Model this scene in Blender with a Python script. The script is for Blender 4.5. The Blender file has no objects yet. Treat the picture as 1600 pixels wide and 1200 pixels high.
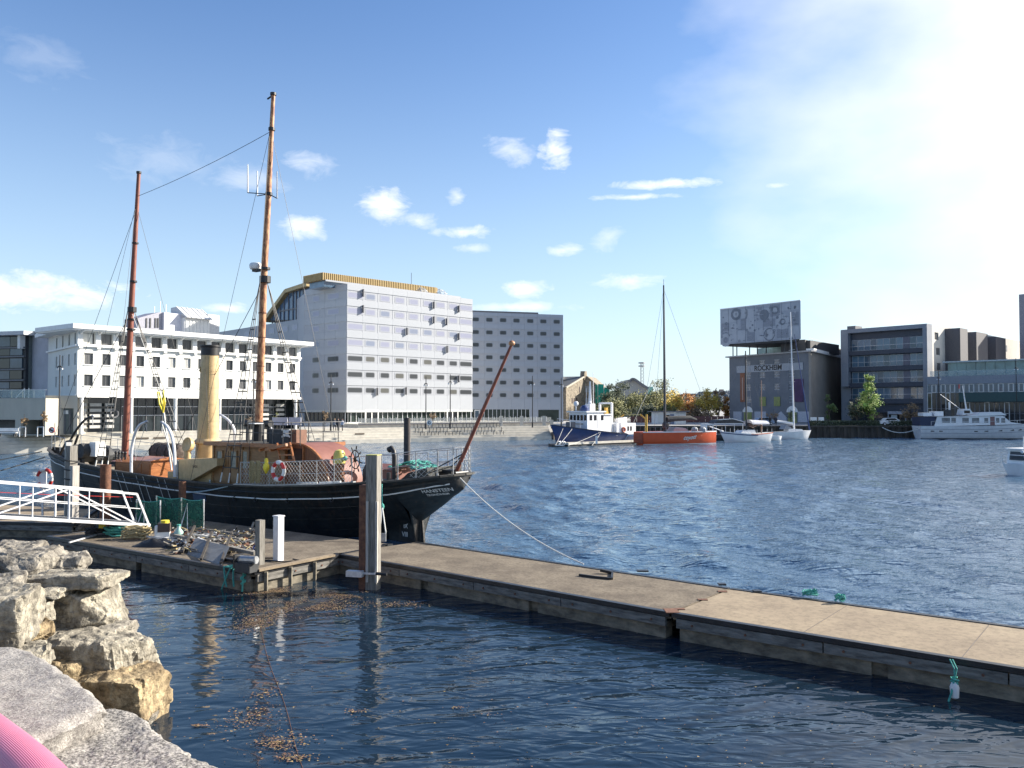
import bpy, math, random
from mathutils import Vector, Matrix, noise
R = math.radians
V = Vector
rng = random.Random(7)
scene = bpy.context.scene
COL = scene.collection

# ---------------------------------------------------------------- camera
CAM_H = 5.6
FPX = 1294.0                       # focal length in pixels of a 1600 px wide frame
PITCH = math.atan(37 / FPX)
cam_d = bpy.data.cameras.new('camera')
cam_d.sensor_width = 36.0
cam_d.lens = 36.0 * FPX / 1600.0
cam_d.clip_start = 0.05
cam_d.clip_end = 9000
cam = bpy.data.objects.new('camera', cam_d)
cam.location = (0, 0, CAM_H)
cam.rotation_euler = (R(90) + PITCH, 0, 0)
COL.objects.link(cam)
scene.camera = cam
scene.render.resolution_x = 1024
scene.render.resolution_y = 768

# ---------------------------------------------------------------- light
SUN_AZ, SUN_EL = R(71), R(26)      # azimuth clockwise from +Y (the view direction)
SUN_DIR = V((math.sin(SUN_AZ) * math.cos(SUN_EL), math.cos(SUN_AZ) * math.cos(SUN_EL), math.sin(SUN_EL)))
sd = bpy.data.lights.new('sun', 'SUN')
sd.energy = 5.0
sd.angle = R(0.53)
sd.color = (1.0, 0.93, 0.82)
so = bpy.data.objects.new('sun', sd)
so.rotation_euler = SUN_DIR.to_track_quat('Z', 'Y').to_euler()
so.location = (60, 20, 60)
COL.objects.link(so)
scene.view_settings.view_transform = 'Standard'
scene.view_settings.look = 'None'
scene.view_settings.exposure = 1.15
scene.view_settings.gamma = 1.0
scene.view_settings.use_curve_mapping = False

def ray(px, py):
    """direction through a photo pixel as (x per y, z per y)"""
    a = (px - 800) / FPX
    v = (600 - py) / FPX
    k = math.cos(PITCH) - math.sin(PITCH) * v
    return a / k, (math.sin(PITCH) + math.cos(PITCH) * v) / k

world = bpy.data.worlds.new('World')
scene.world = world
world.use_nodes = True
wn, wl = world.node_tree.nodes, world.node_tree.links
wn.clear()

def wmath(op, a, b=None, c=None, clamp=False):
    n = wn.new('ShaderNodeMath'); n.operation = op; n.use_clamp = clamp
    for i, s in enumerate((a, b, c)):
        if s is None: continue
        if isinstance(s, (int, float)): n.inputs[i].default_value = s
        else: wl.new(s, n.inputs[i])
    return n.outputs[0]

def build_world():
    out = wn.new('ShaderNodeOutputWorld')
    bg = wn.new('ShaderNodeBackground'); bg.inputs[1].default_value = 0.088
    wl.new(bg.outputs[0], out.inputs[0])
    sky = wn.new('ShaderNodeTexSky'); sky.sky_type = 'NISHITA'; sky.sun_disc = False
    sky.sun_elevation = SUN_EL; sky.sun_rotation = SUN_AZ
    sky.altitude = 0; sky.air_density = 1.0; sky.dust_density = 0.5; sky.ozone_density = 3.0
    tc = wn.new('ShaderNodeTexCoord')
    sep = wn.new('ShaderNodeSeparateXYZ'); wl.new(tc.outputs['Generated'], sep.inputs[0])
    x, y, z = sep.outputs
    az = wmath('ARCTAN2', x, y)
    el = wmath('ARCSINE', z)
    nz = wn.new('ShaderNodeTexNoise'); nz.inputs['Scale'].default_value = 26; nz.inputs['Detail'].default_value = 7
    nz.inputs['Roughness'].default_value = 0.62; nz.inputs['Distortion'].default_value = 0.4
    mp = wn.new('ShaderNodeMapping'); mp.inputs['Scale'].default_value = (1, 1, 2.0)
    wl.new(tc.outputs['Generated'], mp.inputs[0]); wl.new(mp.outputs[0], nz.inputs[0])
    nl = wn.new('ShaderNodeTexNoise'); nl.inputs['Scale'].default_value = 5; nl.inputs['Detail'].default_value = 5
    wl.new(mp.outputs[0], nl.inputs[0])
    nf = wmath('SUBTRACT', nz.outputs[0], 0.5)
    # (photo x, photo y, half width, half height, density)
    blobs = [(-10, 452, 230, 30, 1.1), (100, 470, 90, 15, .8), (474, 356, 46, 22, .75), (600, 322, 44, 30, .85), (650, 345, 42, 13, .6),
             (716, 308, 17, 14, .55), (722, 362, 48, 13, .8), (868, 234, 30, 32, 1.1), (800, 235, 42, 24, .5), (1045, 287, 90, 9, .9),
             (990, 308, 80, 6, .7), (880, 391, 34, 11, .6), (818, 450, 40, 18, .9), (740, 388, 30, 9, .4), (480, 256, 60, 22, .42),
             (978, 440, 60, 16, .6), (357, 482, 40, 9, .7), (250, 250, 110, 36, .16), (950, 372, 30, 26, .35), (800, 480, 110, 9, .55),
             (1215, 290, 28, 6, .5), (1380, 276, 60, 16, .5), (60, 90, 100, 30, .12), (1500, 480, 300, 20, .3), (390, 280, 70, 22, .3)]
    cur = None
    for (px, py, rx, ry, dn) in blobs:
        a, s = ray(px, py)
        A = math.atan(a); E = math.atan(s / math.hypot(1, a))
        kk = math.cos(A) ** 2
        u = wmath('MULTIPLY', wmath('SUBTRACT', az, A), FPX / (rx * .92) / max(kk, .5))
        w = wmath('MULTIPLY', wmath('SUBTRACT', el, E), FPX / (ry * .92))
        r2 = wmath('ADD', wmath('MULTIPLY', u, u), wmath('MULTIPLY', w, w))
        m = wmath('SUBTRACT', 1.0, wmath('SQRT', r2))
        m = wmath('ADD', m, wmath('MULTIPLY', nf, 2.6))
        m = wmath('MULTIPLY', wmath('MULTIPLY', m, 1.1, clamp=True), dn)
        # noise alone must not make clouds far from the blob
        m = wmath('MULTIPLY', m, wmath('SUBTRACT', 2.6, r2, clamp=True))
        cur = m if cur is None else wmath('MAXIMUM', cur, m)
    # thin bright veil of high cloud around the sun
    dp = wn.new('ShaderNodeVectorMath'); dp.operation = 'DOT_PRODUCT'
    wl.new(tc.outputs['Generated'], dp.inputs[0]); dp.inputs[1].default_value = SUN_DIR
    ang = wmath('ARCCOSINE', dp.outputs['Value'])
    veil = wmath('ADD', wmath('SUBTRACT', VEIL_R, ang), wmath('MULTIPLY', wmath('SUBTRACT', nl.outputs[0], .5), .42))
    veil = wmath('MULTIPLY', veil, 2.6, clamp=True)
    veil = wmath('MULTIPLY', veil, 1.0)
    cur = wmath('MINIMUM', wmath('MAXIMUM', cur, veil), 1.0)
    # pale haze low down over the horizon
    hz = wmath('MULTIPLY', wmath('SUBTRACT', 1.0, wmath('MULTIPLY', wmath('ABSOLUTE', el), 1 / R(30)), clamp=True), 1.0)
    hz = wmath('MULTIPLY', wmath('MULTIPLY', hz, hz), .85)
    hs = wn.new('ShaderNodeHueSaturation'); hs.inputs['Saturation'].default_value = 1.12; hs.inputs['Value'].default_value = 1.05; hs.inputs['Hue'].default_value = .506; wl.new(sky.outputs[0], hs.inputs['Color'])
    cl = wn.new('ShaderNodeMix'); cl.data_type = 'RGBA'
    wl.new(hz, cl.inputs[0]); wl.new(hs.outputs[0], cl.inputs[6]); cl.inputs[7].default_value = (4.0, 4.9, 5.6, 1)
    mx = wn.new('ShaderNodeMix'); mx.data_type = 'RGBA'
    wl.new(cur, mx.inputs[0]); wl.new(cl.outputs[2], mx.inputs[6]); mx.inputs[7].default_value = (6.6, 6.7, 6.9, 1)
    wl.new(mx.outputs[2], bg.inputs[0])
VEIL_R = R(54)
build_world()

# ---------------------------------------------------------------- materials
MATS = {}
def mat(name, col, col2=None, rough=.6, metal=0., scale=4., detail=4., lo=.35, hi=.65, bump=0., bscale=30., stretch=(1, 1, 1), spec=.5, alpha=1., isl=0., coat=0., fine=None, streak=None):
    if name in MATS: return MATS[name]
    m = bpy.data.materials.new(name); m.use_nodes = True
    n, l = m.node_tree.nodes, m.node_tree.links
    b = n['Principled BSDF']
    b.inputs['Roughness'].default_value = rough; b.inputs['Metallic'].default_value = metal
    b.inputs['Specular IOR Level'].default_value = spec; b.inputs['Coat Weight'].default_value = coat
    if alpha < 1: b.inputs['Alpha'].default_value = alpha
    if col2 is None: col2 = tuple(c * .78 for c in col)
    tc = n.new('ShaderNodeTexCoord'); mp = n.new('ShaderNodeMapping'); mp.inputs['Scale'].default_value = stretch
    l.new(tc.outputs['Object'], mp.inputs[0])
    t = n.new('ShaderNodeTexNoise'); t.inputs['Scale'].default_value = scale; t.inputs['Detail'].default_value = detail; t.inputs['Roughness'].default_value = .62
    l.new(mp.outputs[0], t.inputs[0])
    r = n.new('ShaderNodeValToRGB'); r.color_ramp.elements[0].position = lo; r.color_ramp.elements[1].position = hi
    r.color_ramp.elements[0].color = (*col2, 1); r.color_ramp.elements[1].color = (*col, 1)
    l.new(t.outputs[0], r.inputs[0])
    src = r.outputs[0]
    def darken(src, sc, amt, mpx, lo_, hi_):
        q = n.new('ShaderNodeTexNoise'); q.inputs['Scale'].default_value = sc; q.inputs['Detail'].default_value = 8; q.inputs['Roughness'].default_value = .7
        l.new(mpx, q.inputs[0]); k = n.new('ShaderNodeMapRange'); k.inputs[1].default_value = lo_; k.inputs[2].default_value = hi_; k.inputs[3].default_value = 1 - amt; k.inputs[4].default_value = 1.0
        l.new(q.outputs[0], k.inputs[0]); x = n.new('ShaderNodeMix'); x.data_type = 'RGBA'; x.blend_type = 'MULTIPLY'; x.inputs[0].default_value = 1
        l.new(src, x.inputs[6]); l.new(k.outputs[0], x.inputs[7]); return x.outputs[2]
    if fine: src = darken(src, fine[0], fine[1], tc.outputs['Object'], .36, .56)
    if streak:
        m3 = n.new('ShaderNodeMapping'); m3.inputs['Scale'].default_value = (1, 1, .06); l.new(tc.outputs['Object'], m3.inputs[0])
        q = n.new('ShaderNodeTexNoise'); q.inputs['Scale'].default_value = streak[0]; q.inputs['Detail'].default_value = 6; l.new(m3.outputs[0], q.inputs[0])
        k = n.new('ShaderNodeMapRange'); k.inputs[1].default_value = .56; k.inputs[2].default_value = .74; k.inputs[4].default_value = streak[2]; l.new(q.outputs[0], k.inputs[0])
        x = n.new('ShaderNodeMix'); x.data_type = 'RGBA'; l.new(k.outputs[0], x.inputs[0]); l.new(src, x.inputs[6]); x.inputs[7].default_value = (*streak[1], 1); src = x.outputs[2]
    if isl:
        g = n.new('ShaderNodeNewGeometry'); h = n.new('ShaderNodeHueSaturation')
        mr = n.new('ShaderNodeMapRange'); mr.inputs[3].default_value = 1 - isl; mr.inputs[4].default_value = 1 + isl
        l.new(g.outputs['Random Per Island'], mr.inputs[0]); l.new(mr.outputs[0], h.inputs['Value']); l.new(src, h.inputs['Color']); src = h.outputs[0]
    l.new(src, b.inputs['Base Color'])
    if bump:
        t2 = n.new('ShaderNodeTexNoise'); t2.inputs['Scale'].default_value = bscale; t2.inputs['Detail'].default_value = 6; t2.inputs['Roughness'].default_value = .65
        l.new(mp.outputs[0], t2.inputs[0])
        bp = n.new('ShaderNodeBump'); bp.inputs['Strength'].default_value = 1; bp.inputs['Distance'].default_value = bump
        l.new(t2.outputs[0], bp.inputs['Height']); l.new(bp.outputs[0], b.inputs['Normal'])
    m['x'] = 1
    MATS[name] = m
    return m

def glass(name, tint, rough=.06, var=.5, scale=.4):
    """window glass seen from outside: a dark mirror over a dim interior"""
    if name in MATS: return MATS[name]
    m = mat(name, tint, tuple(c * var for c in tint), rough=rough, spec=.5, scale=scale, lo=.3, hi=.7, bump=.004, bscale=.6)
    return m

# ---------------------------------------------------------------- mesh building
I4 = Matrix.Identity(4)
class MB:
    def __init__(s): s.v = []; s.f = []; s.M = None
    def _a(s, pts):
        k = len(s.v)
        s.v.extend([(s.M @ V(p)) if s.M else V(p) for p in pts])
        return k
    def poly(s, pts):
        k = s._a(pts); s.f.append(tuple(range(k, k + len(pts)))); return s
    def box(s, x0, x1, y0, y1, z0, z1):
        k = s._a([(x0, y0, z0), (x1, y0, z0), (x1, y1, z0), (x0, y1, z0), (x0, y0, z1), (x1, y0, z1), (x1, y1, z1), (x0, y1, z1)])
        for q in ((0, 3, 2, 1), (4, 5, 6, 7), (0, 1, 5, 4), (1, 2, 6, 5), (2, 3, 7, 6), (3, 0, 4, 7)): s.f.append(tuple(k + i for i in q))
        return s
    def prism(s, pts, a, b):
        """pts: polygon as 3-vectors, a and b: offset vectors of the two ends"""
        a, b = V(a), V(b); n = len(pts)
        k = s._a([V(p) + a for p in pts] + [V(p) + b for p in pts])
        s.f.append(tuple(range(k + n - 1, k - 1, -1))); s.f.append(tuple(range(k + n, k + 2 * n)))
        for i in range(n):
            j = (i + 1) % n; s.f.append((k + i, k + j, k + n + j, k + n + i))
        return s
    def beam(s, p, q, w, h=None, up=(0, 0, 1)):
        p, q = V(p), V(q); h = h or w; d = (q - p)
        if d.length < 1e-6: return s
        d.normalize(); u = V(up)
        if abs(d.dot(u)) > .98: u = V((0, 1, 0)) if abs(d.y) < .9 else V((1, 0, 0))
        a = d.cross(u).normalized() * (w / 2); b = a.cross(d).normalized() * (h / 2)
        return s.prism([p + a + b, p - a + b, p - a - b, p + a - b], (0, 0, 0), q - p)
    def tube(s, pts, r, n=6, cap=True):
        pts = [V(p) for p in pts]; m = len(pts)
        rs = r if isinstance(r, (list, tuple)) else [r] * m
        k = len(s.v); ref = None
        for i, p in enumerate(pts):
            d = (pts[min(i + 1, m - 1)] - pts[max(i - 1, 0)])
            d = d.normalized() if d.length > 1e-9 else V((0, 0, 1))
            if ref is None:
                ref = d.orthogonal().normalized()
            ref = (ref - d * ref.dot(d))
            ref = ref.normalized() if ref.length > 1e-6 else d.orthogonal().normalized()
            b = d.cross(ref)
            s._a([p + (ref * math.cos(t) + b * math.sin(t)) * rs[i] for t in [2 * math.pi * j / n for j in range(n)]])
        for i in range(m - 1):
            for j in range(n):
                a = k + i * n + j; c = k + i * n + (j + 1) % n
                s.f.append((a, c, c + n, a + n))
        if cap:
            s.f.append(tuple(k + j for j in range(n - 1, -1, -1))); s.f.append(tuple(k + (m - 1) * n + j for j in range(n)))
        return s
    def cyl(s, c, r, h, n=12, r2=None):
        c = V(c); return s.tube([c, c + V((0, 0, h))], [r, r if r2 is None else r2], n)
    def lathe(s, c, prof, n=16):
        k = len(s.v); c = V(c)
        for (r, z) in prof: s._a([c + V((r * math.cos(2 * math.pi * j / n), r * math.sin(2 * math.pi * j / n), z)) for j in range(n)])
        for i in range(len(prof) - 1):
            for j in range(n):
                a = k + i * n + j; b = k + i * n + (j + 1) % n; s.f.append((a, b, b + n, a + n))
        s.f.append(tuple(k + j for j in range(n - 1, -1, -1))); q = k + (len(prof) - 1) * n; s.f.append(tuple(q + j for j in range(n)))
        return s
    def ball(s, c, r, n=10, sz=1.0):
        m = max(4, n // 2)
        return s.lathe(V(c), [(max(.001, r * math.sin(math.pi * i / m)), -r * sz * math.cos(math.pi * i / m)) for i in range(m + 1)], n)
    def torus(s, c, R_, r, axis=(0, 1, 0), a0=0, a1=2 * math.pi, n=20, m=8):
        ax = V(axis).normalized(); u = ax.orthogonal().normalized(); w = ax.cross(u); c = V(c)
        return s.tube([c + (u * math.cos(a0 + (a1 - a0) * i / n) + w * math.sin(a0 + (a1 - a0) * i / n)) * R_ for i in range(n + 1)], r, m, cap=abs(a1 - a0) < 6.2)
    def mesh(s, name, inv=None, smooth=False):
        me = bpy.data.meshes.new(name)
        me.from_pydata([(inv @ v)[:] for v in s.v] if inv else [v[:] for v in s.v], [], s.f)
        me.update()
        if smooth:
            me.polygons.foreach_set('use_smooth', [True] * len(me.polygons))
            try: me.set_sharp_from_angle(angle=R(38 if smooth is True else smooth))
            except Exception: pass
        return me

WM = {}
def thing(name, label, cat, loc=(0, 0, 0), rotz=0., group=None, M=None, kind=None):
    o = bpy.data.objects.new(name, None); COL.objects.link(o)
    o.empty_display_size = .2
    M = M or (Matrix.Translation(V(loc)) @ Matrix.Rotation(rotz, 4, 'Z'))
    o.matrix_world = M; WM[o.name] = M.copy()
    tag(o, label, cat, group, kind)
    return o
def tag(o, label=None, cat=None, group=None, kind=None):
    if label: o['label'] = label
    if cat: o['category'] = cat
    if group: o['group'] = group
    if kind: o['kind'] = kind
    return o
def part(name, mb, m, parent=None, smooth=False, label=None, kind=None, M=None):
    """mesh given in world space (or in the space M) -> child of parent; parentless: top level"""
    Wp = WM[parent.name] if parent else I4
    inv = Wp.inverted() @ M if M else Wp.inverted()
    if isinstance(mb, MB): me = mb.mesh(name, inv if (parent or M) else None, smooth)
    else: me = mb
    o = bpy.data.objects.new(name, me); COL.objects.link(o)
    if m and not (me.materials and me.materials[0]): me.materials.append(m)
    if parent: o.parent = parent
    WM[o.name] = Wp.copy()
    if label: o['label'] = label
    if kind: o['kind'] = kind
    return o
def lpart(name, mb, m, parent, **k):
    """part whose mesh is given in the local space of its top-level thing"""
    return part(name, mb, m, parent, M=WM[parent.name], **k)
def inst(name, me, m, parent, Mw, label=None):
    """object sharing the mesh me, placed by the world matrix Mw"""
    o = bpy.data.objects.new(name, me); COL.objects.link(o)
    if m and not me.materials: me.materials.append(m)
    if parent:
        o.parent = parent; o.matrix_local = WM[parent.name].inverted() @ Mw
    else: o.matrix_world = Mw
    WM[o.name] = Mw.copy()
    if label: o['label'] = label
    return o
def single(name, mb, m, label, cat, group=None, smooth=False, kind=None, loc=None):
    """a thing that is one mesh; mb in world space, origin moved to loc"""
    if loc is None:
        xs = [v.x for v in mb.v]; ys = [v.y for v in mb.v]; zs = [v.z for v in mb.v]
        loc = V(((min(xs) + max(xs)) / 2, (min(ys) + max(ys)) / 2, min(zs)))
    loc = V(loc); T = Matrix.Translation(loc)
    me = mb.mesh(name, T.inverted(), smooth)
    o = bpy.data.objects.new(name, me); COL.objects.link(o); o.location = loc
    me.materials.append(m); WM[o.name] = T
    return tag(o, label, cat, group, kind)
def copy_tree(o, Mw, label=None, group=None):
    """copy of a thing with copies of its parts and sub-parts, moved to the world matrix Mw"""
    c = o.copy(); COL.objects.link(c); c.matrix_world = Mw; WM[c.name] = Mw.copy()
    if label: c['label'] = label
    if group: c['group'] = group
    def rec(src, dst):
        for ch in KIDS.get(src.name, [k for k in bpy.data.objects if k.parent == src]):
            d = ch.copy(); COL.objects.link(d); d.parent = dst; rec(ch, d)
    rec(o, c)
    return c
KIDS = {}
def text_mb(s, size, bold=0.):
    cu = bpy.data.curves.new('t', 'FONT'); cu.body = s; cu.size = size; cu.align_x = 'CENTER'; cu.align_y = 'CENTER'; cu.offset = bold; cu.resolution_u = 3
    o = bpy.data.objects.new('t', cu); COL.objects.link(o)
    bpy.context.view_layer.update()
    me = bpy.data.meshes.new_from_object(o.evaluated_get(bpy.context.evaluated_depsgraph_get()))
    mb = MB(); mb.v = [v.co.copy() for v in me.vertices]; mb.f = [tuple(p.vertices) for p in me.polygons]
    bpy.data.objects.remove(o); bpy.data.curves.remove(cu); bpy.data.meshes.remove(me)
    return mb

def G(px, py, z=0.):
    a, s = ray(px, py); Y = (z - CAM_H) / s
    return V((a * Y, Y, z))
def P(px, py, Y):
    a, s = ray(px, py); return V((a * Y, Y, CAM_H + s * Y))
def facade(A, B, z0):
    """frame of a wall: X from A to B (left to right seen from outside), Z up, Y inward"""
    A = V((A[0], A[1], z0)); B = V((B[0], B[1], z0)); u = (B - A).normalized(); w = V((0, 0, 1)).cross(u)
    M = Matrix.Identity(4)
    for i in range(3): M[i][0] = u[i]; M[i][1] = w[i]; M[i][2] = (0, 0, 1)[i]; M[i][3] = A[i]
    return M, (B - A).length
def holed(mb, W, H, rects, d=.25, x0=0., z0=0.):
    xs = sorted({x0, W} | {r[0] for r in rects} | {r[2] for r in rects}); zs = sorted({z0, H} | {r[1] for r in rects} | {r[3] for r in rects})
    for zi in range(len(zs) - 1):
        run = None
        for xi in range(len(xs)):
            solid = False
            if xi < len(xs) - 1:
                cx, cz = (xs[xi] + xs[xi + 1]) / 2, (zs[zi] + zs[zi + 1]) / 2
                solid = not any(r[0] < cx < r[2] and r[1] < cz < r[3] for r in rects)
            if solid and run is None: run = xs[xi]
            if not solid and run is not None:
                mb.poly([(run, 0, zs[zi]), (xs[xi], 0, zs[zi]), (xs[xi], 0, zs[zi + 1]), (run, 0, zs[zi + 1])]); run = None
    for (a, b, c, e) in rects:
        mb.poly([(a, 0, b), (a, d, b), (c, d, b), (c, 0, b)][::-1]); mb.poly([(a, 0, e), (a, d, e), (c, d, e), (c, 0, e)])
        mb.poly([(a, 0, b), (a, d, b), (a, d, e), (a, 0, e)]); mb.poly([(c, 0, b), (c, d, b), (c, d, e), (c, 0, e)][::-1])
    return mb
_win = {}
def window(parent, M, x, z, w, h, depth, fm, pm, nx=2, nz=1, t=.06, name='window', sill=None):
    """window centred at x, bottom z; frame is the part, pane and sill its sub-parts"""
    key = (round(w, 2), round(h, 2), nx, nz, t, fm.name)
    if key not in _win:
        f = MB(); f.box(-w / 2, w / 2, -.03, .04, 0, t); f.box(-w / 2, w / 2, -.03, .04, h - t, h)
        f.box(-w / 2, -w / 2 + t, -.03, .04, t, h - t); f.box(w / 2 - t, w / 2, -.03, .04, t, h - t)
        for i in range(1, nx): c = -w / 2 + w * i / nx; f.box(c - t / 2.5, c + t / 2.5, -.02, .03, t, h - t)
        for i in range(1, nz): c = h * i / nz; f.box(-w / 2 + t, w / 2 - t, -.018, .028, c - t / 2.5, c + t / 2.5)
        _win[key] = f.mesh(name); _win[key].materials.append(fm)
    kp = ('p', round(w, 2), round(h, 2), pm.name)
    if kp not in _win:
        g = MB(); g.box(-w / 2 + .01, w / 2 - .01, .005, .02, .01, h - .01); _win[kp] = g.mesh('pane'); _win[kp].materials.append(pm)
    Mw = M @ Matrix.Translation((x, depth, z))
    o = inst(name, _win[key], None, parent, Mw)
    inst('pane', _win[kp], None, o, Mw)
    if sill:
        ks = ('s', round(w, 2), sill.name)
        if ks not in _win:
            g = MB(); g.box(-w / 2 - .12, w / 2 + .12, -.12, .0, -.1, .0); _win[ks] = g.mesh('sill'); _win[ks].materials.append(sill)
        inst('sill', _win[ks], None, o, M @ Matrix.Translation((x, 0, z - .003)))
    return o

# common materials
M_white = mat('white_paint', (.80, .80, .78), (.68, .68, .66), rough=.45, scale=3, bump=.001)
M_whitemetal = mat('white_metal', (.78, .79, .80), (.62, .63, .65), rough=.35, scale=6)
M_black = mat('black_metal', (.02, .02, .022), (.012, .012, .013), rough=.5, scale=8)
M_steel = mat('galvanised_steel', (.42, .43, .44), (.28, .29, .30), rough=.45, metal=.6, scale=9)
M_alu = mat('aluminium', (.72, .73, .75), (.55, .56, .58), rough=.4, metal=.4, scale=9)
M_dark = mat('dark_grey', (.05, .052, .055), (.03, .032, .035), rough=.6)
M_rust = mat('rusty_steel', (.20, .09, .05), (.10, .045, .03), rough=.85, scale=7, bump=.004, bscale=40)
M_greywood = mat('weathered_wood', (.30, .28, .25), (.13, .12, .10), rough=.85, scale=3, stretch=(9, 9, .7), bump=.006, bscale=9)
M_rope_white = mat('white_rope', (.70, .70, .66), (.5, .5, .47), rough=.9, scale=20)
M_rope_green = mat('green_rope', (.10, .42, .34), (.06, .28, .24), rough=.9, scale=20)
M_rope_dark = mat('dark_rope', (.05, .05, .05), (.03, .03, .03), rough=.9, scale=20)
M_rope_tan = mat('tan_rope', (.45, .36, .2), (.25, .2, .1), rough=.95, scale=20)
M_orange = mat('orange_paint', (.75, .16, .03), (.6, .12, .03), rough=.45)
M_red = mat('red_paint', (.6, .04, .03), (.45, .03, .025), rough=.5)
M_yellow = mat('yellow_plastic', (.85, .70, .05), (.7, .55, .04), rough=.5)
M_gdark = glass('dark_glass', (.03, .035, .04))
M_gblue = glass('blue_glass', (.10, .15, .20))
M_skin = mat('skin', (.5, .3, .22), rough=.6)
# ================================================================ SETTING
LAND = 2.2
M_conc = mat('pale_concrete', (.62, .58, .50), (.48, .45, .39), rough=.85, scale=1.2, detail=8, bump=.004, bscale=12)
M_pave = mat('paving', (.42, .41, .39), (.32, .31, .30), rough=.9, scale=.6, detail=8)
M_sheet = mat('sheet_piling', (.085, .07, .055), (.035, .03, .026), rough=.85, scale=1.2, detail=7, stretch=(1, 1, .35))

def build_water():
    m = bpy.data.materials.new('water'); m.use_nodes = True
    n, l = m.node_tree.nodes, m.node_tree.links; b = n['Principled BSDF']
    b.inputs['Base Color'].default_value = (.008, .020, .038, 1); b.inputs['Roughness'].default_value = .05
    b.inputs['IOR'].default_value = 1.333
    tc = n.new('ShaderNodeTexCoord')
    def nz(scale, rot, stretch, det=3, dist=0.):
        mp = n.new('ShaderNodeMapping'); mp.vector_type = 'TEXTURE'; mp.inputs['Rotation'].default_value = (0, 0, R(rot)); mp.inputs['Scale'].default_value = (stretch, 1, 1)
        l.new(tc.outputs['Object'], mp.inputs[0])
        t = n.new('ShaderNodeTexNoise'); t.inputs['Scale'].default_value = scale; t.inputs['Detail'].default_value = det; t.inputs['Distortion'].default_value = dist; t.inputs['Roughness'].default_value = .55
        l.new(mp.outputs[0], t.inputs[0]); return t.outputs[0]
    def ma(op, a, b_=None, clamp=False):
        q = n.new('ShaderNodeMath'); q.operation = op; q.use_clamp = clamp
        for i, s in enumerate((a, b_)):
            if s is None: continue
            if isinstance(s, (int, float)): q.inputs[i].default_value = s
            else: l.new(s, q.inputs[i])
        return q.outputs[0]
    # sheltered basin between the pontoons and the rocks is calmer than the open harbour:
    # 0 on the near side of the pontoon line, 1 beyond it
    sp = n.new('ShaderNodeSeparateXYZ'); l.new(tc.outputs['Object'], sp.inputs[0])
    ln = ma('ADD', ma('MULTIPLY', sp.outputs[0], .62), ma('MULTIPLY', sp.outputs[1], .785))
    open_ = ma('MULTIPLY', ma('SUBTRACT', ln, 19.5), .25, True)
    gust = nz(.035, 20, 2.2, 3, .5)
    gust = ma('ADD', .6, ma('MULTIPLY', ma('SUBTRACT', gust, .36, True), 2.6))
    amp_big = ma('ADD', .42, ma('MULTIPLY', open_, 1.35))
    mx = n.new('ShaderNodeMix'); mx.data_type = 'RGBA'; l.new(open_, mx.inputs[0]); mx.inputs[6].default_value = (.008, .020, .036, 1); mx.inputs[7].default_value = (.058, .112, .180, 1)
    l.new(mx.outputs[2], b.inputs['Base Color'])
    # the left corner of the basin, behind the stones and the cluttered pontoon, lies calmest
    east = ma('MULTIPLY', ma('ADD', sp.outputs[0], 5.5), .16, True)
    def amp(a0, a1, a2): return ma('ADD', ma('ADD', a0, ma('MULTIPLY', east, a1 - a0)), ma('MULTIPLY', open_, a2 - a1))
    h = ma('MULTIPLY', nz(.9, 18, 2.2, 2, .6), amp(.045, .14, .06))
    h = ma('ADD', h, ma('MULTIPLY', nz(2.4, -6, 2.4, 2, .8), amp(.016, .055, .17)))
    h = ma('ADD', h, ma('MULTIPLY', nz(6.5, 32, 1.7, 2, .4), amp(.002, .006, .045)))
    h = ma('MULTIPLY', h, gust)
    bp = n.new('ShaderNodeBump'); bp.inputs['Strength'].default_value = 1.; bp.inputs['Distance'].default_value = 1.0
    l.new(h, bp.inputs['Height']); l.new(bp.outputs[0], b.inputs['Normal'])
    # real waves on the open harbour, calm water in the sheltered basin
    import numpy as np
    rs = np.random.RandomState(4); W = []
    for k in range(56):
        lam = 10 ** rs.uniform(math.log10(.85), math.log10(5.5)); th = R(200) + rs.normal() * .62
        W.append((2 * math.pi / lam * math.cos(th), 2 * math.pi / lam * math.sin(th), rs.uniform(0, 6.28), .0052 * lam ** .85))
    def height(X, Y, lmin):
        Z = np.zeros_like(X)
        for kx, ky, ph, a in W:
            if 2 * math.pi / math.hypot(kx, ky) < lmin: continue
            s = np.sin(kx * X + ky * Y + ph); Z += a * (s + .35 * s * s - .17)
        g = .75 + .35 * np.sin(X * .05 + Y * .021 + 1) + .25 * np.sin(X * .017 - Y * .06)
        lee = 1.0 / (1 + np.exp(-((.62 * X + .785 * Y) - 22.4) / .5))
        return Z * g * lee
    V_, F_ = [], []
    def patch(x0, x1, y0, y1, d, lmin, snap=False):
        nx, ny = int(round((x1 - x0) / d)), int(round((y1 - y0) / d))
        X, Y = np.meshgrid(x0 + d * np.arange(nx + 1), y0 + d * np.arange(ny + 1)); Z = height(X, Y, lmin)
        if snap: Z[-1] = height(X[-1], Y[-1], lmin * 2); Z[-1, 1:-1:2] = (Z[-1, 0:-2:2] + Z[-1, 2::2]) / 2
        k = sum(len(v) for v in V_); V_.append(np.stack([X.ravel(), Y.ravel(), Z.ravel()], 1))
        i = (np.arange(ny)[:, None] * (nx + 1) + np.arange(nx)[None]).ravel() + k
        F_.append(np.stack([i, i + 1, i + nx + 2, i + nx + 1], 1))
    d = .165
    patch(-240 * d, 304 * d, 60 - 280 * d, 60, d, .8, True); patch(-336 * 2 * d, 400 * 2 * d, 60, 60 + 324 * 2 * d, 2 * d, 1.6)
    ya, yb = 60 - 280 * d, 60 + 648 * d; xa, xb = -240 * d, 304 * d; xc, xd = -672 * d, 800 * d
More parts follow.
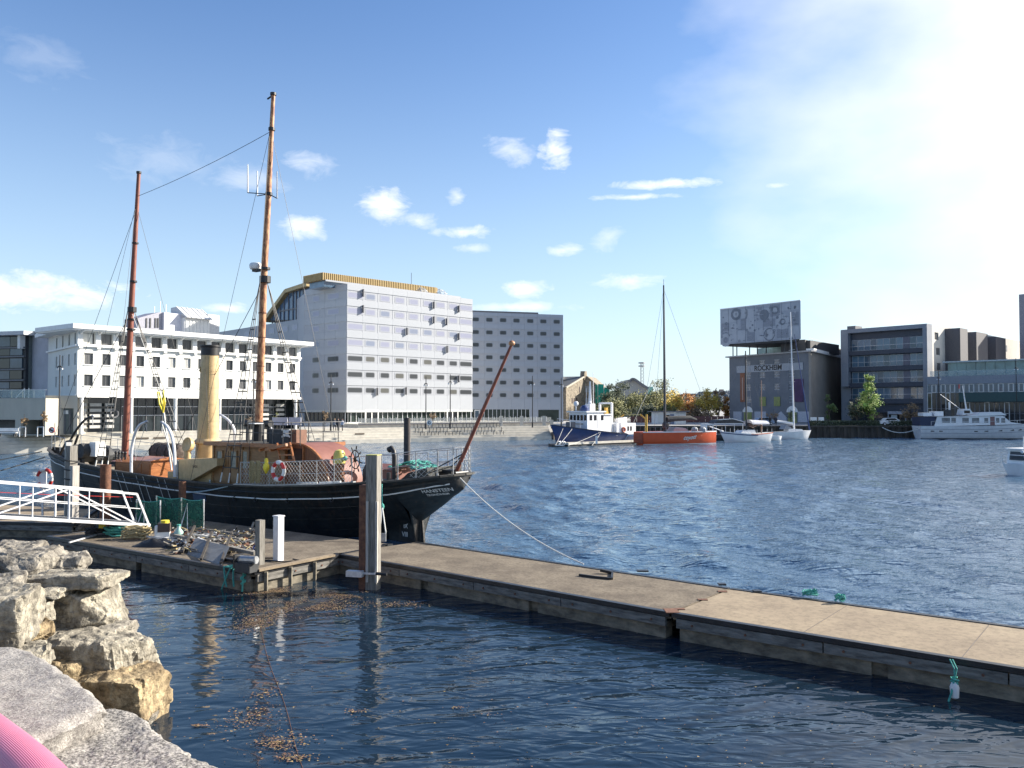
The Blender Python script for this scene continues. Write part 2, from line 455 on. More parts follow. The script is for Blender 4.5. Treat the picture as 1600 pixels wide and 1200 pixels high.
    for (x0, x1, y0, y1) in ((-4000, 4000, -60, ya), (-4000, xa, ya, 60), (xb, 4000, ya, 60), (-4000, xc, 60, yb), (xd, 4000, 60, yb), (-4000, 4000, yb, 6000)):
        k = sum(len(v) for v in V_); V_.append(np.array([(x0, y0, 0), (x1, y0, 0), (x1, y1, 0), (x0, y1, 0)], float)); F_.append(np.array([[k, k + 1, k + 2, k + 3]]))
    VV, FF = np.concatenate(V_), np.concatenate(F_)
    me = bpy.data.meshes.new('water'); me.vertices.add(len(VV)); me.vertices.foreach_set('co', VV.ravel()); me.loops.add(FF.size); me.loops.foreach_set('vertex_index', FF.ravel().astype('i'))
    me.polygons.add(len(FF)); me.polygons.foreach_set('loop_start', np.arange(0, FF.size, 4).astype('i')); me.polygons.foreach_set('loop_total', np.full(len(FF), 4, 'i')); me.update(calc_edges=True)
    me.polygons.foreach_set('use_smooth', [True] * len(me.polygons))
    tag(part('water', me, m), kind='structure')
build_water()

Q = [V((-160, 40, 0)), V((-79, 90, 0)), G(0, 709), G(642, 691), G(862, 687), G(905, 684), G(1265, 684), G(1430, 684.3), G(1760, 687), V((400, 150, 0))]
def build_land():
    mb = MB()
    set_ = [p.copy() for p in Q]
    # promenade lies 2.4 m behind the foot of the steps along the first stretches
    def off(i, d):
        a, b_ = Q[i], Q[i + 1]; u = (b_ - a).normalized(); return V((-u.y, u.x, 0)) * d
    for i in (1, 2, 3): set_[i] = Q[i] + off(i, 2.3)
    set_[4] = Q[4] + V((-.6, 2.3, 0))
    top = [V((p.x, p.y, LAND)) for p in set_] + [V((3000, 150, LAND)), V((3000, 5000, LAND)), V((-3000, 5000, LAND)), V((-3000, 40, LAND))]
    mb.prism(top, (0, 0, -4), (0, 0, 0))
    tag(part('quay_ground', mb, M_pave), kind='structure')
    # stepped concrete edge
    st = MB(); nst = 5
    for i in (1, 2, 3):
        a, b_ = Q[i], Q[i + 1]
        oa = set_[i] - Q[i]; ob = set_[i + 1] - Q[i + 1]
        for k in range(nst):
            f0, f1 = k / nst, (k + 1) / nst
            z1 = .25 + (LAND + .02 - .25) * (k + 1) / nst - .0
            z0 = -1.5
            st.prism([V((*(a + oa * f0)[:2], 0)), V((*(b_ + ob * f0)[:2], 0)), V((*(b_ + ob * (f1 + .01))[:2], 0)), V((*(a + oa * (f1 + .01))[:2], 0))], (0, 0, z0), (0, 0, z1 - .015 * (k == 4)))
    tag(part('quay_steps', st, M_conc), kind='structure')
    cp = MB()
    for i in (1, 2, 3):
        cp.beam(set_[i] + V((0, .2, LAND + .1)), set_[i + 1] + V((0, .2, LAND + .1)), .5, .16)
    tag(part('quay_kerb', cp, M_conc), kind='structure')
    # sheet piled wall on the right: corrugated
    sh = MB()
    for i in (4, 5, 6, 7):
        a, b_ = Q[i], Q[i + 1]; L = (b_ - a).length; u = (b_ - a) / L; w = V((u.y, -u.x, 0)); k = 0; t = 0
        pts = []
        while t < min(L, 90):
            o_ = .12 if k % 2 else .38
            pts += [a + u * t + w * o_, a + u * min(t + .45, L) + w * o_]; t += .62; k += 1
        for p, q in zip(pts, pts[1:]): sh.poly([(p.x, p.y, -1), (q.x, q.y, -1), (q.x, q.y, LAND - .25), (p.x, p.y, LAND - .25)])
        sh.beam(a + w * .2 + V((0, 0, LAND - .1)), a + u * min(L, 90) + w * .2 + V((0, 0, LAND - .1)), .7, .3)
    tag(part('quay_wall', sh, M_sheet), kind='structure')
build_land()

def build_back():
    mb = MB().poly([(-3000, -3000, 1.2), (3000, -3000, 1.2), (3000, -60, 1.2), (-3000, -60, 1.2)])  # unseen plane behind the camera, added for the window reflections
    tag(part('unseen_town_ground', mb, mat('unseen_town_ground', (.10, .10, .095), (.06, .06, .06), rough=1, scale=.05)), kind='structure')
build_back()
def build_hills():
    mb = MB(); n = 70
    prof = []
    for i in range(n + 1):
        X = -500 + 2600 * i / n
        base = 40 * (1 / (1 + math.exp(-(X - 330) / 60))) + 5
        h = base + 4 * noise.noise(V((X * .006, 3, 0))) + 4 * noise.noise(V((X * .03, 1, 0)))
        prof.append((X, h * (.25 if X < 120 else 1)))
    rows = 10
    for j in range(rows + 1):
        for (X, h) in prof:
            f = j / rows
            mb.v.append(V((X * (1 + .1 * f), 1350 + 700 * f, 1 + h * math.sin(f * math.pi / 2) ** .8 + 4 * noise.noise(V((X * .02, f * 6, 5))) * f)))
    for j in range(rows):
        for i in range(n):
            a = j * (n + 1) + i; mb.f.append((a, a + 1, a + n + 2, a + n + 1))
    m = mat('wooded_hill', (.20, .225, .25), (.13, .155, .18), rough=1, scale=.03, detail=9, lo=.4, hi=.6)  # pale blue-grey: distance haze put into the hill colour
    tag(part('distant_hill', mb, m, smooth=True), kind='structure')
    r = random.Random(3)
    tb = MB()
    for i in range(1500):
        X = r.uniform(260, 640); f = r.uniform(.1, 1)
        k = min(range(n + 1), key=lambda q: abs(prof[q][0] - X)); h = prof[k][1]
        z = 1 + h * math.sin(f * math.pi / 2) ** .8
        s = r.uniform(2, 4.5); tb.ball((X * (1 + .1 * f), 1350 + 700 * f, z + 1), s, 6, r.uniform(.7, 1.2))
    tm = mat('hill_trees', (.18, .20, .215), (.12, .14, .155), rough=1, scale=.05, isl=.3)  # tree colour carries the same painted haze
    tag(part('hill_woods', tb, tm), kind='stuff')
    wm = mat('far_white', (.6, .6, .58)); rm = mat('far_roof', (.10, .08, .08))
    for i in range(7):
        X = r.uniform(330, 560); f = r.uniform(.3, .97)
        k = min(range(n + 1), key=lambda q: abs(prof[q][0] - X)); z = 1 + prof[k][1] * math.sin(f * math.pi / 2) ** .8
        x, y = X * (1 + .1 * f), 1350 + 700 * f - 6
        t = thing('hillside_house', 'tiny pale house on the wooded hill behind the autumn trees', 'house', (x, y, z), 0, 'houses on the distant hill')
        lpart('wall', MB().box(-5, 5, -4, 4, -3, 5), wm, t)
        lpart('roof', MB().prism([(-5.4, 0, 5), (5.4, 0, 5), (5.4, 4, 8), (-5.4, 4, 8)], (0, -4, 0), (0, -3.8, 0)).prism([(-5.4, -4.5, 5), (-5.4, 4.5, 5), (-5.4, 0, 8.5)], (0, 0, 0), (10.8, 0, 0)), rm, t)
build_hills()

# ---------------------------------------------------------------- shore stones in the foreground
def rockmat(name, a, b_, c=None):
    m = mat(name, a, b_, rough=.92, scale=2.2, detail=14, lo=.40, hi=.58, bump=.10, bscale=5, fine=(8, .6))
    return m
RM = [rockmat('granite_pale', (.42, .38, .30), (.20, .18, .145)), rockmat('granite_ochre', (.44, .34, .20), (.22, .16, .09)), rockmat('granite_grey', (.33, .30, .25), (.15, .135, .115))]
def rock_mesh(c, s, seed, rz=0., cuts=12, N=16, k=11, rough=1., tilt=(0, 0)):
    r = random.Random(seed); mb = MB(); c = V(c)
    Rm = Matrix.Rotation(rz, 4, 'Z') @ Matrix.Rotation(tilt[0], 4, 'X') @ Matrix.Rotation(tilt[1], 4, 'Y')
    planes = []
    for i in range(cuts):
        d = V((r.gauss(0, 1), r.gauss(0, 1), r.gauss(0, .8))).normalized()
        sup = sum(abs(d[q]) * 1. for q in range(3)) ; planes.append((d, sup * r.uniform(.62, .86)))
    idx = {}
    def vert(p):
        key = (round(p.x, 4), round(p.y, 4), round(p.z, 4))
        if key in idx: return idx[key]
        q = p / (abs(p.x) ** k + abs(p.y) ** k + abs(p.z) ** k) ** (1 / k)
        for d, t in planes:
            e = q.dot(d) - t
            if e > 0: q = q - d * e * .97
        w = V((q.x * s[0], q.y * s[1], q.z * s[2])); m_ = min(s)
        o_ = V((seed * 3.1, seed * 1.7, 0)); cell = noise.cell(w * 3.3 + o_ + noise.noise_vector(w * 2 + o_) * .5)
        f = noise.fractal(w * 1.4 + o_, .8, 2.1, 5) * .05 * m_ * rough + noise.fractal(w * 6 + o_, .9, 2.2, 4) * .07 * min(m_, .4) * rough
        rd = noise.ridged_multi_fractal(w * 2.5 + o_, .9, 2.0, 4, 1.0, 2.0) * .03 * rough
        nrm = V((q.x / s[0], q.y / s[1], q.z / s[2])).normalized()
        w = w + nrm * (f - rd + .028 * rough * cell)
        mb.v.append(c + Rm @ w); idx[key] = len(mb.v) - 1
        return idx[key]
    for ax in range(3):
        for sg in (-1, 1):
            for i in range(N):
                for j in range(N):
                    q = []
                    for (a, b_) in ((i, j), (i + 1, j), (i + 1, j + 1), (i, j + 1)):
                        u, w = -1 + 2 * a / N, -1 + 2 * b_ / N
                        p = [0, 0, 0]; p[ax] = sg; p[(ax + 1) % 3] = u; p[(ax + 2) % 3] = w; q.append(vert(V(p)))
                    mb.f.append(tuple(q) if sg > 0 else tuple(q[::-1]))
    return mb
# (photo x, y of centre, distance, width px, height px, depth m, turn, material, label, tilt)
ROCKS = [
 (14, 866, 19.5, 92, 36, 1.6, .2, 2, 'low brown stained boulder, farthest of the shore stones on the left'),
 (46, 884, 17.2, 88, 50, 1.5, -.2, 2, 'rounded grey boulder with a pale sunlit top behind the flat slab'),
 (110, 882, 17.8, 56, 36, 1.1, .3, 2, 'small grey boulder behind the right end of the flat slab'),
 (114, 905, 16.0, 138, 27, 1.7, .12, 0, 'long flat pale slab lying on top of the shore boulders'),
 (130, 955, 16.0, 116, 76, 1.4, -.1, 0, 'big squarish boulder directly under the flat slab'),
 (6, 916, 15.0, 62, 42, 1.3, .4, 2, 'grey boulder at the left picture edge beside the flat slab'),
 (12, 966, 13.4, 92, 92, 1.5, .2, 0, 'tall pale boulder at the left picture edge above the near paving slab'),
 (64, 953, 15.1, 38, 32, .7, .5, 0, 'fist-shaped small stone wedged left of the squarish boulder'),
 (46, 988, 14.2, 52, 38, .8, -.3, 1, 'small tan stone wedged below the tall left boulder'),
 (147, 1027, 15.0, 172, 82, 1.5, .06, 0, 'largest cream coloured boulder jutting out over the water'),
 (152, 985, 15.9, 104, 32, 1.2, -.1, 2, 'thin grey stone between the two biggest boulders'),
 (190, 1083, 14.6, 116, 104, 1.3, -.15, 1, 'ochre boulder standing in the water under the largest boulder'),
 (50, 1024, 13.2, 56, 36, .8, .3, 0, 'small cream stone just behind the near paving slab'),
 (96, 1058, 14.6, 80, 60, 1.0, .1, 1, 'shaded boulder tucked under the left end of the largest boulder'),
 (84, 925, 15.5, 44, 18, .8, .1, 0, 'thin chip of stone under the left end of the flat slab'),
 (226, 1118, 14.75, 40, 22, .7, .2, 2, 'small dark wet stone at the waterline by the ochre boulder'),
]
for i, (px, py, Y, w, h, dp, rz, mi, lab) in enumerate(ROCKS):
    c = P(px, py, Y + dp * .35); s = (w * Y / FPX / 2 * 1.04, dp / 2, h * Y / FPX / 2 * 1.05)
    mb = rock_mesh(c, s, i + 11, rz, N=22 if w < 60 else 34, cuts=13 if i != 3 else 5, tilt=((-.10, .0) if i == 3 else (0, 0)))
    single('shore_boulder', mb, RM[mi], lab, 'boulder', 'boulders of the shore revetment', smooth=17, loc=c)
# hidden lower courses that carry the visible stones
hid = [(-11.6, 19.2, .5, 1.6, 1.2, .9), (-11.2, 17.2, .8, 1.5, 1.3, 1.0), (-9.3, 16.6, .1, 1.0, .8, .7), (-9.4, 15.2, .5, .9, .9, 1.0), (-9.9, 13.4, .9, 1.4, 1.2, 1.2),
       (-8.3, 12.8, .2, .9, .9, .8), (-8.2, 10.6, 1.2, 1.3, 1.2, 1.2), (-6.6, 10.2, .2, 1.0, 1.1, .8), (-6.6, 8.4, 1.0, 1.4, 1.2, 1.2), (-5.0, 8.2, .2, 1.0, 1.0, .8), (-4.7, 6.4, 1.2, 1.5, 1.2, 1.3), (-3.0, 5.6, .4, 1.2, 1.1, .9),
       (-12.6, 20.5, .8, 2.0, 1.5, 1.0), (-12.5, 15.5, 1.1, 1.8, 1.6, 1.2), (-1.2, 4.4, .9, 1.3, 1.0, 1.0), (.6, 3.0, .8, 1.3, 1.2, 1.1)][::1]
for i, (x, y, z, a, b_, c_) in enumerate(hid):
    single('shore_boulder', rock_mesh((x, y, z), (a, b_, c_), i + 71, i * .7, N=9), RM[(i * 2) % 3], 'lower course boulder of the shore revetment, mostly hidden behind the visible stones', 'boulder', 'hidden lower boulders of the shore revetment', smooth=True, loc=(x, y, z))
nb = MB()
nb.prism([V((-60, -25, 0)), V((6, -25, 0)), V((3.5, 1, 0)), V((.2, 2.6, 0)), V((-3.6, 5.0, 0)), V((-6.5, 6.5, 0)), V((-10.5, 11.5, 0)), V((-12, 16, 0)), V((-60, 22, 0))], (0, 0, -3), (0, 0, 2.0))
nb.prism([V((-60, -25, 0)), V((5.6, -25, 0)), V((2.6, .2, 0)), V((-.6, 1.9, 0)), V((-4.0, 4.2, 0)), V((-7.5, 5.4, 0)), V((-14, 8, 0)), V((-60, 12, 0))], (0, 0, 2.0), (0, 0, 3.55))
tag(part('near_shore', nb, mat('shore_gravel', (.25, .235, .21), (.13, .12, .11), rough=1, scale=6, bump=.02, bscale=20)), kind='structure')

def slab_mesh(poly, z, th, seed, jag=.05, rings=34, per=200, amp=.012):
    """broken stone slab: rough top, crumbled pale edge, rough sides"""
    pts = [V((p.x, p.y, 0)) for p in poly]; c = sum(pts, V()) / len(pts)
    seg = [(pts[i], pts[(i + 1) % len(pts)]) for i in range(len(pts))]; L = sum((b_ - a).length for a, b_ in seg)
    out = []
    for k in range(per):
        t = L * k / per
        for a, b_ in seg:
            l_ = (b_ - a).length
            if t <= l_: q = a.lerp(b_, t / l_); break
            t -= l_
        d = (q - c).normalized()
        q = q + d * jag * (noise.noise(q * 3 + V((seed, 0, 0))) * 1.2 + noise.noise(q * 11 + V((seed, 0, 0))) * .7 + noise.noise(q * 30) * .3)
        out.append(q)
    mb = MB()
    for r_ in range(rings + 1):
        s = (r_ / rings) ** .8
        for q in out:
            w = c.lerp(q, s); e = (q - c).length * (1 - s)
            h = amp * (noise.fractal(V((w.x * 5, w.y * 5, seed)), .8, 2.1, 5)) * 2 + amp * .5 * noise.noise(V((w.x * 40, w.y * 40, seed)))
            if e < .07: h -= (1 - e / .07) ** 2 * .035 * (1 + noise.noise(w * 14))
            mb.v.append(V((w.x, w.y, z + h)))
    for r_ in range(1, 8):
        f = r_ / 7
        for q in out:
            d = (q - c).normalized()
            w = q + d * (.03 * noise.noise(V((q.x * 8, q.y * 8, f * 5 + seed))) + .02 * noise.noise(V((q.x * 25, q.y * 25, f * 12))) - .10 * f)
            mb.v.append(V((w.x, w.y, z - .03 - th * f)))
    n = per
    for r_ in range(rings + 7):
        for k in range(n):
            a = r_ * n + k; b_ = r_ * n + (k + 1) % n; mb.f.append((a, a + n, b_ + n, b_))
    return mb
def granite_top(name, a, b_, c_, sc):
    m = mat(name, a, b_, rough=.9, scale=sc, detail=12, lo=.38, hi=.6, bump=.012, bscale=45, fine=(9, .35))
    return m
MS1 = granite_top('slab_granite', (.42, .395, .36), (.22, .20, .185), None, 80)
MS2 = granite_top('slab_granite_rough', (.46, .43, .39), (.09, .085, .08), None, 60)
S1 = [G(x, y, 4.0) for x, y in ((-300, 985), (-40, 1004), (38, 1012), (92, 1036), (150, 1078), (168, 1102), (104, 1128), (46, 1156), (-60, 1180), (-420, 1230))]
S2 = [G(x, y, 3.86) for x, y in ((30, 1168), (100, 1128), (170, 1102), (215, 1112), (262, 1148), (312, 1176), (372, 1206), (450, 1290), (380, 1500), (-300, 1500), (-400, 1240))]
single('paving_slab', slab_mesh([p for p in S1][::-1], 4.0, .30, 3, jag=.03, amp=.005), MS1, 'smooth grey granite slab with a pale broken edge at the left, beside the pink hose', 'stone slab', smooth=True)
single('paving_slab', slab_mesh([p for p in S2][::-1], 3.86, .42, 8, jag=.035, amp=.009, rings=46, per=260), MS2, 'rough speckled granite slab in the bottom left corner of the view', 'stone slab', smooth=True)
# debris in the corner between the slabs
# ================================================================ PONTOONS, PILES, GANGWAY
DZ = .65
M_deckA = mat('pontoon_concrete_brown', (.215, .175, .125), (.125, .098, .07), rough=.95, scale=1.1, detail=15, lo=.38, hi=.62, bump=.010, bscale=30, fine=(12, .45))
M_deckB = mat('pontoon_concrete_tan', (.33, .26, .175), (.245, .19, .13), rough=.95, scale=.8, detail=15, lo=.36, hi=.64, bump=.006, bscale=30, fine=(7, .3))
M_float = mat('float_concrete', (.27, .235, .175), (.09, .08, .06), rough=.9, scale=2.4, detail=9, stretch=(1, 1, 2), bump=.01, bscale=8)
M_fend = mat('fender_timber', (.24, .225, .20), (.09, .085, .075), rough=.85, scale=2.5, detail=8, stretch=(1, 1, 5), bump=.006, bscale=12)
M_rub = mat('rubber_strip', (.028, .03, .034), (.015, .015, .017), rough=.4, scale=3)
def pontoon(name_label, poly, deck, edges, group='concrete pontoons', plank=2.9, curb=True):
    c = sum(poly, V()) / len(poly)
    t = thing('floating_pontoon', name_label, 'floating dock', (c.x, c.y, 0), 0, group)
    P3 = [V((p.x, p.y, 0)) for p in poly]
    # deck slab: tessellated and very slightly uneven, with an open joint
    part('deck_slab', MB().prism(P3, (0, 0, DZ - .16), (0, 0, DZ)), deck, t)
    def inset(d): return [p + (c * 1 - p).normalized() * d * 1.3 for p in [V((q.x, q.y, 0)) for q in poly]]
    cc = V((c.x, c.y, 0))
    q = [p + (cc - p).normalized() * .55 for p in P3]
    part('float_core', MB().prism(q, (0, 0, -.6), (0, 0, DZ - .165)), M_float, t)
    for (i, j) in edges:
        a, b_ = P3[i], P3[j]; L = (b_ - a).length; u = (b_ - a) / L; w = V((u.y, -u.x, 0))
        if (a + w - cc).length < (a - w - cc).length: w = -w
        # rubber edge strip and, below it, timber fender planks
        part('edge_strip', MB().beam(a + w * .02 + V((0, 0, DZ - .035)), b_ + w * .02 + V((0, 0, DZ - .035)), .15, .11), M_rub, t)
        k = 0; s = .15; mesh = None
        n = max(1, int(L / plank)); seg = (L - .2) / n
        for k in range(n):
            p0 = a + u * (.1 + seg * k + .015) + w * .0; p1 = a + u * (.1 + seg * (k + 1) - .015)
            part('fender_plank', MB().beam(p0 + V((0, 0, DZ - .22)) + w * .03, p1 + V((0, 0, DZ - .225)) + w * .03, .11, .22), M_fend, t)
            bl = MB()
            for f in (.12, .5, .88):
                p = p0.lerp(p1, f) + w * .086 + V((0, 0, DZ - .22)); bl.tube([p, p + w * .025], .028, 8)
            part('bolts', bl, M_rust, t)
        m = max(1, int(L / 4.2)); seg = L / m
        for k in range(m):
            p0 = a + u * (seg * k + .16) - w * .19; p1 = a + u * (seg * (k + 1) - .16) - w * .19
            part('float_block', MB().beam(p0 + V((0, 0, -.1)), p1 + V((0, 0, -.1)), .34, .96), M_float, t)
    return t
JN, JF = V((3.87, 20.17, 0)), V((5.95, 22.79, 0))
uA = V((-.773, .635, 0)); uB = V((.804, -.595, 0))
A_n0 = JN + uA * 12.75; A_f0 = JF + uA * 12.3
walkA = pontoon('brown concrete pontoon walkway with a bent black bar lying on it, left of the joint', [A_n0, JN + uA * .03, JF + uA * .03, A_f0], M_deckA, [(0, 1), (2, 3)])
B_n1, B_f1 = JN + uB * 14, JF + uB * 14
walkB = pontoon('tan concrete pontoon walkway running out of the picture on the right', [JN + uB * .03, B_n1, B_f1, JF + uB * .03], M_deckB, [(0, 1), (2, 3)])
C0 = V((-7.83, 25.18, 0)); uP = V((-.826, .564, 0)); wP = V((.564, .826, 0))
platform = pontoon('wide cluttered concrete pontoon alongside the old steamship', [C0 + uP * 12.1, C0, C0 + wP * 6.1, C0 + wP * 6.1 + uP * 12.1], M_deckA, [(0, 1), (1, 2), (3, 0)])
# light kerb strip on the short sunlit side and link plates
part('kerb_strip', MB().beam(C0 + wP * .1 + V((.06, -.03, DZ + .03)), C0 + wP * 3.2 + V((.06, -.03, DZ + .03)), .2, .07), M_deckB, platform)
for f in (.35, 1.3, 2.3):
    p = C0 + wP * f + V((.14, -.09, .25)); part('rib', MB().box(p.x - .05, p.x + .05, p.y - .05, p.y + .05, -.2, .6), M_float, platform)
pontoon('older grey pontoon behind the white gangway', [G(-140, 812, DZ), G(118, 818, DZ), G(150, 796, DZ), G(-140, 782, DZ)], M_deckB, [(0, 1), (1, 2)])
# joint plates and chains
part('joint_plate', MB().box(JN.x - .16, JN.x + .16, JN.y - .12, JN.y + .3, DZ + .002, DZ + .03), M_rust, walkB)
jt = MB()
for f in (.12, .5, .86):
    p = JN.lerp(JF, f); jt.box(p.x - .12, p.x + .12, p.y - .07, p.y + .07, DZ + .002, DZ + .02)
part('joint_bolts', jt, M_rust, walkA)

for (px, py, w_) in ((1004, 893, .34), (1128, 914, .2), (1183, 925, .2), (602, 852, .22)):
    q_ = G(px, py, DZ); wk = walkA if px < 1130 else walkB
    part('edge_plate', MB().box(q_.x - w_ / 2, q_.x + w_ / 2, q_.y - .10, q_.y + .10, DZ + .003, DZ + .045), M_rub, wk)
for k_ in (3.1, 6.2, 9.3):
    a_, b2 = JN + uB * k_, JF + uB * k_; part('cast_joint', MB().beam(a_ + V((0, 0, DZ + .002)), b2 + V((0, 0, DZ + .002)), .018, .006), mat('joint_dark', (.16, .13, .10)), walkB)
for k_ in (3.1, 6.3, 9.5):
    a_, b2 = JN + uA * k_, JF + uA * k_; part('cast_joint', MB().beam(a_ + V((0, 0, DZ + .002)), b2 + V((0, 0, DZ + .002)), .016, .006), MATS['joint_dark'], walkA)
# --- timber and steel piles
def pile_thing(name, label, cat='mooring pile', loc=(0, 0, 0), rz=0, group=None): return thing(name, label, cat, loc, rz, group)
pl = thing('mooring_pile', 'tall square grey timber pile with a rusty steel beam, in front of the ship', 'mooring pile', (-4.30, 25.75, 0), R(-14))
lpart('timber_post', MB().box(-.17, .19, -.17, .17, -2, 4.12), M_greywood, pl)
lpart('post_cap', MB().box(-.18, .20, -.18, .18, 4.12, 4.15), mat('mossy_cap', (.45, .42, .16), (.3, .3, .12), rough=.9), pl)
lpart('steel_post', MB().box(-.40, -.19, -.10, .16, -2, 3.2).box(-.41, -.18, -.14, -.10, -2, 3.2), M_rust, pl)
for x in (-.10, .205): lpart('wear_strip', MB().box(x - .035, x + .035, -.24, -.175, .25, 2.72), mat('pale_timber', (.5, .47, .42), (.34, .31, .28), rough=.8, scale=3, stretch=(9, 9, .7)), pl)
lpart('bracket', MB().box(-.72, -.2, -.40, -.20, .42, .60).box(-.25, .55, -.3, -.27, .5, .56), M_alu, pl)
lpart('bracket_roller', MB().tube([(.25, -.33, .55), (.6, -.33, .55)], .05, 8), M_black, pl)
def wpile(px, py, Y, top, w, lab, m=M_greywood, rnd=False, rope=False):
    p = P(px, py, Y); t = thing('mooring_pile', lab, 'mooring pile', (p.x, p.y, 0), R(-30))
    if rnd: lpart('post', MB().lathe((0, 0, 0), [(w / 2, -2), (w / 2, top), (w / 2 * .8, top), (w / 2 * .8, top - .02)], 16), m, t, smooth=True)
    else:
        lpart('post', MB().box(-w / 2, w / 2, -w / 2, w / 2, -2, top), m, t)
    return t
t = wpile(112, 700, 36.0, 3.95, .34, 'double weathered timber pile beside the ship bow behind the gangway')
lpart('wear_board', MB().box(.18, .42, -.2, .1, .5, 3.1), mat('pale_timber', (.5, .47, .42)), t)
lpart('steel_channel', MB().box(-.3, -.2, -.12, .12, -1, 4.1), M_steel, t)
rb = MB()
for z in (3.3, 2.9, 2.5, 1.9): rb.torus((0.02, 0, z), .3, .025, (0.05, 0.1, 1), n=14, m=5)
lpart('rope_rings', rb, M_rope_dark, t)
wpile(165, 740, 37.2, 3.05, .46, 'round rusty steel pile with an orange brown top beside the forward deck', M_rust, True)
wpile(285, 760, 35.8, 2.42, .30, 'short rusty pipe pile against the ship side below the yellow casing', M_rust, True)
wpile(636, 690, 62, 5.6 - 16 / FPX * 62, .5, 'dark round steel pile standing alone in the harbour beyond the ship stern', mat('dark_steel_pile', (.06, .045, .04), (.03, .025, .025), rough=.7), True)

# --- gangway
gA = V((-14.75, 33.0, 1.0)); gB = V((-24.6, 21.5, 3.45))
M_gw = mat('gangway_white', (.82, .82, .82), (.66, .66, .66), rough=.4, scale=5, bump=.001)
def gangway():
    u = (gB - gA).normalized(); L = (gB - gA).length; w = V((0, 0, 1)).cross(u).normalized()
    t = thing('gangway', 'white metal truss gangway leading down from the left to the cluttered pontoon', 'gangway', gA)
    up = V((0, 0, 1))
    part('walkway', MB().beam(gA + up * .02, gB + up * .02, 1.15, .07), M_dark, t)
    for s in (-1, 1):
        o_ = w * .62 * s
        part('bottom_chord', MB().beam(gA + o_ - u * .1, gB + o_, .08, .11), M_gw, t)
        part('top_rail', MB().beam(gA + o_ + up * 1.18 + u * .45, gB + o_ + up * 1.18, .08, .08), M_gw, t)
        part('end_post', MB().beam(gA + o_ + u * -.05, gA + o_ + up * 1.18 + u * .45, .07, .07), M_gw, t)
        n = 6; st = (L - .5) / n
        for k in range(n + 1):
            p = gA + o_ + u * (.5 + st * k)
            if k: part('upright', MB().beam(p, p + up * 1.18, .055, .055), M_gw, t)
            if k < n:
                q = p + u * st
                a, b_ = (p + up * 1.15, q + up * .05) if k % 2 else (p + up * .05, q + up * 1.15)
                part('brace', MB().beam(a, b_, .05, .05), M_gw, t)
                part('brace', MB().beam(p.lerp(q, .5), p.lerp(q, .5) + up * 1.15, .035, .035), M_gw, t)
        part('mid_rail', MB().beam(gA + o_ + up * .62 + u * .3, gB + o_ + up * .62, .03, .03), M_gw, t)
    part('red_line', MB().tube([gB.lerp(gA, f) + w * -.66 + up * (1.0 - .25 * math.sin(f * math.pi)) for f in [i / 12 for i in range(13)]], .012, 4), M_red, t)
    part('wheel_axle', MB().tube([gA + w * .6 + up * -.2, gA - w * .6 + up * -.2], .09, 10), M_black, t)
    part('reflector', MB().box(gA.x - 1.2, gA.x - .95, gA.y - .9, gA.y - .86, .95, 1.15), M_yellow, t)
gangway()
# abutment the gangway starts from
part_t = MB().box(-28, -24.3, 17, 23.5, -2, 3.4)
single('landing_block', part_t, M_conc, 'concrete landing at the upper end of the gangway, left of the picture', 'landing')

# --- life ring stand behind the gangway
def ring(t, c, r=.36, ax=(0, 1, 0), lab=None):
    for k in range(8):
        a = k * math.pi / 4 + .2
        part('band' if k % 2 else 'ring_section', MB().torus(c, r, .075, ax, a, a + math.pi / 4 + .005, 6, 8), M_red if k % 2 else M_white, t, smooth=True)
p = P(71, 790, 36.5)
t = thing('lifebuoy_stand', 'red and white lifebuoy on a post behind the gangway', 'lifebuoy', (p.x, p.y, .65))
part('post', MB().beam((p.x - .12, p.y, .65), (p.x - .12, p.y, 2.2), .07), M_alu, t)
ring(t, V((p.x, p.y - .1, 2.5)), .40, (.35, 1, 0))
part('backboard', MB().box(p.x - .3, p.x + .02, p.y, p.y + .04, 2.15, 2.95), M_white, t)

# --- posts on the platform
M_pole_w = mat('post_white', (.68, .68, .70), (.56, .56, .58), rough=.35)
p = G(435, 876, DZ); t = thing('service_pedestal', 'white square service post with sockets on the pontoon edge', 'service post', p, R(-35))
lpart('post', MB().box(-.12, .12, -.12, .12, 0, 1.42), M_pole_w, t)
lpart('top_cap', MB().box(-.14, .14, -.14, .14, 1.42, 1.46), M_pole_w, t)
for z in (1.2, 1.0): lpart('socket', MB().box(-.17, -.12, -.09, .07, z - .07, z + .07), M_steel, t)
lpart('cable', MB().tube([(-.1, .1, .05), (-.4, .0, .04), (-.7, -.25, .04), (-.3, -.35, .04), (.5, -.2, .04), (.8, .25, .04), (.35, .3, .04)], .025, 6), M_black, t)
p = G(406, 882, DZ); t = thing('timber_post', 'grey timber post with a tap on the pontoon, left of the white service post', 'post', p, R(-35))
lpart('post', MB().box(-.11, .11, -.1, .1, 0, 1.4), M_greywood, t)
lpart('tap', MB().tube([(-.1, 0, .85), (-.22, 0, .85), (-.22, 0, .7)], .03, 6), M_steel, t)
lpart('hose', MB().tube([(-.2, .1 * math.sin(k), .75 - .05 * k) for k in range(8)], .03, 6), mat('blue_plastic', (.08, .12, .35)), t)

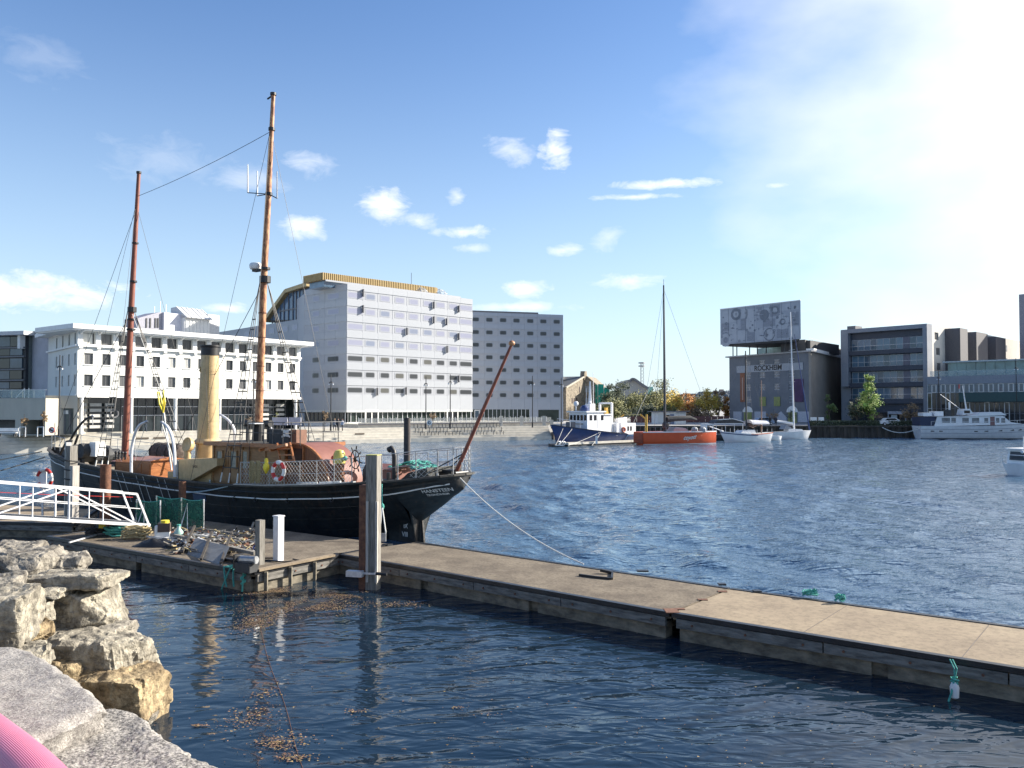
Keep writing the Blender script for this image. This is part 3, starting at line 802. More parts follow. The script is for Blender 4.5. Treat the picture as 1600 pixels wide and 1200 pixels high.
# --- green net cage panels
def netmat():
    m = bpy.data.materials.new('green_net'); m.use_nodes = True; n, l = m.node_tree.nodes, m.node_tree.links; b = n['Principled BSDF']
    b.inputs['Base Color'].default_value = (.02, .12, .08, 1); b.inputs['Roughness'].default_value = .9
    tc = n.new('ShaderNodeTexCoord'); t = n.new('ShaderNodeTexNoise'); t.inputs['Scale'].default_value = 5; t.inputs['Detail'].default_value = 8
    l.new(tc.outputs['Object'], t.inputs[0]); r = n.new('ShaderNodeMapRange'); r.inputs[1].default_value = .3; r.inputs[2].default_value = .65; r.inputs[3].default_value = .45; r.inputs[4].default_value = .95
    l.new(t.outputs[0], r.inputs[0]); l.new(r.outputs[0], b.inputs['Alpha']); return m
M_net = netmat()
def net_panel(pts, h, label, legs=True):
    t = thing('net_pen_panel', label, 'net panel', pts[0], 0, 'green net panels on the pontoon')
    for p in pts:
        part('post', MB().tube([p, p + V((0, 0, h))], .03, 6), M_alu, t)
    for a, b_ in zip(pts, pts[1:]):
        g = MB(); n = 14; m = 6
        for i in range(n + 1):
            for j in range(m + 1):
                q = a.lerp(b_, i / n); f = j / m
                g.v.append(q + V((.04 * math.sin(i * 1.3 + j), -.08 * math.sin(math.pi * f) + .03 * math.sin(i * .9), .03 + (h - .05) * f - .07 * math.sin(math.pi * i / n) * f)))
        for i in range(n):
            for j in range(m):
                k = i * (m + 1) + j; g.f.append((k, k + m + 1, k + m + 2, k + 1))
        part('net', g, M_net, t, smooth=True)
        part('head_rope', MB().tube([a.lerp(b_, i / 8) + V((0, 0, h - .02 - .07 * math.sin(math.pi * i / 8))) for i in range(9)], .018, 5), M_rope_green, t)
    q = pts[-1]
    if legs: part('stay', MB().tube([q + V((-.85, -.30, 0)), q + V((-.7, .1, h * .85)), q + V((-.55, -.25, 0))], .022, 5), M_alu, t)
net_panel([G(213, 825, DZ), G(250, 827, DZ)], 1.18, 'short green net panel on thin posts at the foot of the gangway')
net_panel([G(244, 823, DZ), G(283, 827, DZ), G(318, 830, DZ)], 1.28, 'longer green net panel on thin posts next to the ship side')

# --- clutter on the platform
def coil(c, r, n, m, label, name='rope_coil', th=.03, seed=1, flat=.6):
    rr = random.Random(seed); pts = []
    for i in range(n * 14):
        a = i / 14 * 2 * math.pi; q = r * (.45 + .55 * rr.random() ** .5 * (.7 + .3 * math.sin(a * .37)))
        pts.append(V(c) + V((q * math.cos(a), q * flat * math.sin(a), .03 + .03 * (i / 14) + rr.uniform(0, .08))))
    return single(name, MB().tube(pts, th, 5), m, label, 'rope', smooth=True)
coil(G(213, 842, DZ), .62, 13, M_rope_tan, 'heap of yellow tan rope coiled on the pontoon before the white can', seed=4)
coil(G(186, 838, DZ), .6, 10, M_rope_green, 'tangled heap of green rope beside the yellow rope', seed=5)
coil(G(150, 836, DZ), .5, 6, M_rope_dark, 'loose dark rope at the far left of the pontoon', seed=6)
def heap(c, rx, ry, h, m, label, name, cat, seed=0, n=18):
    mb = MB(); c = V(c)
    for i in range(n + 1):
        f = i / n
        for j in range(24):
            a = 2 * math.pi * j / 24; w = c + V((rx * f * math.cos(a), ry * f * math.sin(a), 0))
            z = h * (1 - f ** 1.7) * (1 + .6 * noise.noise(V((w.x * 3, w.y * 3, seed)))) + .06 * noise.noise(V((w.x * 11, w.y * 11, seed))) * (1 - f)
            mb.v.append(w + V((0, 0, max(.004, z))))
    for i in range(n):
        for j in range(24): k = i * 24; mb.f.append((k + j, k + 24 + j, k + 24 + (j + 1) % 24, k + (j + 1) % 24))
    return single(name, mb, m, label, cat, smooth=True, loc=c)
heap(G(248, 853, DZ), .95, .42, .26, mat('black_tarp', (.016, .016, .018), (.01, .01, .01), rough=.5, bump=.01, bscale=9), 'crumpled black tarpaulin on the pontoon in front of the rope heap', 'tarpaulin', 'tarpaulin', 3)
p = G(254, 843, DZ); t = thing('plastic_can', 'white plastic can with a dark middle and yellow lid on the pontoon', 'plastic can', p, .3)
lpart('body', MB().box(-.26, .26, -.2, .2, 0, .52), M_white, t); lpart('band', MB().box(-.16, .27, -.21, .21, .3, .62), mat('brown_plastic', (.10, .07, .06)), t)
lpart('lid', MB().cyl((.08, 0, .62), .15, .1, 14), M_yellow, t)
p = G(279, 846, DZ); t = thing('plastic_jug', 'pale green plastic jug behind the white can', 'plastic jug', p, .1)
lpart('body', MB().lathe((0, 0, 0), [(.15, 0), (.17, .05), (.17, .35), (.06, .5), (.06, .58)], 14), mat('pale_green_plastic', (.35, .55, .48), rough=.3), t, smooth=True)
lpart('cap', MB().cyl((0, 0, .58), .07, .05, 10), M_rope_green, t)
# big timber frame (three cross bars over a tilted panel)
t = thing('timber_rack', 'dark timber frame with three cross bars lying against a pale panel at the pontoon edge', 'timber frame', G(330, 872, DZ))
f0, f1 = G(268, 846, DZ) + V((0, 0, .25)), G(412, 874, DZ) + V((-.3, .1, .18))
part('long_rail', MB().beam(f0, f1, .14, .10), M_greywood, t)
part('long_rail', MB().beam(G(262, 855, DZ) + V((0, 0, .05)), G(392, 890, DZ) + V((0, .25, .08)), .12, .09), M_rub, t)
for (a, b_) in (((304, 826), (284, 868)), ((331, 836), (314, 879)), ((362, 836), (345, 885))):
    part('cross_bar', MB().beam(G(a[0], a[1] + 16, DZ) + V((0, 0, .48)), G(b_[0], b_[1] - 2, DZ) + V((0, 0, .06)), .075, .075), mat('dark_timber', (.07, .06, .05), (.035, .03, .025), rough=.85), t)
part('panel', MB().prism([G(292, 866, DZ), G(346, 884, DZ), G(358, 870, DZ) + V((0, 0, .3)), G(304, 856, DZ) + V((0, 0, .3))], (0, 0, .0), (0, .04, .03)), mat('grey_board', (.20, .20, .195), (.14, .14, .135)), t)
for (i, (a, b_)) in enumerate((((236, 842), (300, 850)), ((300, 838), (352, 846)))):
    t = thing('aluminium_ladder', ['aluminium ladder lying flat behind the white can', 'aluminium ladder lying beyond the timber frame'][i], 'ladder', G(*a, DZ))
    p0, p1 = G(*a, DZ) + V((0, 0, .12)), G(*b_, DZ) + V((0, 0, .12)); u = (p1 - p0).normalized(); w = V((-u.y, u.x, 0)) * .2
    for s in (-1, 1): part('rail', MB().beam(p0 + w * s, p1 + w * s, .03, .07), M_alu, t)
    n = int((p1 - p0).length / .28)
    for k in range(1, n): q = p0.lerp(p1, k / n); part('rung', MB().beam(q - w, q + w, .03), M_alu, t)
# odd timbers and scraps
for i, (a, b_, w, m, lab) in enumerate([((296, 828), (400, 842), .10, M_greywood, 'long grey plank lying behind the timber frame'), ((380, 868), (412, 866), .12, mat('pale_timber', (.5, .47, .42)), 'pale timber offcut by the grey post'),
        ((352, 846), (410, 852), .06, M_alu, 'thin metal bar on the scrap heap'), ((340, 858), (396, 860), .09, M_greywood, 'grey batten across the scrap heap'), ((108, 850), (150, 838), .05, M_alu, 'thin curved pale bar hanging over the pontoon edge')]):
    p0, p1 = G(*a, DZ) + V((0, 0, w / 2 + .03)), G(*b_, DZ) + V((0, 0, w / 2 + .03))
    single('timber_offcut', MB().beam(p0, p1, w, w), m, lab, 'plank')
rr = random.Random(21); sm = [M_greywood, M_dark, M_alu, M_rust, M_rope_tan, M_greywood]
gm = [MB() for _ in sm]
for i in range(300):
    q = G(rr.uniform(262, 398), rr.uniform(832, 866), DZ) + V((0, 0, .03 + rr.random() * .16)); s = rr.uniform(.02, .09); k = rr.randrange(len(sm))
    d = V((rr.gauss(0, 1), rr.gauss(0, 1), rr.gauss(0, .35))).normalized() * s * rr.uniform(1, 4); gm[k].beam(q - d, q + d, s, s * .6)
t = thing('scrap_heap', 'heap of small white, dark and metal scraps behind the timber frame', 'scrap heap', G(350, 855, DZ))
for g, m in zip(gm, sm): part('scraps', g, m, t, kind='stuff')
p = G(385, 893, DZ) ; t = thing('tool_box', 'black motor block on the pontoon corner next to the grey post', 'motor', p, -.5)
lpart('body', MB().box(-.3, .3, -.2, .2, 0, .28), M_dark, t); lpart('cylinder_head', MB().tube([(-.35, 0, .34), (.4, 0, .38)], .12, 10), M_steel, t); lpart('clamp', MB().box(-.36, -.28, -.2, .16, .1, .5), M_black, t)

def rope(p, q, sag, r, m, label, group=None, n=16, name='mooring_line'):
    p, q = V(p), V(q)
    return single(name, MB().tube([p.lerp(q, i / n) - V((0, 0, sag * 4 * (i / n) * (1 - i / n))) for i in range(n + 1)], r, 6), m, label, 'rope', group, smooth=True)
# green rope tied round the near corner of the platform
t = thing('tied_rope', 'green rope tied round the near corner of the wide pontoon', 'rope', C0 + V((0, 0, DZ)))
w = V((-.56, -.83, 0))
for i, (s, z1, dx) in enumerate(((.25, .05, 0), (.9, -.02, .35), (1.2, .1, -.2), (.75, .15, -.1))):
    a = C0 + uP * s + w * .14
    part('strand', MB().tube([a - w * .4 + V((0, 0, DZ + .03)), a + V((0, 0, DZ + .02)), a + w * .03 + uP * (dx * .4) + V((0, 0, DZ * .6)), a + w * .05 + uP * dx + V((0, 0, z1))], .028, 6), M_rope_green, t, smooth=True)
part('knot', MB().tube([C0 + uP * .25 + w * .16 + V((.06 * math.cos(k), .04 * math.sin(k * 1.3), DZ - .1 - .03 * k)) for k in range(10)], .035, 6), M_rope_green, t, smooth=True)
part('strand', MB().tube([C0 + uP * .25 + w * .1 + V((0, 0, DZ + .04)), C0 + uP * .75 + w * .12 + V((0, 0, DZ + .06)), C0 + uP * 1.2 + w * .1 + V((0, 0, DZ + .03))], .028, 6), M_rope_green, t, smooth=True)
# bent bar and rope ends on the walkway
b0 = G(905, 900, DZ) + V((0, 0, .035)); b1 = G(956, 906, DZ) + V((0, 0, .035)); b2 = G(957, 897, DZ) + V((0, 0, .035)); b3 = G(938, 896, DZ) + V((0, 0, .1))
single('bent_bar', MB().beam(b0, b0.lerp(b1, .5) + V((0, -.05, 0)), .06).beam(b0.lerp(b1, .5) + V((0, -.05, 0)), b1, .06).beam(b1, b2, .06).beam(b2, b3, .10, .08), M_black, 'bent black metal bar lying on the brown walkway', 'metal bar')
for (px, py, s, lab) in ((1266, 934, .22, 'larger tuft of green rope on the far edge of the tan walkway'), (1312, 942, .15, 'smaller tuft of green rope on the far edge of the tan walkway')):
    coil(G(px, py, DZ), s, 5, M_rope_green, lab, 'rope_end', .018, px)
t = thing('dock_fender', 'small white fender tied with green rope to the near side of the tan walkway', 'fender', G(1490, 1040, .5))
q = G(1490, 1050, .5) + V((-.05, -.12, 0))
part('float', MB().lathe((q.x, q.y, 0), [(.02, .02), (.075, .06), (.085, .25), (.06, .33), (.02, .35)], 12), M_white, t, smooth=True)
for dx, e in ((-.0, (0, 0)), (.05, (.04, 0))): part('rope', MB().tube([q + V((dx, .16, DZ - .42)), q + V((dx, 0, .1)), q + V((0, 0, -.12))], .014, 5), M_rope_green, t)
part('knot', MB().tube([q + V((.055 * math.cos(k * 1.2), .05 * math.sin(k), -.06 - .01 * k)) for k in range(14)], .02, 5), M_rope_green, t, smooth=True)
part('tail', MB().tube([q + V((-.02, -.02, -.12)), q + V((-.08, -.04, -.35)), q + V((-.15, -.05, -.52))], .02, 5), M_rope_green, t)
# chain / rope lying along the water surface in the basin
single('sunken_line', MB().tube([G(388 + (i / 24) * 86 + 2 * math.sin(i * .5), 925 + 275 * (i / 24), .012) for i in range(25)], .005, 5), M_rust, 'thin pale line running across the basin surface towards the viewer', 'rope', smooth=True)
# pink ribbed hose on the slab
def pink():
    mb = MB(); c = G(-150, 1300, 4.0) + V((0, 0, .13)); n = 60; pts = []
    e = [G(-520, 1060, 4.0), G(-240, 1108, 4.0), G(-97, 1157, 4.0), G(-12, 1219, 4.0), G(70, 1310, 4.0), G(110, 1440, 4.0)]
    for i in range(len(e) - 1):
        p0, p1, p2, p3 = e[max(0, i - 1)], e[i], e[i + 1], e[min(len(e) - 1, i + 2)]
        for k in range(10):
            t = k / 10; pts.append(.5 * ((2 * p1) + (p2 - p0) * t + (2 * p0 - 5 * p1 + 4 * p2 - p3) * t * t + (3 * p1 - p0 - 3 * p2 + p3) * t ** 3) + V((0, 0, .12)))
    m = 220; ref = V((0, 0, 1))
    for i, p in enumerate(pts):
        d = (pts[min(i + 1, len(pts) - 1)] - pts[max(0, i - 1)]).normalized(); b_ = d.cross(ref).normalized(); u = b_.cross(d)
        for j in range(m):
            a = 2 * math.pi * j / m; r_ = .125 + (.0012 if j % 2 else -.0)
            mb.v.append(p + (b_ * math.cos(a) + u * math.sin(a)) * r_)
    for i in range(len(pts) - 1):
        for j in range(m): a = i * m + j; b_ = i * m + (j + 1) % m; mb.f.append((a, b_, b_ + m, a + m))
    single('pink_hose', mb, mat('pink_rubber', (.62, .19, .28), (.56, .155, .24), rough=.4, scale=3), 'thick pink lengthwise ribbed hose lying on the stone slab in the bottom left corner', 'hose', smooth=False)
pink()
# ================================================================ THE STEAMSHIP
S0 = V((-1.92, 33.2, 0)); SD = V((-.8198, .5727, 0)); SN = V((-.5727, -.8198, 0))
SHIP_ROT = math.atan2(SD.y, SD.x)
def S(px, py, yo):
    """point of the ship's lengthwise plane y = yo seen at a photo pixel, in ship coordinates"""
    a, s = ray(px, py); ox = S0.x + SN.x * yo; oy = S0.y + SN.y * yo
    t = (a * oy - ox) / (SD.x - a * SD.y); Y = oy + SD.y * t
    return V((t, yo, CAM_H + s * Y))
def lerp_t(tab, x):
    if x <= tab[0][0]: return tab[0][1]
    for (a, p), (b_, q) in zip(tab, tab[1:]):
        if x <= b_:
            f = (x - a) / (b_ - a); f = f * f * (3 - 2 * f) * .35 + f * .65; return p + (q - p) * f
    return tab[-1][1]
SL = 33.1
zt = lambda x: lerp_t([(0, 2.92), (2.5, 2.64), (6, 2.34), (9, 2.16), (12, 2.08), (15.5, 2.12), (20, 2.28), (25, 2.52), (30, 2.85), (33.1, 3.1)], x)
bt = lambda x: lerp_t([(0, .05), (.12, .6), (.4, 1.1), (1, 1.62), (2.3, 2.15), (4, 2.48), (7, 2.7), (12, 2.78), (20, 2.75), (24, 2.5), (27, 2.1), (29.5, 1.5), (31.5, .85), (33.1, .04)], x)
zb = lambda x: lerp_t([(0, 2.35), (.5, 2.05), (1.4, 1.42), (2.25, .86)], x) if x < 2.3 else -1.3
pw = lambda x: lerp_t([(0, .6), (1.2, .7), (2.3, .85), (4, .78), (6, .6), (9, .36), (13, .22), (20, .26), (25, .5), (29, .9), (33.1, 1.3)], x)
zk = lambda x: zb(x) if x < 2.3 else lerp_t([(2.3, .95), (3.5, .72), (4.7, -.1), (6.2, -.9), (8, -1.3)], x)
def hull_y(x, z):
    t = max(0., min(1., (z - zk(x)) / (zt(x) - zk(x)))); return max(.07, bt(x) * t ** pw(x)) if x >= 2.3 else bt(x) * t ** pw(x)
def rake(x, z):
    t = max(0., min(1., (z + 1.3) / (zt(x) + 1.3))); return x - 1.3 * (1 - t) * max(0, (x - 26) / 7.1) ** 2
SM = Matrix.Translation(S0) @ Matrix.Rotation(SHIP_ROT, 4, 'Z')
M_hull = mat('hull_black', (.026, .030, .030), (.012, .014, .015), rough=.5, scale=1.1, detail=9, stretch=(1, 1, 2.5), bump=.02, bscale=1.6, fine=(5, .5), streak=(5.5, (.10, .06, .035), .45))
M_cap = mat('rail_cap', (.07, .065, .055), (.04, .038, .034), rough=.7, scale=6)
M_teak = mat('varnished_wood', (.42, .16, .05), (.24, .08, .025), rough=.42, scale=2.4, detail=7, stretch=(1, 1, 7), coat=.2)
M_lwood = mat('light_panelling', (.37, .195, .08), (.25, .125, .05), rough=.5, scale=2.4, detail=7, stretch=(1, 1, 7))
M_dwood = mat('dark_panelling', (.22, .09, .035), (.12, .045, .02), rough=.45, scale=2, detail=7, stretch=(7, 1, 1))
M_mastA = mat('mast_wood_worn', (.52, .27, .13), (.20, .07, .03), rough=.5, scale=3.5, detail=8, stretch=(2.5, 2.5, .8), lo=.42, hi=.58)
M_mastB = mat('mast_wood_red', (.27, .085, .05), (.15, .045, .03), rough=.5, scale=3.0, detail=8, stretch=(2.5, 2.5, .7))
M_cream = mat('cream_yellow_paint', (.60, .43, .22), (.53, .37, .18), rough=.5, scale=1.6, detail=8, lo=.3, hi=.6, fine=(6, .18), streak=(7, (.30, .17, .07), .4))
M_redroof = mat('oxide_roof', (.25, .105, .08), (.20, .08, .06), rough=.6, scale=2)
M_canvas = mat('grey_canvas', (.075, .075, .075), (.05, .05, .05), rough=.9, scale=4, bump=.01, bscale=5)
M_deckw = mat('deck_planks', (.34, .29, .22), (.22, .18, .13), rough=.8, scale=2, stretch=(1, 9, 1))
ship = thing('steamship', 'old black hulled steamship with a yellow funnel and two wooden masts moored at the pontoon', 'ship', M=SM)

def sp(name, mb, m, parent=ship, **k): return part(name, mb, m, parent, M=SM, **k)
# hull
xs = [0, .06, .12, .25, .4, .7, 1, 1.4, 1.8, 2.28, 2.32, 2.8, 3.4, 4, 5, 6, 7, 8, 9, 10.5, 12, 13.5, 15, 17, 19, 21, 23, 25, 26.5, 28, 29, 30, 31, 31.8, 32.5, 33.1]
hm = MB(); nt = 22
for s in (1, -1):
    for x in xs:
        for j in range(nt + 1):
            f = (j / nt); z = zb(x) + (zt(x) - zb(x)) * f
            hm.v.append(V((rake(x, z), s * max(.03, hull_y(x, z)), z)))
W_ = nt + 1
for s in range(2):
    o_ = s * len(xs) * W_
    for i in range(len(xs) - 1):
        for j in range(nt):
            a = o_ + i * W_ + j; q = (a, a + W_, a + W_ + 1, a + 1); hm.f.append(q[::-1] if s else q)
    
n0 = len(xs) * W_
for i in range(len(xs) - 1):    # keel closure
    a = i * W_; hm.f.append((a, n0 + a, n0 + a + W_, a + W_))
for e in (0, len(xs) - 1):
    for j in range(nt): a = e * W_ + j; hm.f.append((a, a + 1, n0 + a + 1, n0 + a))
sp('hull', hm, M_hull, smooth=True)
# deck, bulwark inside, cap rail
dk = lambda x: zt(x) - lerp_t([(0, .12), (8, .12), (10, .25), (14, .55), (29, .6), (33.1, .5)], x)
dm = MB()
for x in xs[2:]:
    z = dk(x); y = max(.03, hull_y(x, z) - .05); dm.v += [V((rake(x, z), y, z)), V((rake(x, z), 0, z + .05)), V((rake(x, z), -y, z))]
for i in range(len(xs) - 3): a = 3 * i; dm.f += [(a, a + 1, a + 4, a + 3), (a + 1, a + 2, a + 5, a + 4)]
sp('deck', dm, M_deckw)
bw = MB(); cap = MB()
for s in (1, -1):
    k = len(bw.v)
    for x in xs[2:]: bw.v += [V((x, s * max(.02, bt(x) - .07), zt(x))), V((rake(x, dk(x)), s * max(.02, hull_y(x, dk(x)) - .07), dk(x)))]
    for i in range(len(xs) - 3): a = k + 2 * i; bw.f.append((a, a + 1, a + 3, a + 2))
    pts = [V((x, s * max(.0, bt(x) - .03), zt(x) + .02)) for x in xs]
    for p, q in zip(pts, pts[1:]): cap.beam(p, q, .20, .07)
sp('bulwark', bw, M_canvas); sp('cap_rail', cap, M_cap)
# upper wale and the white line
def run(x0, x1, d, r, s=1, out=.02, n=70):
    pts = []
    for i in range(n + 1):
        x = x0 + (x1 - x0) * i / n; z = zt(x) - d(x); pts.append(V((rake(x, z), s * (hull_y(x, z) + out), z)))
    return pts
dl = lambda x: lerp_t([(0, .30), (3, .55), (8, .55), (14, .48), (25, .5), (33, .55)], x)
for s in (1, -1):
    pts = run(.25, 32.9, dl, .03, s)
    sp('white_line', MB().tube(pts, .03, 6), M_white, smooth=True)
    sp('rubbing_strake', MB().tube(run(.1, 32.9, lambda x: dl(x) * .5, .05, s), .055, 6), M_hull, smooth=True)
# rudder and post
sp('rudder', MB().prism([(1.98, 0, -1.2), (2.24, 0, -1.2), (2.26, 0, 1.0), (2.16, 0, .98), (2.08, 0, .3)], (0, -.05, 0), (0, .05, 0)), M_hull)
sp('stern_post', MB().beam((2.26, 0, -1.2), (2.26, 0, 1.1), .12, .12), M_cap)
# lettering that follows the plating
def letter(s_, size, x, z, m, name='lettering', bold=.0, slope=0., italic=0.):
    tb = text_mb(s_, size, bold); mb = MB(); mb.f = tb.f
    for v in tb.v:
        X = x - (v.x + italic * v.y) * math.cos(slope); Z = z + v.y + v.x * math.sin(slope)
        mb.v.append(V((rake(X, Z), hull_y(X, Z) + .035, Z)))
    sp(name, mb, m)
M_let = mat('letter_white', (.75, .75, .72), (.6, .6, .58), rough=.5)
letter('HANSTEEN', .19, .72, 2.31, M_let, 'ship_name', .003, .10, .15)
letter('TRONDHEIM', .115, .80, 2.14, M_let, 'home_port', .002, .10, .15)
# draught figures on the flat dead wood of the stern
for s_, q_ in (('IX', S(634, 822, .1)), ('VIII', S(633, 835, .1))):
    z = q_.z
    tb = text_mb(s_, .27, .006); mb = MB(); mb.f = tb.f
    for v in tb.v:
        X = q_.x - v.x * .9; mb.v.append(V((X, hull_y(X, z + v.y) + .04, z + v.y)))
    sp('draught_mark', mb, M_let)
hw = MB()
for x in (5.2, 7.6, 9.6, 11): z = zt(x) - dl(x) - .02; hw.torus((x, hull_y(x, z) + .03, z - .05), .09, .03, (0, 1, 0), n=10, m=5)
sp('hawse_rings', hw, M_black)
bf = MB(); x = 13; bf.v += [V((xx, hull_y(xx, zz) + .025, zz)) for xx, zz in ((13.1, 1.25), (14.1, 1.25), (14.1, 1.62), (13.1, 1.62))]; bf.f.append((0, 1, 2, 3))
sp('blue_patch', bf, mat('faded_blue', (.05, .09, .16), rough=.6))

# riveted plate laps along the side
for k_, dd in enumerate((.95, 1.45, 1.95)):
    for a_, b2 in ((4.2, 9.5), (9.5, 15.5), (15.5, 21.5), (21.5, 27.5)): sp('plate_lap', MB().tube(run(a_, b2, lambda x: min(dd, zt(x) - .15), .01, 1, .004, 24), .013, 4), M_hull)
for x in [4.6 + 2.3 * i for i in range(11)]: sp('plate_butt', MB().tube([V((rake(x, z), hull_y(x, z) + .004, z)) for z in [.1 + (zt(x) - .45) * j / 8 for j in range(9)]], .012, 4), M_hull)
# ---- deckhouse
dh = MB().box(9.0, 14.2, -1.5, 1.5, 1.9, 3.86)
house = sp('deckhouse', dh, M_lwood)
M_wfr = mat('window_frame_wood', (.36, .2, .09), rough=.5)
def sub(name, mb, m, parent, **k): return part(name, mb, m, parent, M=SM, **k)
for a, b_ in ((340, 348), (358, 370), (377, 390)):
    x1, x0 = S(a, 718, 1.5).x, S(b_, 718, 1.5).x; z1, z0 = S(a, 705, 1.5).z, S(a, 731, 1.5).z
    w = sub('window', MB().box(x0 - .05, x0, 1.5, 1.56, z0 - .05, z1 + .05).box(x1, x1 + .05, 1.5, 1.56, z0 - .05, z1 + .05).box(x0, x1, 1.5, 1.56, z1, z1 + .05).box(x0, x1, 1.5, 1.58, z0 - .06, z0), M_wfr, house)
    # curtained pane
pm = MB()
for a, b_ in ((340, 348), (358, 370), (377, 390)):
    x1, x0 = S(a, 718, 1.5).x, S(b_, 718, 1.5).x; z1, z0 = S(a, 705, 1.5).z, S(a, 731, 1.5).z
    sub('pane', MB().box(x0, x1, 1.505, 1.52, z0, z1), glass('cabin_pane', (.36, .36, .30), .15, .4, 3), house)
for x in (9.02, 10.35, 11.55, 12.0, 12.9, 14.18): sub('corner_post', MB().box(x - .06, x + .06, 1.5, 1.55, 1.9, 3.85), M_lwood, house)
for x0, x1 in ((9.15, 10.25), (10.45, 11.45), (12.1, 12.8), (13.0, 14.1)): sub('panel', MB().box(x0, x1, 1.5, 1.53, 2.1, 2.75), mat('panel_brown', (.34, .2, .09), (.26, .15, .07), rough=.5), house)
rf = sp('house_roof', MB().box(8.7, 14.5, -1.8, 1.8, 3.88, 3.97), M_cap)
sub('roof_edge', MB().box(8.7, 14.5, 1.8, 1.86, 3.8, 3.98).box(8.62, 8.7, -1.8, 1.86, 3.8, 3.98), M_teak, rf)
# curved companion aft of the house
cv = MB(); n = 14; prof = [(9.0, 4.0), (8.2, 4.02)] + [(8.2 - 2.1 * math.sin(k / n * math.pi / 2), 2.05 + 1.97 * math.cos(k / n * math.pi / 2)) for k in range(1, n + 1)]
for y in (1.5, -.5): cv.v += [V((x, y, z)) for x, z in prof]
for i in range(len(prof) - 1): cv.f.append((i, i + 1, len(prof) + i + 1, len(prof) + i))
comp = sp('curved_companion', cv, M_redroof, smooth=True)
sd_ = MB().prism([(9.0, 0, 1.95)] + [(x + .04, 0, z - .03) for x, z in prof], (0, 1.36, 0), (0, 1.42, 0)); sub('side_wall', sd_, M_dwood, comp)
sub('side_wall', MB().prism([(9.0, 0, 1.95)] + [(x + .04, 0, z - .03) for x, z in prof], (0, -.46, 0), (0, -.42, 0)), M_dwood, comp)
for p, q in (((8.95, 1.44, 2.0), (8.95, 1.44, 3.95)), ((7.85, 1.44, 2.0), (7.85, 1.44, 3.9)), ((8.9, 1.44, 3.0), (7.9, 1.44, 3.0))): sub('frame_strip', MB().beam(p, q, .07, .07), M_teak, comp)
ed = MB()
for (a, b_), (c, d) in zip(prof, prof[1:]): ed.beam((a, 1.5, b_), (c, 1.5, d), .07, .10, up=(0, 1, 0))
sub('edge_band', ed, M_teak, comp)
sub('shade_recess', MB().box(7.95, 8.85, 1.43, 1.45, 3.08, 3.8), mat('recess_shade', (.05, .02, .01)), comp)  # flat dark sheet: the open recess's shade is put into its colour
# canopy beams and ladder
for x in (9.3, 10.0): sp('canopy_beam', MB().beam((x, 1.6, 3.78), (x - .3, 2.35, 3.72), .09, .12), M_teak)
sp('canopy_rail', MB().beam(S(415, 703, 2.2), S(448, 695, 2.2), .12, .12), M_teak)
l0, l1 = S(433, 693, 1.95), S(438, 722, 2.15); r0, r1 = S(453, 692, 1.95), S(460, 722, 2.15)
lad = sp('bridge_ladder', MB().beam(l0, l1, .07, .12).beam(r0, r1, .07, .12), M_teak)
for f in (.3, .62, .9): sub('step', MB().beam(l0.lerp(l1, f), r0.lerp(r1, f), .14, .05), M_teak, lad)
# ---- bridge on the roof
M_frame0 = mat('rail_dark', (.10, .10, .10), (.06, .06, .06), rough=.6)
br = MB(); posts = [375, 387, 395, 412, 426, 442, 455, 469]
for px in posts:
    a = S(px, 690, 1.7); br.tube([V((a.x, 1.7, 3.95)), V((a.x, 1.7, 4.95))], .022, 5)
for i in range(6): x = 9.0 + i * 1.05; br.tube([V((x, -1.7, 3.95)), V((x, -1.7, 4.95))], .022, 5)
xa, xb = S(375, 690, 1.7).x, 8.75
for z in (4.93, 4.45): br.tube([V((xa, 1.7, z)), V((xb, 1.7, z)), V((xb, -1.7, z)), V((14.2, -1.7, z))], .02, 5)
sp('bridge_railing', br, M_frame0)
a, b_ = S(420, 689, 1.3), S(451, 689, 1.3)
cb = sp('canvas_screen', MB().box(b_.x, a.x, .9, 1.3, 3.98, 4.62), M_canvas)
cx, cz = S(447, 677, 1.3).x, S(447, 677, 1.3).z
em = MB(); k = 20
em.v += [V((cx + .22 * (1 + .22 * math.cos(4 * t + math.pi)) * math.cos(t), 1.315, cz + .17 * (1 + .22 * math.cos(4 * t + math.pi)) * math.sin(t))) for t in [2 * math.pi * i / k for i in range(k)]]; em.f.append(tuple(range(k)))
sub('white_emblem', em, M_let, cb)
bm_ = MB()
for s in (1, -1): bm_.v; bm_.beam((cx - .28, 1.312, cz - .17 * s), (cx + .28, 1.312, cz + .17 * s), .02, .07, up=(0, 0, 1))
sub('emblem_arms', bm_, M_let, cb)
sp('brown_locker', MB().box(S(463, 689, 1.2).x, S(452, 689, 1.2).x, .6, 1.2, 3.98, 4.6), mat('locker_brown', (.22, .10, .06), (.15, .07, .04), rough=.6))
for a, b_ in ((425, 449), (451, 470)):
    sp('white_dodger', MB().box(S(b_, 660, -1.5).x, S(a, 660, -1.5).x, -1.53, -1.5, S(a, 664, -1.5).z, S(a, 652, -1.5).z), mat('dodger_cloth', (.62, .62, .68), (.52, .52, .58), rough=.8))
for px in (387, 420): x = S(px, 690, .6).x; sp('telegraph', MB().tube([(x, .6, 3.97), (x, .6, 4.75)], .09, 10).tube([(x + .14, .6, 4.85), (x - .14, .6, 4.85)], .17, 12), M_black)
sp('chart_shelf', MB().box(S(406, 657, .4).x, S(388, 657, .4).x, .1, .7, 4.82, 4.86), M_alu)

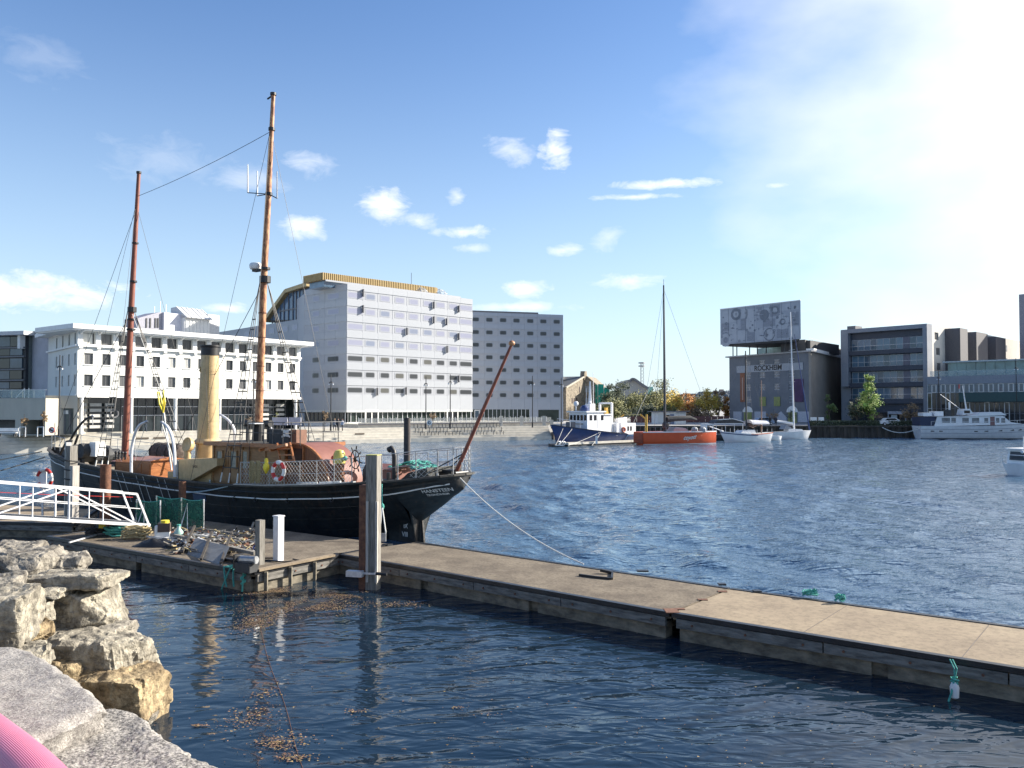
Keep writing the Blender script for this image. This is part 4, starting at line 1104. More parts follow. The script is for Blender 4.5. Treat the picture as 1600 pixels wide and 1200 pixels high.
# ---- funnel and casing
fx = 16.84; f = MB()
fl = sp('funnel', MB().tube([(fx, 0, 3.0), (fx - .02, 0, 3.82)], [.60, .58], 28).tube([(fx - .02, 0, 3.95), (fx - .13, 0, 8.30)], [.53, .44], 28), M_cream, smooth=True)
sub('funnel_collar', MB().lathe((fx - .02, 0, 0), [(.58, 3.72), (.70, 3.78), (.66, 3.9), (.54, 4.02)], 28), M_cream, fl, smooth=True)
sub('funnel_top', MB().tube([(fx - .13, 0, 8.30), (fx - .145, 0, 8.76)], [.455, .45], 28).lathe((fx - .145, 0, 0), [(.46, 8.70), (.50, 8.74), (.50, 8.82), (.44, 8.82)], 28), M_black, fl, smooth=True)
seam = MB(); ang = R(52)
seam.beam((fx - .02 - .53 * math.sin(ang) * 1.0, .53 * math.cos(ang), 4.0), (fx - .13 - .445 * math.sin(ang), .445 * math.cos(ang), 8.3), .05, .02, up=(-.6, .8, 0))
for z_ in (4.9, 5.75, 6.6, 7.45): r3 = .53 - .09 * (z_ - 3.95) / 4.35; sub('funnel_hoop', MB().tube([(fx - .02 - .11 * (z_ - 3.95) / 4.35, 0, z_), (fx - .02 - .11 * (z_ - 3.95) / 4.35, 0, z_ + .025)], r3 + .008, 28, cap=False), M_cream, fl)
sub('seam', seam, mat('cream_deep', (.55, .40, .17), rough=.5), fl)  # seam strip in a slightly deeper cream
rv = MB()
for i in range(40):
    t = i / 39; z = 4.05 + 4.2 * t; r_ = .535 - .09 * t; rv.ball((fx - .02 - .11 * t - r_ * math.sin(ang + .05), r_ * math.cos(ang + .05), z), .017, 5)
sub('rivets', rv, M_rust, fl, kind='stuff')
sub('funnel_badge', MB().tube([(fx + .1, .44, 7.7), (fx + .02, .45, 7.62), (fx + .08, .45, 7.5), (fx, .46, 7.45)], .03, 5), mat('cream_deep', (.5, .38, .16)), fl)
for dx, dy, zz in ((-2.5, 1.6, 4.0), (3.0, 2.2, 2.3), (2.6, -2.2, 2.3), (-2.4, -1.6, 4.0)):
    sub('funnel_guy', MB().tube([(fx - .1, .3 * (1 if dy > 0 else -1), 7.9), (fx + dx, dy, zz)], .008, 4), M_black, fl)
cs = sp('boiler_casing', MB().prism([(16.32, 0, 1.95), (16.32, 0, 3.05), (13.3, 0, 3.2), (13.3, 0, 2.85), (15.6, 0, 1.95)], (0, -1.9, 0), (0, 1.95, 0)), M_cream)
sub('casing_base', MB().box(14.25, 16.2, -1.6, 1.6, 1.6, 2.9).box(16.2, 17.9, -1.1, 1.1, 1.6, 2.95), M_cream, cs)
tb = text_mb('LADE', .17, .004); mb = MB(); mb.f = tb.f; q0 = S(305, 729, 1.95)
mb.v = [V((q0.x - v.x, 1.96, q0.z + v.y)) for v in tb.v]; sub('casing_lettering', mb, mat('letter_brown', (.12, .07, .03)), cs)
sub('casing_pipe', MB().tube([(16.45, 1.95, 1.9), (16.45, 1.95, 3.0)], .05, 8), M_steel, cs)
vx = S(293, 715, 1.1).x
vt = sp('ventilator', MB().tube([(vx, 1.1, 1.7), (vx, 1.1, 3.45)], [.17, .16], 14), M_cream, smooth=True)
vc = MB(); vc.M = Matrix.Translation((vx, 1.1, 3.72)) @ Matrix.Rotation(R(-80), 4, 'X'); vc.lathe((0, 0, 0), [(.16, -.28), (.3, -.2), (.37, -.05), (.38, .06), (.36, .08), (.30, .04), (.05, .0)], 22)
sub('cowl', vc, M_cream, vt, smooth=True)
sp('small_locker', MB().box(S(276, 735, 1.5).x, S(262, 735, 1.5).x, .9, 1.5, 1.7, 2.35), M_cream)

# ---- masts
def spath(lst, yo): return [S(px, py, yo) for px, py in lst]
mm = sp('main_mast', MB().tube([(12.86, 0, 1.6), (12.8, 0, 3.97), (12.47, 0, 11.9), (12.17, 0, 16), (11.87, 0, 20.9)], [.20, .20, .165, .14, .095], 14), M_mastA, smooth=True)
sub('mast_boot', MB().tube([(12.82, 0, 3.9), (12.77, 0, 4.9)], [.30, .24], 14), M_black, mm)
fm_ = sp('fore_mast', MB().tube([(24.62, 0, 1.8), (24.1, 0, 11.2), (23.5, 0, 19.0)], [.20, .165, .10], 14), M_mastB, smooth=True)
for z in (5.2, 6.4, 7.6, 9.0, 10.2): sub('iron_band', MB().tube([(12.8 - (z - 4) * .042, 0, z), (12.8 - (z - 4) * .042, 0, z + .05)], .195, 12), M_rust, mm)
def mx_(z): return 12.8 + (11.87 - 12.8) * (z - 3.97) / 16.93
def fx_(z): return 24.56 + (23.5 - 24.56) * (z - 2.87) / 16.13
for px, py, r_, h in ((412, 437, .27, .32), (413, 420, .22, .12), (421, 303, .17, .14), (424, 202, .16, .14), (427, 147, .15, .12)):
    z = S(px, py, 0).z; sub('mast_band', MB().tube([(mx_(z), 0, z - h / 2), (mx_(z), 0, z + h / 2)], r_, 12), M_black, mm)
for px, py, r_, h in ((205, 484, .25, .28), (205, 499, .22, .08), (208, 440, .2, .1), (211, 380, .18, .08), (216, 270, .14, .12), (204, 515, .25, .1)):
    z = S(px, py, 0).z; sub('mast_band', MB().tube([(fx_(z), 0, z - h / 2), (fx_(z), 0, z + h / 2)], r_, 12), M_black, fm_)
za = S(421, 303, 0).z
for px, t0, t1, yy in ((387, 301, 257, .3), (402, 306, 267, -.3), (433, 310, 268, -.2)):
    a = S(px, t0, yy); b_ = S(px, t1, yy)
    sub('antenna', MB().tube([a, b_], [.035, .025], 6), M_whitemetal, mm); sub('antenna_arm', MB().tube([(mx_(za), 0, za), a], .025, 5), M_black, mm)
a = S(402, 418, .0); rd = sub('radar', MB().lathe((a.x, .1, a.z), [(.05, -.12), (.26, -.1), (.30, 0), (.30, .12), (.24, .2), (.02, .22)], 18), M_white, mm, smooth=True)
sub('radar_base', MB().box(a.x - .45, a.x + .15, -.05, .2, a.z - .22, a.z - .12), M_dark, mm)
sub('top_bracket', MB().beam((11.87, 0, 20.85), (12.3, 0, 20.75), .06), M_black, mm)
# rigging: shrouds with ratlines
def shrouds(mast, mx, mz, feet, yf, zf, sd, nrat, z0f=.2, z1f=.93):
    top = V((mx, sd * .22, mz)); ft = [V((x, sd * yf, zf)) for x in feet]
    for p in ft:
        sub('shroud', MB().tube([top, p], .018, 5), M_black, mast)
        sub('lanyard', MB().tube([top.lerp(p, .955), p], .035, 5), M_rope_white, mast)
    for i in range(nrat):
        f = z0f + (z1f - z0f) * i / (nrat - 1)
        sub('ratline', MB().beam(top.lerp(ft[0], f), top.lerp(ft[-1], f), .03, .05), M_black, mast)
shrouds(mm, 12.47, 11.75, (10.9, 11.5, 12.1), 2.62, 2.2, 1, 15)
shrouds(mm, 12.47, 11.75, (10.9, 11.5, 12.1), 2.62, 2.2, -1, 15)
shrouds(fm_, 24.1, 11.05, (21.9, 22.5, 23.1), 2.5, 2.4, 1, 15)
shrouds(fm_, 24.1, 11.05, (21.9, 22.5, 23.1), 2.5, 2.4, -1, 15)
def stay(p, q, mast, r_=.012, sag=0., m=M_black): sub('stay', MB().tube([V(p).lerp(V(q), i / 8) - V((0, 0, sag * 4 * i / 8 * (1 - i / 8))) for i in range(9)], r_, 4), m, mast)
stay((mx_(19.1), 0, 19.1), (fx_(17.6), 0, 17.6), mm, .013, .15)
stay((fx_(17.0), 0, 17.0), (32.9, 0, 3.3), fm_); stay((fx_(11.1), 0, 11.1), (32.0, 0, 3.2), fm_, .018)
stay((fx_(17.0), .1, 17.0), (25.6, 2.3, 2.6), fm_, .009); stay((fx_(17.0), 0, 17.0), (20.6, -2.5, 2.4), fm_, .009)
stay((fx_(17.0), .1, 17.0), (21.8, 2.5, 2.4), fm_, .009)
stay((mx_(19.0), .1, 19.0), (14.4, 2.6, 2.2), mm, .009); stay((mx_(19.0), 0, 19.0), (9.6, -2.6, 2.2), mm, .009); stay((mx_(11.8), 0, 11.8), (20.0, 0, 3.0), mm, .015)
stay((mx_(19.0), .1, 19.0), (10.2, 2.6, 2.2), mm, .009)
a = S(246, 608, -.5)
lp = MB()
for dx in (0, .14): lp.tube([S(246 + dx * 20, 612, 0), S(249 + dx * 30, 632, 0), S(255, 644, 0), S(258 - dx * 20, 628, 0), S(255, 610, 0)], .045, 6)
sub('yellow_sling', lp, M_yellow, fm_)
sub('sling_line', MB().tube([(fx_(11), 0, 11.0), S(250, 608, 0)], .015, 4).tube([S(256, 645, 0), S(262, 690, 0), S(268, 735, 0)], .05, 5), M_rope_white, fm_)

# ---- davits
def davit(lst, yo, name='davit', r_=.075, m=M_whitemetal):
    e = spath(lst, yo); pts = []
    for i in range(len(e) - 1):
        p0, p1, p2, p3 = e[max(0, i - 1)], e[i], e[i + 1], e[min(len(e) - 1, i + 2)]
        for k in range(6): t = k / 6; pts.append(.5 * ((2 * p1) + (p2 - p0) * t + (2 * p0 - 5 * p1 + 4 * p2 - p3) * t * t + (3 * p1 - p0 - 3 * p2 + p3) * t ** 3))
    pts.append(e[-1])
    d = sp(name, MB().tube(pts, [r_] * (len(pts) - 8) + [r_ - (r_ * .35) * i / 8 for i in range(8)], 8), m, smooth=True)
    t = e[-1]; sub('block', MB().ball(t, .09, 8).tube([t, t - V((0, 0, .5))], .025, 5), M_steel, d)
    return d
davit([(205, 742), (205, 722), (206, 700), (211, 678), (219, 664), (229, 659)], 2.4)
davit([(273, 745), (273, 722), (272, 700), (268, 680), (261, 666), (253, 660)], 2.4)
davit([(364, 705), (366, 690), (366, 672), (358, 658), (346, 649), (338, 646)], -2.3)
davit([(428, 690), (428, 676), (422, 668), (413, 662), (405, 658)], -2.3)
sp('davit_line', MB().tube([S(229, 660, 2.4), S(214, 706, 2.4), S(211, 720, 2.4)], .012, 4), M_rope_white)
sp('davit_line', MB().tube([S(253, 662, 2.4), S(268, 710, 2.3), S(272, 735, 2.3)], .03, 5), M_rope_white)
# ---- foredeck
hh = sp('wooden_skylight', MB().box(20.3, 22.0, -.9, 1.0, 1.7, 2.78).box(22.0, 24.0, -.75, .85, 1.7, 2.62), M_teak)
sub('skylight_roof', MB().prism([(20.15, -1.05, 2.78), (20.15, 1.15, 2.78), (20.15, .05, 2.95)], (0, 0, 0), (2.0, 0, 0)).prism([(22.15, -.9, 2.62), (22.15, 1.0, 2.62), (22.15, .05, 2.85)], (0, 0, 0), (2.1, 0, 0)), M_teak, hh)
for x0, x1 in ((20.4, 21.1), (21.2, 21.9)): sub('panel', MB().box(x0, x1, 1.0, 1.02, 1.95, 2.6), mat('panel_redbrown', (.30, .11, .035), rough=.45), hh)
bt_ = MB(); bt_.M = Matrix.Translation((22.7, -1.5, 3.05)) @ Matrix.Rotation(R(90), 4, 'Y'); bt_.lathe((0, 0, 0), [(.05, -1.45), (.35, -1.35), (.5, -1.0), (.52, 0), (.55, .8), (.46, 1.2), (.05, 1.35)], 18)
cvb = sp('canvas_covered_boat', bt_, mat('brown_canvas', (.14, .11, .09), (.07, .055, .045), rough=.95, scale=5, bump=.02, bscale=4), smooth=True)
lb = MB()
for x in (21.6, 22.2, 23.0, 23.7): lb.torus((x, -1.5, 3.05), .55, .025, (1, 0, .15), n=16, m=4)
sub('lashing', lb, M_rope_dark, cvb)
for px in (181, 186, 191, 196): x = S(px, 710, .6).x; sp('belaying_post', MB().tube([(x, .6, 1.9), (x, .6, 3.05)], .055, 8).ball((x, .6, 3.08), .09, 8), M_black)
sp('bench', MB().box(S(262, 735, -.4).x, S(238, 735, -.4).x, -.9, -.4, 2.05, 2.15).box(18.7, 18.8, -.9, -.4, 1.7, 2.05).box(20.0, 20.1, -.9, -.4, 1.7, 2.05).box(S(262, 735, -.4).x, S(238, 735, -.4).x, -.92, -.88, 2.3, 2.6), M_lwood)
ty = S(254, 718, -.6); sp('tyre_fender', MB().torus(ty, .17, .075, (.5, 1, 0), n=16, m=8), M_black, smooth=True)
wz = dk(27) 
wl_ = MB(); wl_.tube([(27.2, -1.1, wz + .75), (27.2, 1.1, wz + .75)], .36, 14); wl_.tube([(27.2, -.5, wz + .75), (27.2, -.3, wz + .75)], .55, 16); wl_.tube([(27.2, .3, wz + .75), (27.2, .5, wz + .75)], .55, 16); wl_.box(26.9, 27.5, -1.2, -1.05, wz, wz + 1).box(26.9, 27.5, 1.05, 1.2, wz, wz + 1)
sp('windlass', wl_, M_dark)
rl = MB(); a = S(136, 704, .9); rl.tube([(a.x, .4, a.z), (a.x, 1.3, a.z)], .42, 18); a = S(118, 703, .9); rl.tube([(a.x, .3, a.z), (a.x, 1.0, a.z)], .32, 14)
sp('rope_reel', rl, M_canvas)
wb = S(153, 702, .6); sp('white_box', MB().box(wb.x - .3, wb.x + .35, .3, .9, wb.z - .4, wb.z + .42), M_white); sp('black_box', MB().box(wb.x + .45, wb.x + .95, .1, .7, wb.z - .4, wb.z + .25), M_black)
a = S(121, 715, 1.1); sp('deck_winch', MB().tube([(a.x, .9, a.z), (a.x, 1.5, a.z)], .5, 14).tube([(a.x + .8, .7, a.z + .1), (a.x + .8, 1.4, a.z + .1)], .35, 12), mat('winch_grey', (.11, .10, .09), (.06, .05, .05), rough=.7), smooth=True)
davit([(96, 718), (104, 700), (112, 684), (122, 668), (134, 655), (145, 650)], .6, 'anchor_davit', .07, M_black)
for lst in (((92, 712), (104, 690)), ((100, 715), (112, 688)), ((108, 720), (122, 680)), ((104, 690), (112, 688))):
    sp('anchor_gear', MB().tube(spath(lst, .8), .07, 6), M_black)
br = MB()
for px in (82, 87, 95, 102): a = S(px, 700, .25); br.tube([V((a.x, .3, zt(a.x))), V((a.x, .3, zt(a.x) + .85))], .025, 5)
a, b_ = S(82, 688, .3), S(102, 688, .3); br.tube([V((a.x, .3, zt(a.x) + .85)), V((b_.x, .3, zt(b_.x) + .85))], .022, 5)
sp('bow_rail', br, M_steel)
# ---- rails with netting: near side aft
def railing(x0, x1, s, n, h, name='railing', inset=.12, nets=(), zoff=0):
    mb = MB().cyl((x0, s * (bt(x0) - inset), zt(x0) + zoff), .05, .12, 8); top = []; mid = []; sts = []
    for i in range(n + 1):
        x = x0 + (x1 - x0) * i / n; y = s * (bt(x) - inset); z = zt(x) + zoff
        sts.append(MB().tube([V((x, y, z)), V((x, y, z + h))], .022, 6).cyl((x, y, z + .001), .045, .11, 8)); top.append(V((x, y, z + h))); mid.append(V((x, y, z + h * .5)))
    o_ = sp(name, mb, M_steel)
    for q in sts: sub('stanchion', q, M_steel, o_)
    sub('rail_wire', MB().tube(top, .016, 5), M_steel, o_); sub('rail_wire', MB().tube(mid, .011, 5), M_steel, o_)
    for (a, b_) in nets:
        nm_ = MB(); d = .19; k = int((b_ - a) / d)
        def pt(x, f): x = max(a, min(b_, x)); return V((x, s * (bt(x) - inset), zt(x) + zoff + .05 + (h - .06) * f))
        w = h / 1.0
        for i in range(-6, k + 7):
            for sg in (1, -1):
                xa = a + i * d; xb_ = xa + sg * .95; fa, fb = 0., 1.
                if xa < a: fa = (a - xa) / (xb_ - xa) if xb_ != xa else 0
                if xa > b_: fa = (b_ - xa) / (xb_ - xa)
                if xb_ > b_: fb = (b_ - xa) / (xb_ - xa)
                if xb_ < a: fb = (a - xa) / (xb_ - xa)
                if not (0 <= fa < fb <= 1): continue
                nm_.tube([pt(xa + (xb_ - xa) * (fa + (fb - fa) * q), fa + (fb - fa) * q) for q in (0, .5, 1)], .006, 3, cap=False)
        sub('netting', nm_, M_rope_white, o_)
    return o_
railing(3.9, 10.6, 1, 7, 1.05, nets=((4.0, 10.5),))
railing(.5, 3.2, 1, 4, 1.08, nets=((.5, 1.4),), zoff=.02)
railing(.5, 3.2, -1, 4, 1.08, nets=((.5, 1.4),), zoff=.02)
railing(3.9, 12.2, -1, 8, 1.05)
railing(14.5, 31.0, -1, 12, .95)
sr = MB(); pts = [V((.5, (bt(.5) - .12), zt(.5) + 1.1)), V((.15, .5, zt(.1) + 1.1)), V((.12, 0, zt(0) + 1.1)), V((.15, -.5, zt(.1) + 1.1)), V((.5, -(bt(.5) - .12), zt(.5) + 1.1))]
sr.tube(pts, .02, 5); sr.tube([p - V((0, 0, .5)) for p in pts], .014, 5)
for p in pts[1:4]: sr.tube([p, p - V((0, 0, 1.05))], .022, 5)
sp('stern_rail', sr, M_steel)
led = MB()
for x in [3.9 + i * .5 for i in range(14)]: led.beam((x, bt(x) - .15, zt(x) + .07), (x + .5, bt(x + .5) - .15, zt(x + .5) + .07), .42, .05)
sp('side_ledge', led, M_steel)
# ---- after deck
w0 = S(555, 718, .5); ax = V((.3, 1, 0)).normalized(); u = V((0, 0, 1)); w_ = ax.cross(u)
wh = MB().torus(w0, .40, .026, ax, n=24, m=6).torus(w0, .09, .04, ax, n=10, m=6)
whl = sp('steering_wheel', wh, M_black, smooth=True)
for k in range(8):
    a = k * math.pi / 4 + .2; d = u * math.sin(a) + w_ * math.cos(a); sub('spoke', MB().tube([w0, w0 + d * .60], .018, 5).tube([w0 + d * .47, w0 + d * .60], .03, 6), M_black, whl)
sp('steering_gear', MB().ball(w0 + V((-.6, -.3, -.5)), .30, 14, 1.3).box(w0.x - .9, w0.x - .2, -.25, .25, 2.2, w0.z - .4), M_canvas, smooth=True)
b0 = S(530, 740, 1.0); bn = sp('binnacle', MB().lathe((b0.x, 1.0, 0), [(.28, 2.2), (.24, 2.3), (.22, 3.1), (.26, 3.2)], 12), M_dwood, smooth=True)
sub('binnacle_hood', MB().lathe((b0.x, 1.0, 0), [(.28, 3.2), (.28, 3.3), (.25, 3.6), (.18, 3.75), (.03, 3.8)], 14), mat('yellow_brass', (.60, .52, .12), (.42, .36, .08), rough=.4), bn, smooth=True)
for s in (1, -1): sub('correction_ball', MB().ball((b0.x + .36 * s, 1.0, 3.42), .11, 10), M_red if s > 0 else M_rope_green, bn, smooth=True)
sl = S(583, 745, .7); sr_ = S(612, 745, .7); sk = sp('after_skylight', MB().box(sr_.x - .1, sl.x, -.7, .7, 2.3, 3.0), M_redroof)
sub('skylight_lid', MB().prism([(sr_.x - .2, -.8, 3.0), (sr_.x - .2, .8, 3.0), (sr_.x - .2, 0, 3.2)], (0, 0, 0), (sl.x - sr_.x + .3, 0, 0)), M_redroof, sk)
pp = S(616, 748, 1.0); sp('vent_pipe', MB().tube([V((pp.x, 1, 2.5)), V((pp.x, 1, 3.6)), V((pp.x + .04, 1, 3.82)), V((pp.x + .16, 1, 3.93)), V((pp.x + .3, 1, 3.86))], [.1, .1, .11, .12, .13], 10), M_black, smooth=True)
sp('quarter_bitts', MB().box(pp.x - .6, pp.x + .4, 1.5, 1.8, 2.5, 2.72).tube([(pp.x - .3, 1.65, 2.6), (pp.x - .3, 1.65, 3.0)], .08, 8).tube([(pp.x + .15, 1.65, 2.6), (pp.x + .15, 1.65, 3.0)], .08, 8), M_black)
a, b_ = S(638, 740, 1.2), S(674, 740, .9)
sp('stern_grating', MB().prism([(b_.x, 0, 2.6), (a.x + .6, 0, 2.6), (a.x + .1, 0, 2.98), (b_.x + .05, 0, 3.22)], (0, -1.1, 0), (0, 1.1, 0)), M_hull)
st0, st1 = V((.56, 0, 2.73)), V((-2.30, 0, 8.0))
es = sp('ensign_staff', MB().tube([st0, st0.lerp(st1, .5), st1], [.085, .075, .055], 10), M_mastB, smooth=True)
sub('finial', MB().ball(st1 + V((-.03, 0, .08)), .13, 12, .85), M_mastA, es, smooth=True)
for y in (-.7, .7): sub('staff_strut', MB().tube([st0.lerp(st1, .2), (1.5, y, 2.9)], .025, 5), M_black, es)
sp('stern_chock', MB().tube([(.15, -.4, 3.0), (.15, .4, 3.0)], .07, 8).box(.4, .9, -.3, .3, 2.95, 3.1), M_black)
for x in (6.0, 4.6): sp('deck_clutter', MB().beam((x, 2.3, zt(x) + .12), (x + 1.3, 2.25, zt(x + 1.3) + .12), .07, .07), M_alu)

# things that hang on or lie on the ship
def lifebuoy(px, py, yo, r_, label, wfl=1.0):
    c = SM @ S(px, py, yo); t = thing('lifebuoy', label, 'lifebuoy', c - V((0, 0, r_)), 0, 'lifebuoys hanging on the ship')
    axw = (SN + V((0, 0, .05))) if wfl > .5 else (SN * .4 + SD)
    for k in range(8):
        a = k * math.pi / 4 + .35; part('band' if k % 2 else 'ring_section', MB().torus(c, r_, .085, axw, a, a + math.pi / 4 + .005, 6, 8), M_red if k % 2 else M_white, t, smooth=True)
    part('grab_line', MB().torus(c, r_ + .1, .012, axw, n=24, m=4), M_rope_white, t)
lifebuoy(435, 736, 2.85, .36, 'red and white lifebuoy hanging on the netting beside the deckhouse')
lifebuoy(588, 725, -.6, .33, 'white and red lifebuoy behind the big timber pile on the after deck', 0)
c = SM @ S(416, 728, 2.8); t = thing('life_light', 'yellow plastic life light hanging on the netting left of the lifebuoy', 'life light', c)
part('float', MB().lathe(c, [(.03, -.33), (.06, -.28), (.14, -.12), (.13, .05), (.08, .12), (.08, .28), (.05, .34)], 12), M_yellow, t, smooth=True)
for (px, lab) in ((396, 'tan rope coil hung over the netting near the deckhouse windows'), (405, 'second tan rope coil hung over the netting, nearer the yellow life light')):
    mb = MB(); c0 = S(px, 722, 2.86)
    for k in range(4): mb.tube([SM @ (c0 + V((.10 * math.cos(a) + .03 * k, .02 * k, -.42 + .48 * math.sin(a)))) for a in [2 * math.pi * i / 14 for i in range(15)]], .022, 5, cap=False)
    single('hanging_rope_coil', mb, M_rope_tan, lab, 'rope', smooth=True)
nh = MB(); c0 = S(655, 733, -.2); rr = random.Random(8)
for k in range(26):
    pts = []
    x, y = c0.x + rr.uniform(-.7, .7), rr.uniform(-.8, .8)
    for i in range(12):
        x += rr.uniform(-.25, .25); y += rr.uniform(-.25, .25); x = max(c0.x - .8, min(c0.x + .8, x)); y = max(-.9, min(.9, y))
        pts.append(SM @ V((x, y, 3.12 + .25 * max(0, 1 - abs((x - c0.x) / .9) - abs(y) * .4) + rr.uniform(0, .06))))
    nh.tube(pts, .03, 4)
single('net_heap', nh, M_rope_green, 'heap of green netting on the stern deck of the ship', 'net', smooth=True)
nh = MB(); c0 = S(628, 736, -.4)
for k in range(12):
    x, y = c0.x + rr.uniform(-.5, .5), rr.uniform(-.8, .4); pts = []
    for i in range(10): x += rr.uniform(-.2, .2); y += rr.uniform(-.2, .2); pts.append(SM @ V((max(c0.x - .6, min(c0.x + .6, x)), y, 2.95 + rr.uniform(0, .12))))
    nh.tube(pts, .03, 4)
single('net_heap', nh, M_rope_tan, 'pale rope heap beside the green netting on the stern', 'rope', smooth=True)
# mooring lines
def sw(p): return SM @ V(p)
rope(sw((12.9, 2.6, 2.25)), G(330, 800, DZ) + V((0, 0, .35)), .45, .035, mat('blue_white_rope', (.42, .52, .55), (.3, .4, .42), rough=.9), 'pale blue mooring line from amidships down to the pontoon', 'pale blue lines amidships')
rope(sw((10.8, 2.7, 2.2)), sw((14.6, 2.95, 1.6)), .1, .03, MATS['blue_white_rope'], 'second pale blue line along the black hull amidships', 'pale blue lines amidships')
rope(sw((0.1, .2, 2.85)), G(912, 884, DZ) + V((0, 0, .05)), .35, .022, M_rope_white, 'long white line from the stern down to the brown walkway')
t0 = sw((S(598, 750, 2.45).x, 2.5, 2.62)); t1 = G(598, 846, DZ)
t1 = V((t1.x, t1.y, DZ + .1))
t = thing('mooring_line', 'green and white doubled mooring line hanging straight down from the quarter beside the timber pile', 'rope', t1)
mid = t0.lerp(t1, .42)
part('upper_rope', MB().tube([t0, mid], .025, 6), M_rope_green, t); part('knot', MB().ball(mid, .085, 8, 1.5), M_rope_green, t)
for s in (-1, 1): part('lower_rope', MB().tube([mid, t1 + V((.11 * s, 0, .25)), t1 + V((.08 * s, 0, .1))], .024, 6), M_rope_white, t)
part('shackle', MB().box(t1.x - .12, t1.x + .12, t1.y - .06, t1.y + .06, DZ + .0, DZ + .3), M_steel, t)
rope(sw((32.4, .8, 2.9)), V((-41, 40, 1.6)), .5, .03, M_rope_dark, 'upper dark mooring line from the bow to the left', 'dark bow lines')
rope(sw((31.6, 1.0, 2.6)), V((-33, 32, .75)), .5, .03, M_rope_dark, 'lower dark mooring line from the bow to the left', 'dark bow lines')
for i in range(9):
    x = 15.6 + i * .62; z = zt(x); p = V((x, hull_y(x, z) + .05, z)); q = V((x - .35, hull_y(x - .35, .9) + .05, .8))
    single('fender_lanyard', MB().tube([sw(p), sw(q)], .014, 4), M_rope_white if i % 3 else M_rope_dark, 'thin lanyard hanging down the black hull above the green nets', 'rope', 'lanyards hanging down the hull')
# ================================================================ BUILDINGS
def gp(px, Y, z=LAND): a, s = ray(px, 637); return V((a * Y, Y, z))
class Fac:
    """a wall from A to B (left to right seen from outside); u() and z() read positions off the wall plane"""
    def __init__(s, A, B, z0=LAND): s.M, s.L = facade(A, B, z0); s.A = V((A[0], A[1], z0)); s.B = V((B[0], B[1], z0)); s.d = (s.B - s.A).normalized(); s.z0 = z0
    def u(s, px):
        a, _ = ray(px, 637); return (a * s.A.y - s.A.x) / (s.d.x - a * s.d.y)
    def z(s, px, py):
        a, q = ray(px, py); t = s.u(px); return CAM_H + q * (s.A.y + s.d.y * t) - s.z0
    def part(s, n, mb, m, t, **k): return part(n, mb, m, t, M=s.M, **k)
M_wall = mat('white_render', (.72, .71, .66), (.66, .65, .60), rough=.85, scale=.35, detail=8, lo=.3, hi=.6)
M_trim = mat('white_trim', (.82, .81, .78), (.74, .73, .70), rough=.7, scale=2)
M_frame = mat('window_frame_grey', (.16, .16, .17), (.12, .12, .13), rough=.5)
M_g1 = glass('office_glass', (.05, .055, .06)); M_g2 = mat('office_blind', (.55, .54, .50), (.42, .41, .39), rough=.35, scale=3, stretch=(1, 1, 9)); M_g3 = glass('office_glass_grey', (.16, .16, .16))  # dark glass, pale blind and a greyer glass, mixed over the windows
rb_ = random.Random(5)

# ---- white office building
wf = Fac(gp(120, 105), gp(468, 133)); ws = Fac(gp(74, 118), gp(120, 105))
wt = thing('office_building', 'long white four storey office building with an overhanging flat roof', 'building', wf.A, 0)
H = 13.35; rects = []; wins = []
n = 15
for i in range(n):
    x = wf.L * (i + .62) / (n + .24)
    for (z0, z1, w) in ((11.55, 13.0, 1.5), (8.95, 10.4, 1.12), (6.2, 7.65, 1.12)): rects.append((x - w / 2, z0, x + w / 2, z1)); wins.append((x, z0, w, z1 - z0))
mb = MB(); holed(mb, wf.L, H, rects, .35, z0=4.95); wf.part('wall', mb, M_wall, wt)
for (x, z, w, h) in wins: window(wt, wf.M, x, z, w, h, .30 if h < 2 and z > 11 else .22, M_frame, rb_.choice([M_g1, M_g1, M_g3, M_g2 if z < 9 else M_g3]), 2, 1, .05, sill=M_trim)
srec = []; 
for px in (87, 96.5, 106.5, 116):
    x = ws.u(px)
    for (z0, z1) in ((11.55, 13.0), (8.9, 10.4), (6.2, 7.65)): srec.append((x - .42, z0, x + .42, z1))
mb = MB(); holed(mb, ws.L, H, srec, .35, z0=4.95); ws.part('wall', mb, M_wall, wt)
for (a, b_, c, d) in srec: window(wt, ws.M, (a + c) / 2, b_, .84, d - b_, .25, M_frame, M_g1, 1, 1, .05)
mb = MB().box(-1.3, wf.L + 1.6, -1.5, 9, 13.36, 13.95).box(-1.1, wf.L + 1.4, -1.3, 9, 13.2, 13.36); wf.part('roof_slab', mb, M_trim, wt)
mb = MB().box(-1.3, ws.L - 1.52, -1.5, .0, 13.36, 13.93); ws.part('roof_slab', mb, M_trim, wt)
for i in range(n + 1):
    x = wf.L * (i + .12) / (n + .24)
    wf.part('roof_bracket', MB().prism([(x - .07, -.1, 12.75), (x - .07, -.16, 12.75), (x - .07, -1.15, 13.14), (x - .07, -1.15, 13.19), (x - .07, -.1, 13.19)], (0, 0, 0), (.14, 0, 0)), M_trim, wt)
    wf.part('pilaster', MB().box(x - .32, x + .32, -.1, .0, 11.5, 13.2), M_trim, wt)
    wf.part('corbel', MB().box(x - .22, x + .22, -.32, 0, 10.95, 11.2), M_trim, wt)
wf.part('sill_course', MB().box(-.1, wf.L + .1, -.38, 0, 11.2, 11.45), M_trim, wt); ws.part('sill_course', MB().box(-.1, ws.L + .1, -.3, 0, 11.2, 11.42), M_trim, wt)
wf.part('base_course', MB().box(-.1, wf.L + .1, -.3, .1, 4.72, 5.05), M_trim, wt); ws.part('base_course', MB().box(0, ws.L, -.2, .1, 4.72, 5.05), M_trim, wt)
